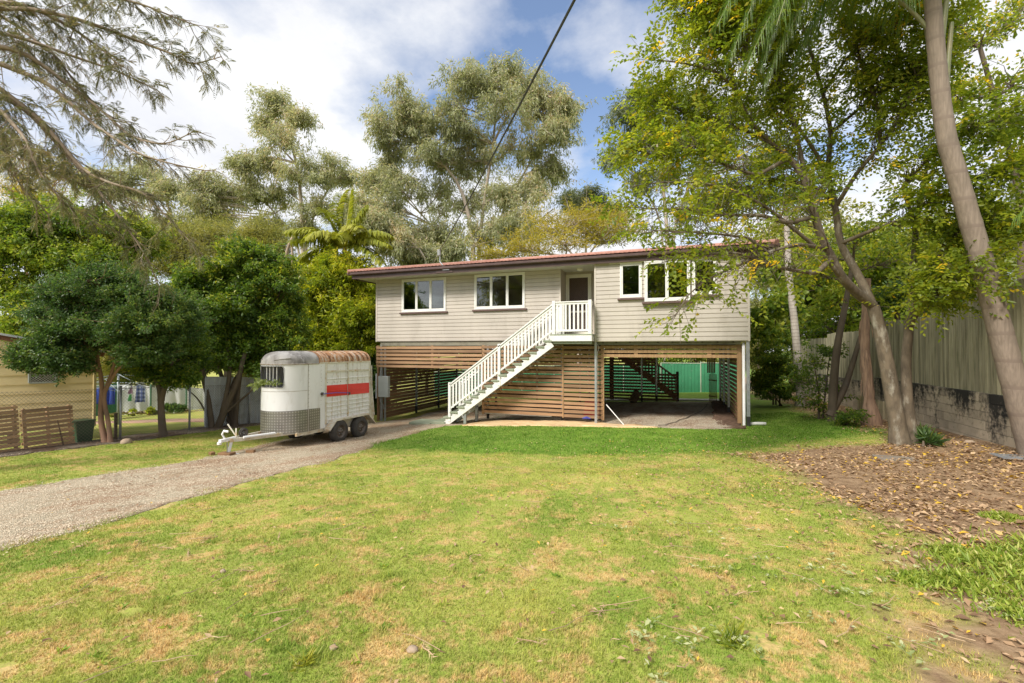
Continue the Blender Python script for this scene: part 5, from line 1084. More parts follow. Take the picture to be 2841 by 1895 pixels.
mass('olive_tree', 'fine leaved olive tree behind the dense green shrub tree', 30, 520, [[(520, 760), (510, 620), (480, 560)], [(525, 740), (590, 600)]], [(440,570,60,50),(510,560,60,45),(580,560,60,40),(630,570,45,40),(470,630,60,50),(560,620,70,50),(400,620,50,50),(650,630,40,40),(380,560,40,40)], L_OLIVE, ncl=40, nlf=60, L=.26, W=.04, cr=.42, droop=.1)
mass('dense_tree', 'dense dark green tree with glossy leaves left of the float', 16.2, 540, [[(520, 900), (495, 820), (470, 760)], [(545, 900), (560, 800), (570, 700)], [(530, 880), (600, 800), (640, 740)], [(500, 930), (470, 860)]],
    [(545,625,80,45),(490,665,60,50),(610,650,70,50),(560,700,85,60),(640,700,42,55),(460,730,45,50),(510,770,55,50),(590,770,70,55),(640,780,42,48),(480,820,35,35),(540,830,60,30),(620,835,55,30),(440,680,30,40),(580,600,45,22),(470,700,60,60),(600,700,70,70),(520,740,70,60),(640,740,50,60)], L_MID, B_DARK, .115, .06, 70, 80, .17, .2, .10)
mass('yellow_tree', 'bright yellow green tree against the left end of the house', 22, 780, [[(780, 900), (775, 760), (770, 640)], [(785, 860), (830, 740)], [(775, 860), (725, 720)]],
    [(765,624,46,22),(730,655,50,40),(800,650,50,40),(845,690,40,45),(745,710,55,45),(810,720,50,50),(850,770,30,60),(720,780,40,50),(780,790,55,50)], L_YEL, ncl=56, nlf=70, L=.19, W=.065, cr=.26, droop=.3)
mass('shadow_tree', 'dark lower foliage under the yellow green tree beside the house', 22.5, 800, [[(800, 950), (800, 860)]], [(770,850,60,55),(840,860,45,60),(720,850,45,50),(800,910,60,45),(850,930,30,40)], L_DARK, ncl=50, nlf=60, L=.18, W=.07, cr=.26)
# --- trees along the wire fence
b1 = np.array([-14.62, 7.95, gz1(-14.62, 7.95) - .05]); YB1 = 12.5
tree('small_leafed_tree', 'dark small leafed tree with a pinkish forked trunk beside the shed', 'tree', b1,
    [([b1, P(229, 960, YB1), P(236, 880, YB1), P(222, 820, YB1), P(220, 740, YB1)], .075, .03), ([b1 + (.12, .05, 0), P(247, 950, YB1), P(232, 910, YB1), P(262, 850, YB1), P(265, 790, YB1), P(300, 720, YB1)], .06, .025), ([P(240, 900, YB1), P(268, 850, YB1), P(300, 820, YB1), P(345, 790, YB1)], .045, .02), ([P(226, 815, YB1), P(200, 790, YB1 - .3), P(130, 800, YB1 - .6)], .035, .012)],
    B([(235,690,90,60),(320,740,70,55),(185,765,60,35),(400,750,40,60),(235,655,75,42),(170,700,60,45),(300,690,65,45),(230,720,85,45),(140,735,42,32),(350,740,50,45),(195,780,55,25),(290,770,60,32),(110,812,36,20,11.6),(150,836,42,16,11.7),(380,790,35,40),(75,832,20,12,11.5),(330,810,40,30)], 12.4), L_DARK, B_RED, .066, .038, 26, 85, .125, .15, None, .035, .008, .5, .65, .6, (.5, .3), split=8, fr_=(.4, .75))
b2 = np.array([-14.5, 9.35, gz1(-14.5, 9.35) - .05]); YB2 = 13.7
tree('shade_tree', 'young tree with a short forked trunk growing through the wire fence', 'tree', b2,
    [([b2, P(370, 950, YB2), P(368, 890, YB2), P(352, 860, YB2), P(345, 800, YB2)], .11, .04), ([P(369, 920, YB2), P(378, 890, YB2), P(392, 850, YB2), P(400, 780, YB2)], .08, .03)],
    B([(370,790,50,40),(410,820,45,40),(345,830,40,35),(390,860,40,25),(430,770,30,45),(330,790,35,35),(415,870,25,14)], 13.7), L_MID, B_DARK, .085, .048, 26, 70, .13, .2, None, .035, .009, .5, .65, .6, (.42, .28), split=7, fr_=(.4, .75))
# extra visible stems of the dense tree at the fence
b3 = np.array([-14.80, 11.15, gz1(-14.8, 11.15) - .05]); YB3 = 15.5
root = empty('multi_stem_tree', b3, 'fan of rough brown stems in front of the grey metal fence', 'tree'); wd = Wood()
for pts, r in (([(487, 990), (480, 930), (472, 880), (450, 800)], .10), ([(498, 988), (520, 930), (545, 880), (565, 800)], .12), ([(500, 985), (515, 930), (530, 850), (520, 780)], .09), ([(510, 955), (545, 925), (575, 900), (600, 870)], .045), ([(480, 960), (455, 915), (425, 890), (405, 870)], .03), ([(470, 900), (462, 870), (455, 840)], .02)):
    q = smooth_path([P(x, y, YB3) for x, y in pts], 14); wd.tube(q, np.linspace(r, r * .5, 14), 8)
wd.build('trunk', B_DARK, root); lv = Leaves(); pp = np.concatenate([P(x, y, YB3) + RNG.normal(0, .16, (260, 3)) for x, y in ((455, 830), (520, 790), (565, 800), (600, 860), (410, 865), (490, 800), (545, 830))]); lv.add(pp, RNG.normal(0, 1, pp.shape) - (0, 0, .3), .10, .055, RNG.uniform(.2, .7, len(pp))); lv.build('crown', L_MID, root)

# --- far belt of trees that closes the view behind the fences
belt = []
def bush_proto(seed):
    r = np.random.default_rng(seed); bl = [((float(r.normal(0, 1.6)), float(r.normal(0, 1.2)), 1.4 + float(r.uniform(0, 4.2))), (float(r.uniform(1.1, 1.9)),) * 2 + (float(r.uniform(.9, 1.4)),)) for _ in range(11)]
    return tree('bushy_tree', 'bushy green tree in the belt beyond the back fence', 'tree', (0, 0, 0), [([(0, 0, -.2), (.1, 0, 1.5), (.2, .1, 4.2)], .18, .05)], bl, (L_LUSH, L_OLIVE, L_LUSH)[seed % 3], B_DARK, .26, .09, 34, 44, .36, .4, 'bushy trees beyond the back fence', .07, .02, .5, .7, .6, (.5, .3))
protos = [bush_proto(s) for s in (1, 2, 3)]
def copy_tree(o, parent=None):
    c = o.copy(); COL.objects.link(c); c.parent = parent
    for ch in list(o.children): copy_tree(ch, c)
    return c
spots = [(-38, 22, 1.5), (-33, 27, 1.4), (-28, 31, 1.3), (-22.5, 33, 1.2), (-17.5, 36, 1.2), (-12.5, 38, 1.15), (-8, 37, 1.0), (-4, 39, 1.15), (0, 38, .9), (3.5, 37, 1.05), (7, 34, 1.1), (10.5, 31, 1.2), (-27, 24.5, .75), (-21.5, 26, .8), (13.5, 27, 1.2), (-33, 20, .9)]
for i, (x, y, s) in enumerate(spots):
    o = protos[i] if i < 3 else copy_tree(protos[i % 3]); o.location = (x, y, gz1(x, y) - .1); o.rotation_euler.z = i * 1.9; o.scale = (s, s, s * (.9 + .2 * ((i * 7) % 3) / 2))
# --- weeping feathery boughs from a tree off to the left
FB = np.array([-13.4, 3.6, gz1(-13.4, 3.6) - .1]); FT = empty('feathery_leaved_tree', FB, 'tall tree whose sparse feathery boughs sweep in from the left', 'tree'); wd = Wood(); lv = Leaves()
tq = smooth_path([FB, FB + (.1, .1, 3), P(-300, 330, 8.2), P(-260, 150, 8.2), P(-230, 0, 8.2), P(-210, -200, 8.2)], 18); wd.tube(tq, np.linspace(.26, .10, 18), 10)
limbs = [([(-250, 230), (-90, 230), (0, 250), (60, 320), (90, 400), (150, 470), (210, 500)], 7.3), ([(-230, 40), (-90, -20), (40, 60), (130, 130), (180, 200), (250, 270), (300, 280)], 8.6), ([(-215, 60), (-60, 20), (80, 20), (200, 50), (300, 88), (400, 125), (440, 150), (508, 130)], 7.6), ([(-235, 130), (-80, 90), (60, 120), (150, 190), (230, 250), (300, 315), (380, 335), (448, 300)], 7.8), ([(-250, 210), (-60, 190), (60, 250), (140, 340), (220, 430), (290, 520), (335, 585), (366, 660)], 8.0), ([(-240, 150), (-40, 130), (110, 190), (220, 290), (320, 355), (400, 378), (472, 392)], 7.4),
    ([(-215, 0), (-60, -60), (90, -40), (220, -15), (330, 10), (400, 40), (455, 60)], 7.2), ([(-255, 240), (-90, 260), (20, 300), (90, 380), (170, 420), (260, 440), (330, 470)], 8.2), ([(-250, 200), (-80, 220), (10, 330), (40, 420), (110, 490)], 7.9), ([(-230, 90), (-60, 60), (60, 90), (170, 130), (260, 160), (360, 205)], 8.3), ([(-225, 60), (-70, 0), (60, 10), (160, 60), (230, 110), (275, 150)], 7.5), ([(-240, 170), (-60, 160), (90, 270), (190, 390), (250, 420), (330, 440), (440, 560)], 7.7)]
def fern(p, d, L, n=13):
    """pinnate leaf made of narrow leaflets"""
    d = d / np.linalg.norm(d); s = np.cross(d, [0, 0, 1.]); s /= np.linalg.norm(s) + 1e-6; t = np.linspace(.12, 1, n); droop_ = np.array([0, 0, -1.])
    c = p + d * (L * t)[:, None] + droop_ * (L * .35 * t ** 2)[:, None]; ll = L * .36 * np.sin(np.pi * (t * .8 + .16))
    for sg in (-1, 1): yield c, d * .75 + s * sg * .8 + droop_ * .35, ll
for li, (pts, Y) in enumerate(limbs):
    q = smooth_path([P(x, y, Y + .25 * sin(i * 1.3 + li)) for i, (x, y) in enumerate(pts)], 40); wd.tube(q, np.linspace(.055, .007, 40), 6); last = li in (0,)
    for i in range(9, 40):
        for rep in range(2):
            if RNG.random() < .10: continue
            tl = q[min(i + 2, 39)] - q[i - 2]; tl /= np.linalg.norm(tl); ln = RNG.uniform(.25, .75) * (1 - .5 * i / 40); dd = tl * .8 + RNG.normal(0, .5, 3) + np.array([0, 0, -.22]); e = q[i] + dd / np.linalg.norm(dd) * ln
            tw = bez(q[i], e, -.05, .08, 6); wd.tube(tw, np.linspace(.008, .0025, 6), 4)
            bare = RNG.random() < (.45 if i > 31 else .22)
            for j in range(2, 6):
                for _ in range(2):
                    d2 = (tw[j] - tw[j - 1]) / (np.linalg.norm(tw[j] - tw[j - 1]) + 1e-6) * .7 + RNG.normal(0, .55, 3) + np.array([0, 0, -.25])
                    if RNG.random() < .5: wd.tube(np.array([tw[j], tw[j] + d2 / np.linalg.norm(d2) * .11, tw[j] + d2 / np.linalg.norm(d2) * .2 + (0, 0, -.03)]), [.003, .0022, .0015], 3)
                    if bare: continue
                    sh = RNG.uniform(.1, .9)
                    for c, dr, ll in fern(tw[j], d2, RNG.uniform(.13, .25), 10): lv.add(c, dr, ll, .0105, np.full(len(c), sh) + RNG.normal(0, .1, len(c)))
wd.build('trunk', bark('lichened_twig_bark', (.30, .235, .17), (.19, .145, .105), 9, (1, 1, 1), (.40, .36, .28)), FT); lv.build('crown', L_FERN, FT)

# --- palms
def palm_frond(wd, lv, base, az, el, L, droop, ll, n=46, wl=.028, hang=.9, r=.022, sh=.5, twist=0.):
    t = np.linspace(0, 1, 22); h = np.array([cos(az), sin(az), 0]); up = np.array([0, 0, 1.])
    q = base + h * (L * (t * cos(el) + .0))[:, None] + up * (L * (t * sin(el) - droop * t ** 2.2))[:, None]; wd.tube(q, np.linspace(r, r * .18, 22) , 6)
    tt = np.linspace(.14, .99, n); c = np.stack([np.interp(tt, t, q[:, i]) for i in range(3)], 1); T_ = unit(np.gradient(c, axis=0)); sd = unit(np.cross(T_, up)); 
    l_ = ll * np.sin(pi * (.12 + .80 * tt)) ** .6
    for sg in (-1, 1):
        d0 = T_ * .55 + sd * sg * .9 + np.cross(sd, T_) * .18 + RNG.normal(0, .10, (n, 3)); d0 = unit(d0); k = n
        p0 = c; p1 = p0 + d0 * (l_ * .4)[:, None]; d1 = unit(d0 + np.array([0, 0, -hang])); p2 = p1 + d1 * (l_ * .35)[:, None]; d2 = unit(d1 + np.array([0, 0, -hang])); p3 = p2 + d2 * (l_ * .35)[:, None]
        wv = unit(np.cross(d0, up + .01)) * wl / 2; s_ = np.clip(sh + RNG.normal(0, .12, n), 0, 1)
        lv.V.append(np.stack([p0 - wv * .6, p0 + wv * .6, p1 + wv, p1 - wv], 1)); lv.S.append(np.repeat(s_, 4)); lv.V.append(np.stack([p1 - wv, p1 + wv, p2 + wv * .8, p2 - wv * .8], 1)); lv.S.append(np.repeat(s_, 4)); lv.V.append(np.stack([p2 - wv * .8, p2 + wv * .8, p3 + wv * .1, p3 - wv * .1], 1)); lv.S.append(np.repeat(s_, 4))
def ringed(pts, r0, r1, name, mat, parent, pitch=.16, amp=.012, n=60):
    q = smooth_path(pts, n); s = np.concatenate([[0], np.cumsum(np.linalg.norm(np.diff(q, axis=0), axis=1))]); r = np.interp(s, [0, s[-1] * .08, s[-1]], [r0 * 1.2, r0, r1]); r = r * (1 + amp / r0 * ((s / pitch) % 1 < .22))
    wd = Wood(); wd.tube(q, r, 16); return wd.build(name, mat, parent)
def ring_bark(name, a, b_, pitch, dk):
    m, nt, b, out = nodes(name); s = N(nt, 'ShaderNodeSeparateXYZ'); nt.links.new(pos(nt), s.inputs[0])
    z = math_n(nt, 'ADD', s.outputs[2], math_n(nt, 'MULTIPLY', noise_n(nt, pos(nt), 3, 2), .06)); fr = math_n(nt, 'FRACT', math_n(nt, 'DIVIDE', z, pitch))
    c = mixc(nt, ramp(nt, fr, [(0, (1, 1, 1)), (.10, (.8, .8, .8)), (.17, (0, 0, 0)), (1, (.1, .1, .1))]), ramp(nt, noise_n(nt, pos(nt, (14, 14, 1)), 2.2, 4), [(.35, a), (.65, b_)]), dk)
    c = mixc(nt, ramp(nt, noise_n(nt, pos(nt), 2.2, 5, .65), [(.52, (0, 0, 0)), (.72, (.7, .7, .7))]), c, tuple(x * .55 for x in a))
    nt.links.new(c, b.inputs['Base Color']); b.inputs['Roughness'].default_value = .85; bump(nt, b, noise_n(nt, pos(nt, (22, 22, 1.5)), 2.5, 3), .5, .01); return m
# slender palm standing behind the left end of the roof
kb = gpt(791, 22.6); KP = empty('sunlit_palm', kb, 'palm with arching yellow green fronds above the left roof corner', 'palm'); ktop = P(791, 568, 22.6); ringed([kb, ktop - (0, 0, 1.2), ktop], .13, .10, 'trunk', B_PALM, KP, .2, .008, 40)
wd, lv = Wood(), Leaves(); ra = -YAW
for az, el, L_, dr in ((196, 26, 2.7, .34), (210, 34, 2.8, .36), (186, 40, 2.9, .34), (172, 60, 2.9, .22), (140, 72, 3.1, .12), (100, 80, 3.0, .1), (40, 70, 2.7, .25), (8, 35, 2.6, .42), (0, 18, 2.3, .34), (-8, 6, 2.2, .52), (188, -2, 2.5, .40), (200, 10, 2.2, .5), (-60, 30, 2.3, .55), (-110, 40, 2.2, .6), (60, 40, 2.4, .4), (120, 35, 2.4, .45), (-30, 45, 2.4, .5)):
    palm_frond(wd, lv, ktop, radians(az) + 0 * ra, radians(el), L_ * 1.15, dr, .80, 60, .085, .75, .05, .35 + .3 * RNG.random())
wd.build('frond_stalk', L_KENT, KP); lv.build('crown', L_KENT, KP); KP.children[-2].data.attributes.new('shade', 'FLOAT', 'POINT').data.foreach_set('value', np.full(len(KP.children[-2].data.vertices), .7, np.float32)) if 'shade' not in KP.children[-2].data.attributes else None
# withered spike of a dead palm beside it
db = gpt(655, 24); DP = empty('dead_palm', db, 'bare dead palm spike poking above the dense green tree', 'palm'); wd = Wood(); wd.tube(smooth_path([db, P(652, 640, 24), P(655, 590, 24), P(664, 545, 24), P(672, 545, 24)], 20), np.linspace(.12, .07, 20), 8); wd.tube(smooth_path([P(668, 550, 24), P(672, 590, 24), P(668, 620, 24)], 8), np.linspace(.06, .03, 8), 6); wd.build('trunk', bark('withered_bark', (.46, .36, .27), (.34, .26, .19), 6, (3, 3, .5)), DP)
# leaning queen palm at the right edge
QY = 8.0; qb = P(2380, 1052, QY); qb[2] = gz1(qb[0], qb[1]) - .05; QP = empty('leaning_palm', qb, 'leaning palm with a thick ringed grey trunk at the right edge', 'palm'); RB = ring_bark('ringed_palm_bark', (.28, .225, .18), (.20, .16, .125), .47, (.20, .155, .125))
qpath = [qb] + [P(x / 1.20842, y / 1.20842, QY) for x, y in ((2834, 1140), (2770, 900), (2728, 736), (2688, 602), (2650, 468), (2628, 396), (2612, 289), (2600, 172), (2591, 60), (2584, -60), (2577, -200))]
ringed(qpath, .18, .105, 'trunk', RB, QP, .47, .006, 90)
wd, lv = Wood(), Leaves(); cr_ = [P(2640 / 1.20842, 400 / 1.20842, QY), P(2612 / 1.20842, 250 / 1.20842, QY), P(2598 / 1.20842, 110 / 1.20842, QY), P(2588 / 1.20842, -20 / 1.20842, QY), P(2580 / 1.20842, -140 / 1.20842, QY)]
for b_, az, el, L_, dr in ((2, 175, 64, 4.8, .85), (3, 178, 64, 5.6, .66), (3, 200, 60, 5.4, .72), (3, 150, 60, 5.4, .72), (4, 195, 54, 5.8, 1.12), (4, 180, 50, 6.0, 1.08), (4, 212, 54, 5.4, 1.15), (4, 204, 46, 5.6, 1.0), (4, 188, 58, 5.2, 1.2), (3, 200, 52, 5.4, 1.05), (3, 186, 56, 4.8, 1.1), (4, 165, 52, 5.6, 1.1), (4, 140, 56, 5.6, .76), (3, 235, 60, 4.6, .8), (4, 250, 62, 4.6, .78), (3, 20, 66, 4.6, .7), (4, 40, 60, 4.6, .76), (4, 70, 60, 5.0, .75), (3, 100, 58, 4.8, .75), (4, -20, 58, 4.2, .8), (4, -60, 60, 4.2, .8), (4, 182, 44, 5.4, .95), (4, 160, 40, 5.4, .95), (4, 222, 46, 5.2, 1.0), (4, 120, 52, 5.2, .76), (3, 184, 50, 5.0, .78), (3, 300, 62, 4.0, .8)):
    palm_frond(wd, lv, cr_[b_], radians(az) , radians(el), L_, dr, .85, 150, .0115, 1.7, .04, .35 + .25 * RNG.random())
for b_, az in ((1, 175), (1, 20), (2, 185), (2, 350), (3, 200), (3, 10)):
    p = cr_[b_]; wd.tube(smooth_path([p - (0, 0, .6), p + (.09 * cos(radians(az)), .09 * sin(radians(az)), .2), p + (.2 * cos(radians(az)), .2 * sin(radians(az)), 1.2)], 10), np.linspace(.06, .03, 10), 8)
ML_ST = pm('frond_stalk_green', (.16, .19, .08), (.24, .22, .11), 5, .5)
wd.build('frond_stalk', ML_ST, QP); lv.build('crown', L_PALM, QP)
# a second palm off to the right whose fronds hang into the picture
pb = np.array([8.0, 8.6, .9]); SP = empty('garden_palm', pb, 'palm whose long green fronds hang in from the right edge', 'palm'); pt2 = np.array([7.6, 9.2, 6.0]); ringed([pb, (pb + pt2) / 2 + (.1, 0, 0), pt2], .16, .13, 'trunk', RB, SP, .4, .006, 50)
wd, lv = Wood(), Leaves()
for az, el, L_, dr in ((170, 55, 3.0, .75), (190, 50, 2.9, .85), (215, 45, 2.6, .9), (150, 50, 2.9, .85), (180, 30, 2.6, .8), (205, 25, 2.5, .8), (240, 45, 2.5, .9), (130, 45, 2.8, .8), (160, 20, 2.5, .85), (100, 55, 2.8, .8), (270, 55, 2.5, .8), (195, 70, 3.0, .7)): palm_frond(wd, lv, pt2, radians(az), radians(el), L_, dr, .78, 90, .014, 1.5, .03, .4 + .2 * RNG.random())
wd.build('frond_stalk', ML_ST, SP); lv.build('crown', L_PALM, SP)
# slender white-ringed palm trunk by the house
wb = G(1941 + 582 * .4782, 600 + 1105 * .4782); YW = 18.3; WP = empty('slender_palm', wb, 'slender palm with a pale closely ringed trunk beside the house', 'palm'); RB2 = ring_bark('white_ringed_bark', (.50, .46, .41), (.36, .32, .28), .14, (.21, .17, .14))
wt = P(1805, 470, YW); ringed([wb - (0, 0, .05), P(1838, 900, YW), P(1824, 740, YW), P(1810, 620, YW), wt], .16, .09, 'trunk', RB2, WP, .14, .006, 110); wd, lv = Wood(), Leaves()
for k in range(13): palm_frond(wd, lv, wt, k * 2.4, radians(35 + 25 * RNG.random()), 2.4, .62, .6, 40, .03, .9, .03, .4)
wd.build('frond_stalk', ML_ST, WP); lv.build('crown', L_PALM, WP)
# shaggy dead palm stump
sb = G(1941 + 1000 * .4782, 600 + 1212 * .4782); YS = 12.8; DS = empty('shaggy_palm', sb, 'shaggy brown dead palm trunk with a swollen base before the fence', 'palm'); wd = Wood()
q = smooth_path([sb - (0, 0, .05), P(1997, 930, YS), P(1985, 800, YS), P(1990, 640, YS)], 26); r = np.linspace(.14, .09, 26); r[:5] = [.27, .25, .23, .19, .15]; r[5:] *= 1 + RNG.uniform(-.12, .12, 21); wd.tube(q, r, 12)
for i in range(16): a = RNG.uniform(0, 6.3); j = RNG.integers(6, 22); p = q[j] + .1 * np.array([cos(a), sin(a), 0]); wd.tube(np.array([p, p + (.04 * cos(a), .04 * sin(a), -.3), p + (.05 * cos(a), .05 * sin(a), -.65)]), [.03, .02, .006], 4)
wd.build('trunk', bark('peeling_palm_bark', (.40, .26, .18), (.25, .16, .115), 5, (4, 4, .6), (.15, .10, .08)), DS)
# forked leaning trunks
fb = G(1941 + 770 * .4782, 600 + 1188 * .4782); YF = 14.2; tree('forked_tree', 'dark tree with two leaning trunks in front of the fence', 'tree', fb,
    [([fb - (0, 0, .1), P(1913, 880, YF), P(1922, 790, YF), P(1945, 680, YF), P(1958, 600, YF)], .14, .06), ([P(1905, 955, YF), P(1940, 890, YF), P(1962, 820, YF), P(1985, 740, YF)], .11, .05)],
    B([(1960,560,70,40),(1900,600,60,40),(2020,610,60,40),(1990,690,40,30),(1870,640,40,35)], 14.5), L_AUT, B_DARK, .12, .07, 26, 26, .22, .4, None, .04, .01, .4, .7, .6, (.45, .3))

# --- big light canopied tree on the right
base = np.array([4.5, 11.9, gz1(4.5, 11.9) - .1]); YT = 9.67
def Q(cx, cy, Y=YT): return P((1641 + cx * .5739) / 1.20842, (cy * .5739) / 1.20842, Y)
def R_(cx, cy, Y=YT): return P((1941 + cx * .4782) / 1.20842, (600 + cy * .4782) / 1.20842, Y)
CT = empty('light_canopy_tree', base, 'large grey barked tree with a sparse yellow green canopy beside the house', 'tree'); wd = Wood(); lv = Leaves()
main = smooth_path([R_(1165, 1330), R_(1130, 1100), R_(1085, 850), R_(1045, 650), R_(1005, 520)], 24); wd.tube(main, np.interp(np.arange(24), [0, 3, 23], [.215, .155, .115]), 14)
sec = smooth_path([R_(1242, 1330), R_(1205, 1080), R_(1195, 850), R_(1215, 650), R_(1235, 450), R_(1245, 250), R_(1255, 60), R_(1290, -150), R_(1330, -350)], 34); wd.tube(sec, np.interp(np.arange(34), [0, 3, 33], [.145, .105, .03]), 12)
arms = [([Q(1160, 640, 10.4), Q(1300, 520, 10), Q(1450, 400, 9.6), Q(1600, 330, 9.2)], .04, .008), ([Q(1120, 450, 10.4), Q(1220, 300, 10), Q(1350, 180, 9.6), Q(1500, 100, 9.2), Q(1650, 40, 8.8)], .04, .008), ([Q(1140, 840, 10.3), Q(1060, 700, 10), Q(960, 560, 9.8), Q(880, 330, 9.7), Q(900, 120, 9.7), Q(880, -40, 9.7)], .045, .008), ([Q(700, 430, 9.2), Q(760, 280, 9.0), Q(700, 140, 8.9), Q(600, 20, 8.8)], .03, .007), ([Q(1180, 1000, 10.2), Q(1080, 900, 10.6), Q(930, 860, 10.8), Q(760, 900, 10.8), Q(600, 960, 10.8)], .04, .008), ([R_(1005, 520), R_(905, 440, 9.5), R_(815, 350, 9.3), R_(770, 240, 9.2), Q(1130, 1200, 9.1), Q(1080, 1050, 9.1), Q(1040, 880, 9.2), Q(960, 760, 9.3), Q(870, 690, 9.4), Q(760, 590, 9.3), Q(700, 430, 9.2), Q(600, 340, 9.0), Q(430, 300, 8.8), Q(300, 290, 8.7)], .10, .010),
    ([R_(1005, 520), R_(940, 380, 9.8), R_(880, 270, 10), Q(1200, 1180, 10.1), Q(1180, 1000, 10.2), Q(1140, 840, 10.3), Q(1160, 640, 10.4), Q(1120, 450, 10.4), Q(1060, 250, 10.3), Q(1000, 60, 10.2), Q(980, -80, 10.2)], .09, .014),
    ([R_(770, 240, 9.2), R_(680, 330, 8.9), R_(560, 315, 8.5), R_(420, 290, 8.2), R_(330, 250, 8.0), Q(700, 1220, 7.9), Q(500, 1230, 7.9), Q(340, 1270, 7.9)], .055, .008),
    ([Q(1080, 1050, 9.1), Q(950, 1080, 8.8), Q(820, 1040, 8.6), Q(640, 1040, 8.5), Q(460, 1010, 8.3), Q(300, 1010, 8.1), Q(170, 1000, 8.0)], .05, .007),
    ([Q(1130, 1200, 9.1), Q(1000, 1180, 8.6), Q(850, 1220, 8.2), Q(690, 1290, 7.8), Q(560, 1350, 7.5), Q(460, 1430, 7.3), Q(410, 1520, 7.2)], .045, .006),
    ([Q(960, 760, 9.3), Q(800, 850, 9.0), Q(650, 800, 8.8), Q(500, 700, 8.7), Q(330, 760, 8.6), Q(200, 720, 8.5)], .045, .007),
    ([Q(870, 690, 9.4), Q(720, 620, 9.6), Q(540, 600, 9.6), Q(400, 520, 9.6), Q(280, 480, 9.5)], .04, .007),
    ([Q(700, 430, 9.2), Q(640, 250, 9.3), Q(540, 120, 9.3), Q(440, 0, 9.3), Q(400, -80, 9.3)], .04, .008),
    ([Q(1040, 880, 9.2), Q(980, 600, 9.5), Q(900, 400, 9.6), Q(840, 200, 9.6), Q(780, 0, 9.6)], .05, .01),
    ([Q(1180, 1000, 10.2), Q(1280, 840, 9.8), Q(1400, 700, 9.4), Q(1500, 560, 9.2), Q(1560, 400, 9.0), Q(1640, 240, 9)], .05, .009),
    ([R_(1215, 650), R_(1290, 520, 9.2), R_(1380, 420, 8.8), R_(1470, 330, 8.4), R_(1600, 300, 8.1)], .05, .009),
    ([R_(1235, 450), R_(1360, 260, 9.3), R_(1480, 130, 9), R_(1620, 60, 8.6), R_(1760, 40, 8.3)], .05, .009),
    ([Q(1200, 1180, 10.1), Q(1340, 1120, 9.6), Q(1500, 1060, 9.2), Q(1660, 960, 8.8), Q(1800, 880, 8.4), Q(1960, 840, 8.1)], .045, .008),
    ([R_(1255, 60), Q(1500, 900, 9.3), Q(1640, 760, 9.0), Q(1760, 660, 8.6), Q(1900, 600, 8.2), Q(2060, 520, 8.0)], .04, .008),
    ([Q(1400, 700, 9.4), Q(1380, 500, 9.6), Q(1300, 300, 9.7), Q(1260, 100, 9.8), Q(1240, -60, 9.8)], .04, .008),
    ([Q(850, 1220, 8.2), Q(760, 1150, 8.0), Q(600, 1130, 7.7), Q(420, 1120, 7.5), Q(240, 1110, 7.4)], .03, .006),
    ([R_(815, 350, 9.3), R_(700, 200, 9.0), Q(860, 1010, 8.7), Q(700, 920, 8.4), Q(520, 880, 8.2), Q(350, 880, 8.1), Q(190, 900, 8.0)], .045, .007)]
sprays = []
for ai, (pts, r0, r1) in enumerate(arms):
    low_ = ai in (7, 8, 9, 20, 21)
    q = smooth_path(pts, 44); wd.tube(q, np.linspace(r0, r1, 44), 8)
    for i in range(10, 44):
        fr = i / 44
        for rep in range((3 if low_ else 5) if fr > .3 else 1):
            tl = q[min(i + 2, 43)] - q[i - 2]; tl /= np.linalg.norm(tl); dd = tl * .7 + RNG.normal(0, .62, 3) + np.array([0, 0, .12]); dd /= np.linalg.norm(dd); ln = RNG.uniform(.35, 1.05) * (1.15 - .5 * fr)
            tw = bez(q[i], q[i] + dd * ln, -.05, .08, 7); wd.tube(tw, np.linspace(max(.004, r0 * .16 * (1 - fr) + .004), .0022, 7), 4)
            for j in range(3, 7):
                if RNG.random() < (.22 if low_ else .74): sprays.append((tw[j], dd * .6 + RNG.normal(0, .5, 3) + np.array([0, 0, -.18])))
SPn = len(sprays); sp0 = np.array([s[0] for s in sprays]); sd0 = unit(np.array([s[1] for s in sprays])); sl = RNG.uniform(.20, .46, SPn); shs = RNG.uniform(.25, .70, SPn) + np.where(RNG.random(SPn) < .08, .3, 0)
side_ = unit(np.cross(sd0, np.array([0, 0, 1.]) + RNG.normal(0, .35, (SPn, 3)))); nl = 9
for j in range(nl):
    t = (j + .7) / nl; p = sp0 + sd0 * (sl * t)[:, None] + np.array([0, 0, -1.]) * (sl * .22 * t * t)[:, None]; sg = 1 if j % 2 else -1
    keep = RNG.random(SPn) < .9; d = sd0 * .55 + side_ * sg * .85 + np.array([0, 0, -.25]) + RNG.normal(0, .2, (SPn, 3))
    lv.add(p[keep], d[keep], RNG.uniform(.065, .115, SPn)[keep], RNG.uniform(.040, .066, SPn)[keep], (shs + RNG.normal(0, .09, SPn))[keep], np.cross(side_, sd0)[keep] + RNG.normal(0, .3, (keep.sum(), 3)))
print('canopy sprays', SPn)
wd.build('trunk', B_GREY, CT); lv.build('crown', L_AUT, CT)

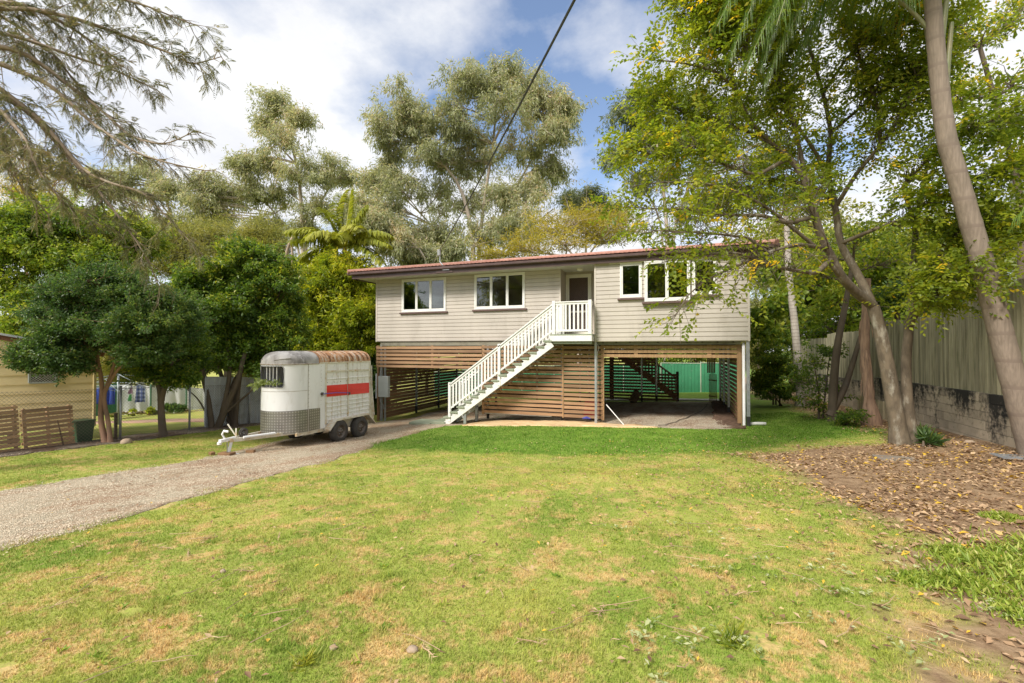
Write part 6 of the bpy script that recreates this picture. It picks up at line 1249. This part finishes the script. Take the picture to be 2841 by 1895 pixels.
# --- shrubs and understorey on the right
def shrub(name, label, cat, Y, x0, y0, blobs, leafm, L, W, ncl, nlf, cr, droop=.3, group=None, sh=(.5, .3)):
    b = P(x0, y0, Y); b[2] = gz1(b[0], b[1]) - .03; return tree(name, label, cat, b, [([b, P(x0, (y0 + blobs[0][1]) / 2, Y), P(blobs[0][0], blobs[0][1], Y)], .035, .015), ([b + (.1, 0, 0), P(blobs[-1][0], blobs[-1][1], Y)], .03, .012)], B(blobs, Y, .9, .03), leafm, B_DARK, L, W, ncl, nlf, cr, droop, group, .02, .006, .4, .7, .6, sh, .6)
shrub('dark_shrub', 'dense dark shrub at the foot of the slender palm', 'shrub', 19, 1790, 930, [(1785,790,38,35),(1765,830,40,40),(1800,860,38,40),(1780,900,40,30),(1755,880,25,30)], L_MID, .10, .055, 60, 60, .14)
shrub('vine', 'large leaved green vine climbing beside the house corner', 'vine', 19.6, 1775, 900, [(1760,725,32,35),(1790,700,32,35),(1745,760,25,25),(1800,640,30,40),(1780,610,35,25)], L_LUSH, .26, .22, 18, 14, .22, .7)
shrub('weeping_shrub', 'fine weeping shrub beyond the side of the house', 'shrub', 27, 1740, 900, [(1740,700,35,50),(1755,760,40,50),(1730,800,30,40),(1770,660,40,40),(1735,640,25,30)], L_OLIVE, .22, .03, 36, 50, .28, .9)
shrub('fence_shrub', 'leafy green shrub against the fence between two trunks', 'shrub', 14.8, 1880, 970, [(1870,840,35,30),(1850,880,40,30),(1890,900,40,35),(1860,930,35,25),(1905,810,25,22)], L_MID, .10, .05, 17, 28, .13, .3)
shrub('low_shrub', 'small low shrub by the dead palm trunk base', 'shrub', 13.0, 1965, 990, [(1960,960,26,20),(1940,975,22,14),(2010,985,26,10)], L_MID, .07, .035, 30, 24, .07, .2)
shrub('strappy_plant', 'small clump of strappy leaves at the foot of the grey trunk', 'plant', 9.3, 2120, 1028, [(2120,1012,14,10),(2135,1018,10,8)], L_DARK, .24, .03, 14, 12, .03, -.5)
for (x0, y0, Y, bl, lm, lab) in ((1990, 760, 23, [(1950,600,70,60),(2030,580,80,60),(1890,640,60,50),(1990,660,70,50),(2080,650,60,50),(1840,600,50,60),(1920,700,50,40)], L_LUSH, 'bright bushy tree right behind the tall timber fence'), (1820, 800, 30, [(1800,560,60,60),(1850,500,70,60),(1900,560,60,60),(1780,640,40,50),(1760,580,45,50)], L_OLIVE, 'olive tree far beyond the side passage'), (2240, 640, 14, [(2230,560,70,60),(2300,520,70,70),(2320,620,50,50),(2180,610,60,40)], L_YEL, 'sunny yellow green tree beyond the fence near the white house'), (2345, 500, 12.5, [(2250,110,60,50),(2330,200,55,60),(2275,320,50,45),(2335,50,50,50),(2205,230,40,40),(2340,400,40,50),(2200,60,40,40)], L_AUT, 'light leafed tree rising beyond the fence behind the leaning palm'), (2060, 690, 15, [(2080,690,40,30),(2040,700,40,30)], L_DARK, 'dark rounded shrub showing over the timber fence')):
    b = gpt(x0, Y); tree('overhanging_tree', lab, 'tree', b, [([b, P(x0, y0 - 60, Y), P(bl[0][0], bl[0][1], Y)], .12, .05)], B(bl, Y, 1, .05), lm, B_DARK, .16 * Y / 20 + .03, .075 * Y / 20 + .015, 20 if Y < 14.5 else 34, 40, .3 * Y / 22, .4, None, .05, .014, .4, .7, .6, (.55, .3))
# --- tall weeds on the right
WEEDS = [(1.95,4.3,.5),(2.3,4.6,.8),(2.7,4.8,.9),(3.1,5.2,.9),(2.55,4.15,.7),(2.9,4.4,.9),(3.5,5.1,.9),(2.25,5.0,.4),(1.7,4.3,.3),(2.15,3.85,.4),(3.2,4.0,.8),(3.3,6.4,.3),(4.0,6.6,.35),(3.1,3.9,.5)]
k = 15000; c = np.array(WEEDS); i = RNG.integers(0, len(c), k); u = c[i, 0] + RNG.normal(0, .5, k) * c[i, 2] * .6; n = c[i, 1] + RNG.normal(0, .5, k) * c[i, 2] * .6; lv = Leaves(); base_ = np.c_[u, n, surf(u, n) - .01]; a = RNG.uniform(0, 6.3, k); el = RNG.uniform(.15, 1.3, k)
h_ = RNG.uniform(.025, .10, k) * (.5 + c[i, 2] * .8); base_[:, 2] += RNG.uniform(0, .24, k) * c[i, 2] * np.clip(1.15 - np.hypot(u - c[i, 0], n - c[i, 1]) / (c[i, 2] * .55), .05, 1); lv.add(base_, np.c_[np.cos(a) * np.cos(el), np.sin(a) * np.cos(el), np.sin(el)], h_, .008 + .014 * RNG.random(k), RNG.uniform(.15, .95, k))
tag(lv.build('weeds', leafmat('weed_leaf', [(0, (.11, .17, .02)), (.4, (.23, .33, .04)), (.75, (.40, .46, .08)), (1, (.55, .52, .20))], .35, .45, 2, .2), None), 'clump of tall bright green weeds beside the bare soil', 'weeds', kind='stuff')
# lawn weeds: small rosettes
for (x, y, r, lm, lab) in ((-2.18, 1.62, .10, L_MID, 'dark green grass tuft at the lower left of the lawn'), (-1.95, 2.02, .09, L_KENT, 'yellow leaved weed rosette on the left of the lawn'), (.30, 3.00, .14, L_LUSH, 'bright green leafy weed on the lawn near the bare soil'), (-1.18, 1.74, .08, L_FERN, 'small brown seed head tuft in the lawn')):
    lv = Leaves(); k = 46; a = RNG.uniform(0, 6.3, k); el = RNG.uniform(.2, 1.2, k); b_ = np.c_[x + RNG.normal(0, r * .25, k), y + RNG.normal(0, r * .25, k), np.full(k, float(surf(np.array([x]), np.array([y]))[0]))]; lv.add(b_, np.c_[np.cos(a) * np.cos(el), np.sin(a) * np.cos(el), np.sin(el)], r * RNG.uniform(.6, 1.2, k), .012, RNG.uniform(.3, .9, k)); tag(lv.build('lawn_weed', lm, None), lab, 'weed')
lv = Leaves(); uw, nw, Yw = view_scatter(420, 1.9, 11, 1.3, 1.1); kw = (~in_poly(uw, nw, DRIVE)) & (dirt_f(uw, nw) < .3) & (vnoise(uw, nw, .9, 81) > -.1); uw, nw = uw[kw], nw[kw]
for x_, y_ in zip(uw, nw):
    k = 9; a = RNG.uniform(0, 6.3, k); el = RNG.uniform(.1, .8, k); z_s = float(surf(np.array([x_]), np.array([y_]))[0]); lv.add(np.c_[np.full(k, x_) + RNG.normal(0, .012, k), np.full(k, y_) + RNG.normal(0, .012, k), np.full(k, z_s + .004)], np.c_[np.cos(a) * np.cos(el), np.sin(a) * np.cos(el), np.sin(el)], RNG.uniform(.025, .06, k), RNG.uniform(.008, .018, k), RNG.uniform(.1, 1, k))
tag(lv.build('clover', leafmat('clover_leaf', [(0, (.10, .19, .025)), (.6, (.22, .34, .04)), (1, (.42, .46, .07))], .35, .5, 2, .2), None), 'small broad leaved weeds sprinkled through the lawn', 'weeds', kind='stuff')
# small stones on the lawn
for i, (sx, sy, r, lab) in enumerate(((925, 1800, .02, 'rounded brown stone in the lowest part of the lawn'), (1145, 1805, .026, 'flat brown stone in the near lawn left of centre'), (618, 1588, .022, 'pale brown stone on the left of the lawn'), (2690, 1230, .09, 'pointed sandstone lump against the block wall foot'), (350, 1232, .16, 'brown rock on the mulch near the fence post'))):
    p = G(sx, sy); o = rock((p[0], p[1], p[2] + r * .25), r, 40 + i).build('stone', MR[1], None, 0, True); tag(o, lab, 'stone')
# garden bed plants next door
for mx, my, r in ((1150, 700, 60), (1060, 690, 45), (1240, 705, 40), (830, 735, 30), (600, 755, 24), (330, 772, 24)):
    p = S_(mx, my + 20, 22.6); lv = Leaves(); k = 130; s = r * .21268 / F * 22.6; off = RNG.normal(0, .5, (k, 3)) * s * np.array([1, .6, .5]); lv.add(p + off, RNG.normal(0, 1, (k, 3)) + (0, 0, .6), .22, .12, RNG.uniform(.2, .9, k)); tag(lv.build('bed_plant', (L_DARK if r > 35 else L_YEL), None), 'leafy plant in the garden bed along the white cloth fence', 'plant', 'plants in the garden bed next door')
# cuttings stuffed in the float window
lv = Leaves(); k = 150; th = RNG.uniform(-30, 30, k); pp = np.array([nose(t, 1.60 + abs(RNG.normal(0, .05)), .01 + RNG.uniform(0, .07)) for t in th]); lv.add(pp, RNG.normal(0, 1, (k, 3)) + np.array([.2, -.6, .2]), .075, .045, RNG.uniform(.3, 1, k))
k = 40; pp = np.array([nose(-40, 1.60, .06)]) + RNG.normal(0, .07, (k, 3)) * [1, 1, .7]; lv.add(pp, RNG.normal(0, 1, (k, 3)) + np.array([-.5, -.6, -.2]), .16, .10, RNG.uniform(.5, .9, k))
tag(lv.build('plant_cuttings', leafmat('cutting_leaf', [(0, (.14, .08, .03)), (.35, (.17, .22, .06)), (1, (.40, .47, .20))], .35, .5, 1, .1), None), 'leafy plant cuttings poking out of the float window', 'cuttings')
# ================================================================= RIGHT-HAND BOUNDARY
WX = 6.25; WY0, WY1 = 4.5, 28.0
def block_mat():
    m, nt, b, out = nodes('stained_block'); p = pos(nt)
    c = ramp(nt, noise_n(nt, p, 3, 5), [(.35, (.52, .45, .35)), (.65, (.40, .35, .275))])
    st = math_n(nt, 'ADD', math_n(nt, 'MULTIPLY', noise_n(nt, pos(nt, (1, 1, .3)), 2.0, 5, .65), .7), math_n(nt, 'MULTIPLY', noise_n(nt, p, 12, 3), .3))
    s = N(nt, 'ShaderNodeSeparateXYZ'); nt.links.new(p, s.inputs[0]); mr = N(nt, 'ShaderNodeMapRange'); nt.links.new(s.outputs[2], mr.inputs[0])
    for i, v in ((1, .6), (2, 1.6), (3, -.05), (4, .11)): mr.inputs[i].default_value = v
    c = mixc(nt, ramp(nt, math_n(nt, 'ADD', st, mr.outputs[0]), [(.50, (0, 0, 0)), (.62, (1, 1, 1))]), c, (.028, .027, .025))
    g = N(nt, 'ShaderNodeNewGeometry').outputs['Random Per Island']; c = mixc(nt, 1.0, c, ramp(nt, g, [(0, (.78, .76, .74)), (1, (1.15, 1.12, 1.08))]), 'MULTIPLY')
    nt.links.new(c, b.inputs['Base Color']); b.inputs['Roughness'].default_value = .9; bump(nt, b, noise_n(nt, p, 60, 3), .5, .01); return m
BW = empty('block_wall', (WX, 15, .4), 'grey concrete block wall with black mould stains below the timber fence', 'wall')
top = lambda y: 1.62 - .028 * (y - 11.5) if y < 17 else 1.46 - .03 * (y - 17)
mb = MB(); row = 0
for r in range(8):
    y = WY0 - (.2 if r % 2 else 0)
    while y < WY1:
        zt = round((1.60 - .2 * max(0, int((y - 12) / 6.5))) / .2) * .2 ; z1 = zt - r * .2; z1 += .0
        if z1 - .2 > gz1(WX, y) - .35: mb.box(WX + .004 * random.random(), WX + .19, y + .005, y + .395, z1 - .193, z1)
        y += .4
mb.build('block_courses', block_mat(), BW, .004)
MB().box(WX + .02, WX + .17, WY0, WY1, -.3, 1.0).build('mortar', pm('mortar', (.22, .20, .17), (.16, .145, .12), 6, .95), BW)
TF = empty('timber_fence', (WX + .1, 15, 1.5), 'tall weathered grey green paling fence standing on the block wall', 'fence')
mb = MB(); y = WY0
while y < WY1:
    w = random.uniform(.088, .102); st = 3.92 - .125 * (y - 11.4) if y < 15.4 else (3.42 if y < 19 else (3.22 if y < 23.5 else 3.05)); st = min(st, 4.5); zb = round((1.60 - .2 * max(0, int((y - 12) / 6.5))) / .2) * .2
    o = random.uniform(0, .012); mb.box(WX + .03 + o, WX + .045 + o, y, y + w, zb + .01, st + random.uniform(-.02, .02)); y += w + random.uniform(.001, .006)
mb.build('paling', pm('weathered_paling', (.42, .385, .265), (.29, .265, .175), 2.5, .9, .5, 40, stretch=(6, 6, .5), island=.32, grime=(.15, .155, .085), gscale=2.2, glo=.5, ghi=.72), TF)
mb = MB()
for z in (1.9, 2.6, 3.2): mb.box(WX + .065, WX + .11, WY0, WY1 if z < 3 else 15, z, z + .08)
mb.build('rail', M_DARK, TF)
# green panel fence across the back of the yard
GF = empty('green_panel_fence', (0, 31, -.3), 'green metal panel fence across the back of the yard', 'fence'); M_GRN = pm('green_fence_sheet', (.05, .25, .125), (.04, .20, .10), 1.5, .5, grime=(.14, .30, .19), gscale=3, glo=.6)
for i, x in enumerate(np.arange(-17.5, 2.4, 2.37)):
    z0 = gz1(x + 1.2, 31); h = 1.80 + (.06 if i % 2 else 0); mb = MB(); ribbed(mb, (x + .03, 31), (x + 2.34, 31), lambda t: z0 - .1, lambda t: z0 + h, .2, .022); mb.build('fence_panel', M_GRN, GF)
    MB().box(x - .03, x + .03, 30.96, 31.04, z0 - .2, z0 + 1.9).build('fence_post', pm('pale_green_post', (.40, .47, .36), (.35, .42, .32), 3, .5) if i == 0 else bpy.data.materials['pale_green_post'], GF)
    MB().box(x + .035, x + 2.335, 30.965, 31.03, z0 + h, z0 + h + .045).build('top_rail', bpy.data.materials['pale_green_post'], GF)
# white house beyond the fence
NH = empty('white_house', (11, 12, .6), 'tall white rendered house half hidden by foliage beyond the fence', 'house')
mb = MB(); mb.box(9.8, 9.95, 6.5, 18.5, -.2, 8.2); mb.box(9.95, 18, 18.35, 18.5, -.2, 8.2); mb.build('wall', pm('white_render', (.74, .75, .74), (.68, .69, .69), 1, .7), NH)
mb = MB(); mb.box(9.4, 18.5, 6.0, 19, 8.2, 8.3); mb.build('roof', M_STEEL, NH)
mb = MB()
for i in range(10): mb.box(9.76, 9.79, 10.0 + .0, 11.2, 5.2 + i * .11, 5.29 + i * .11)
w = mb.build('window', pm('louvre_white', (.62, .64, .66), (.55, .57, .60), 3, .4), NH); MB().box(9.785, 9.80, 9.98, 11.22, 5.15, 6.35).build('pane', pm('louvre_glass', (.20, .23, .26), (.25, .28, .30), 3, .15), w)
# cream ribbed panel lying against the wall
mb = MB(); ribbed(mb, (5.95, 16.6), (6.0, 19.2), lambda t: .36, lambda t: .95, .4, .03)
v = np.array(mb.v); thing(mb, 'ribbed_panel', pm('cream_panel', (.50, .42, .27), (.42, .35, .23), 3, .5), 'cream ribbed metal panel propped low against the block wall', 'panel')
p = G(2070 * 1.20842, 1058 * 1.20842); mb = MB(); mb.box(p[0] - .35, p[0] + .3, p[1] - .3, p[1] + .25, p[2] - .1, p[2] + .035); thing(mb, 'stand_in_slab', pm('grey_brown_slab', (.24, .20, .16), (.18, .15, .12), 5, .8, .3), 'added grey brown slab standing in for a ghosted patch of wall among the dead leaves', 'slab', bevel=.01)  # added slab filling a ghosted patch of the block wall; no slab known here
p = G(2815, 1272); mb = MB()
for i in range(6): mb.box(p[0] - .25, p[0] + .2, p[1] - .2 + i * .07, p[1] - .15 + i * .07, p[2] + .02, p[2] + .035)
thing(mb, 'metal_grate', M_STEEL, 'small grey metal grate lying on leaves below the block wall', 'grate')
# trees across the street, seen mirrored in the windows
for i, (x, y, s) in enumerate(((-22, -34, 1.7), (-14, -36, 2.0), (-6, -34, 1.6), (3, -36, 1.9), (12, -34, 1.7))):
    o = copy_tree(protos[i % 3]); s *= 1.3; o.location = (x, y, 1.2); o.scale = (s, s, s); o.rotation_euler.z = i * 1.3; o['label'] = 'bushy green tree across the street facing the house'; o['group'] = 'street trees facing the house'

# ================================================================= SKY, SUN, CAMERA
SUN_EL, SUN_AZ = radians(43), radians(203)       # azimuth measured from +y towards +x
sd = np.array([sin(SUN_AZ) * cos(SUN_EL), cos(SUN_AZ) * cos(SUN_EL), sin(SUN_EL)])
lamp = bpy.data.lights.new('sun', 'SUN'); lamp.energy = 5.0; lamp.angle = radians(16); lamp.color = (1.0, .94, .84)
so = bpy.data.objects.new('sun', lamp); COL.objects.link(so); so.rotation_euler = Vector((-sd[0], -sd[1], -sd[2])).to_track_quat('-Z', 'Y').to_euler(); so.location = (0, 0, 30)
w = bpy.data.worlds.new('World'); SC.world = w; w.use_nodes = True; nt = w.node_tree; nt.nodes.clear()
out = nt.nodes.new('ShaderNodeOutputWorld'); bg = nt.nodes.new('ShaderNodeBackground'); bg.inputs[1].default_value = .185
sky = nt.nodes.new('ShaderNodeTexSky'); sky.sky_type = 'NISHITA'; sky.sun_disc = False; sky.sun_elevation = SUN_EL; sky.sun_rotation = SUN_AZ; sky.altitude = 50; sky.dust_density = 1.0; sky.ozone_density = 2.0
tc = nt.nodes.new('ShaderNodeTexCoord'); sx = nt.nodes.new('ShaderNodeSeparateXYZ'); nt.links.new(tc.outputs['Generated'], sx.inputs[0])
# project the direction onto a flat cloud layer so clouds shrink towards the horizon
den = math_n(nt, 'ADD', math_n(nt, 'MAXIMUM', sx.outputs[2], 0.0), .22); cb = nt.nodes.new('ShaderNodeCombineXYZ')
nt.links.new(math_n(nt, 'DIVIDE', sx.outputs[0], den), cb.inputs[0]); nt.links.new(math_n(nt, 'DIVIDE', sx.outputs[1], den), cb.inputs[1])
mp = nt.nodes.new('ShaderNodeMapping'); nt.links.new(cb.outputs[0], mp.inputs[0]); mp.inputs['Location'].default_value = (7.15, 3.05, 3.05)
n1 = noise_n(nt, mp.outputs[0], 1.05, 8, .56); n2 = noise_n(nt, mp.outputs[0], 2.4, 8, .6)
cov = ramp(nt, n1, [(.36, (0, 0, 0)), (.50, (1, 1, 1))])
cc = ramp(nt, n2, [(.28, (4.7, 4.8, 5.2)), (.58, (5.6, 5.65, 5.75))])
skyc = mixc(nt, 1.0, sky.outputs[0], (1.35, 1.25, 1.2), 'MULTIPLY')
nt.links.new(mixc(nt, cov, skyc, cc), bg.inputs[0]); nt.links.new(bg.outputs[0], out.inputs[0])
cam = bpy.data.cameras.new('camera'); co_ = bpy.data.objects.new('camera', cam); COL.objects.link(co_); cam.lens = 16.0; cam.sensor_width = 36; cam.clip_end = 1500; cam.clip_start = .05
co_.location = (0, 0, CZ); co_.rotation_euler = (pi / 2 + PIT, 0, YAW); SC.camera = co_
SC.view_settings.view_transform = 'Standard'; SC.view_settings.look = 'None'; SC.view_settings.exposure = 0
SC.cycles.max_bounces = 6; SC.cycles.transparent_max_bounces = 8; SC.cycles.diffuse_bounces = 4
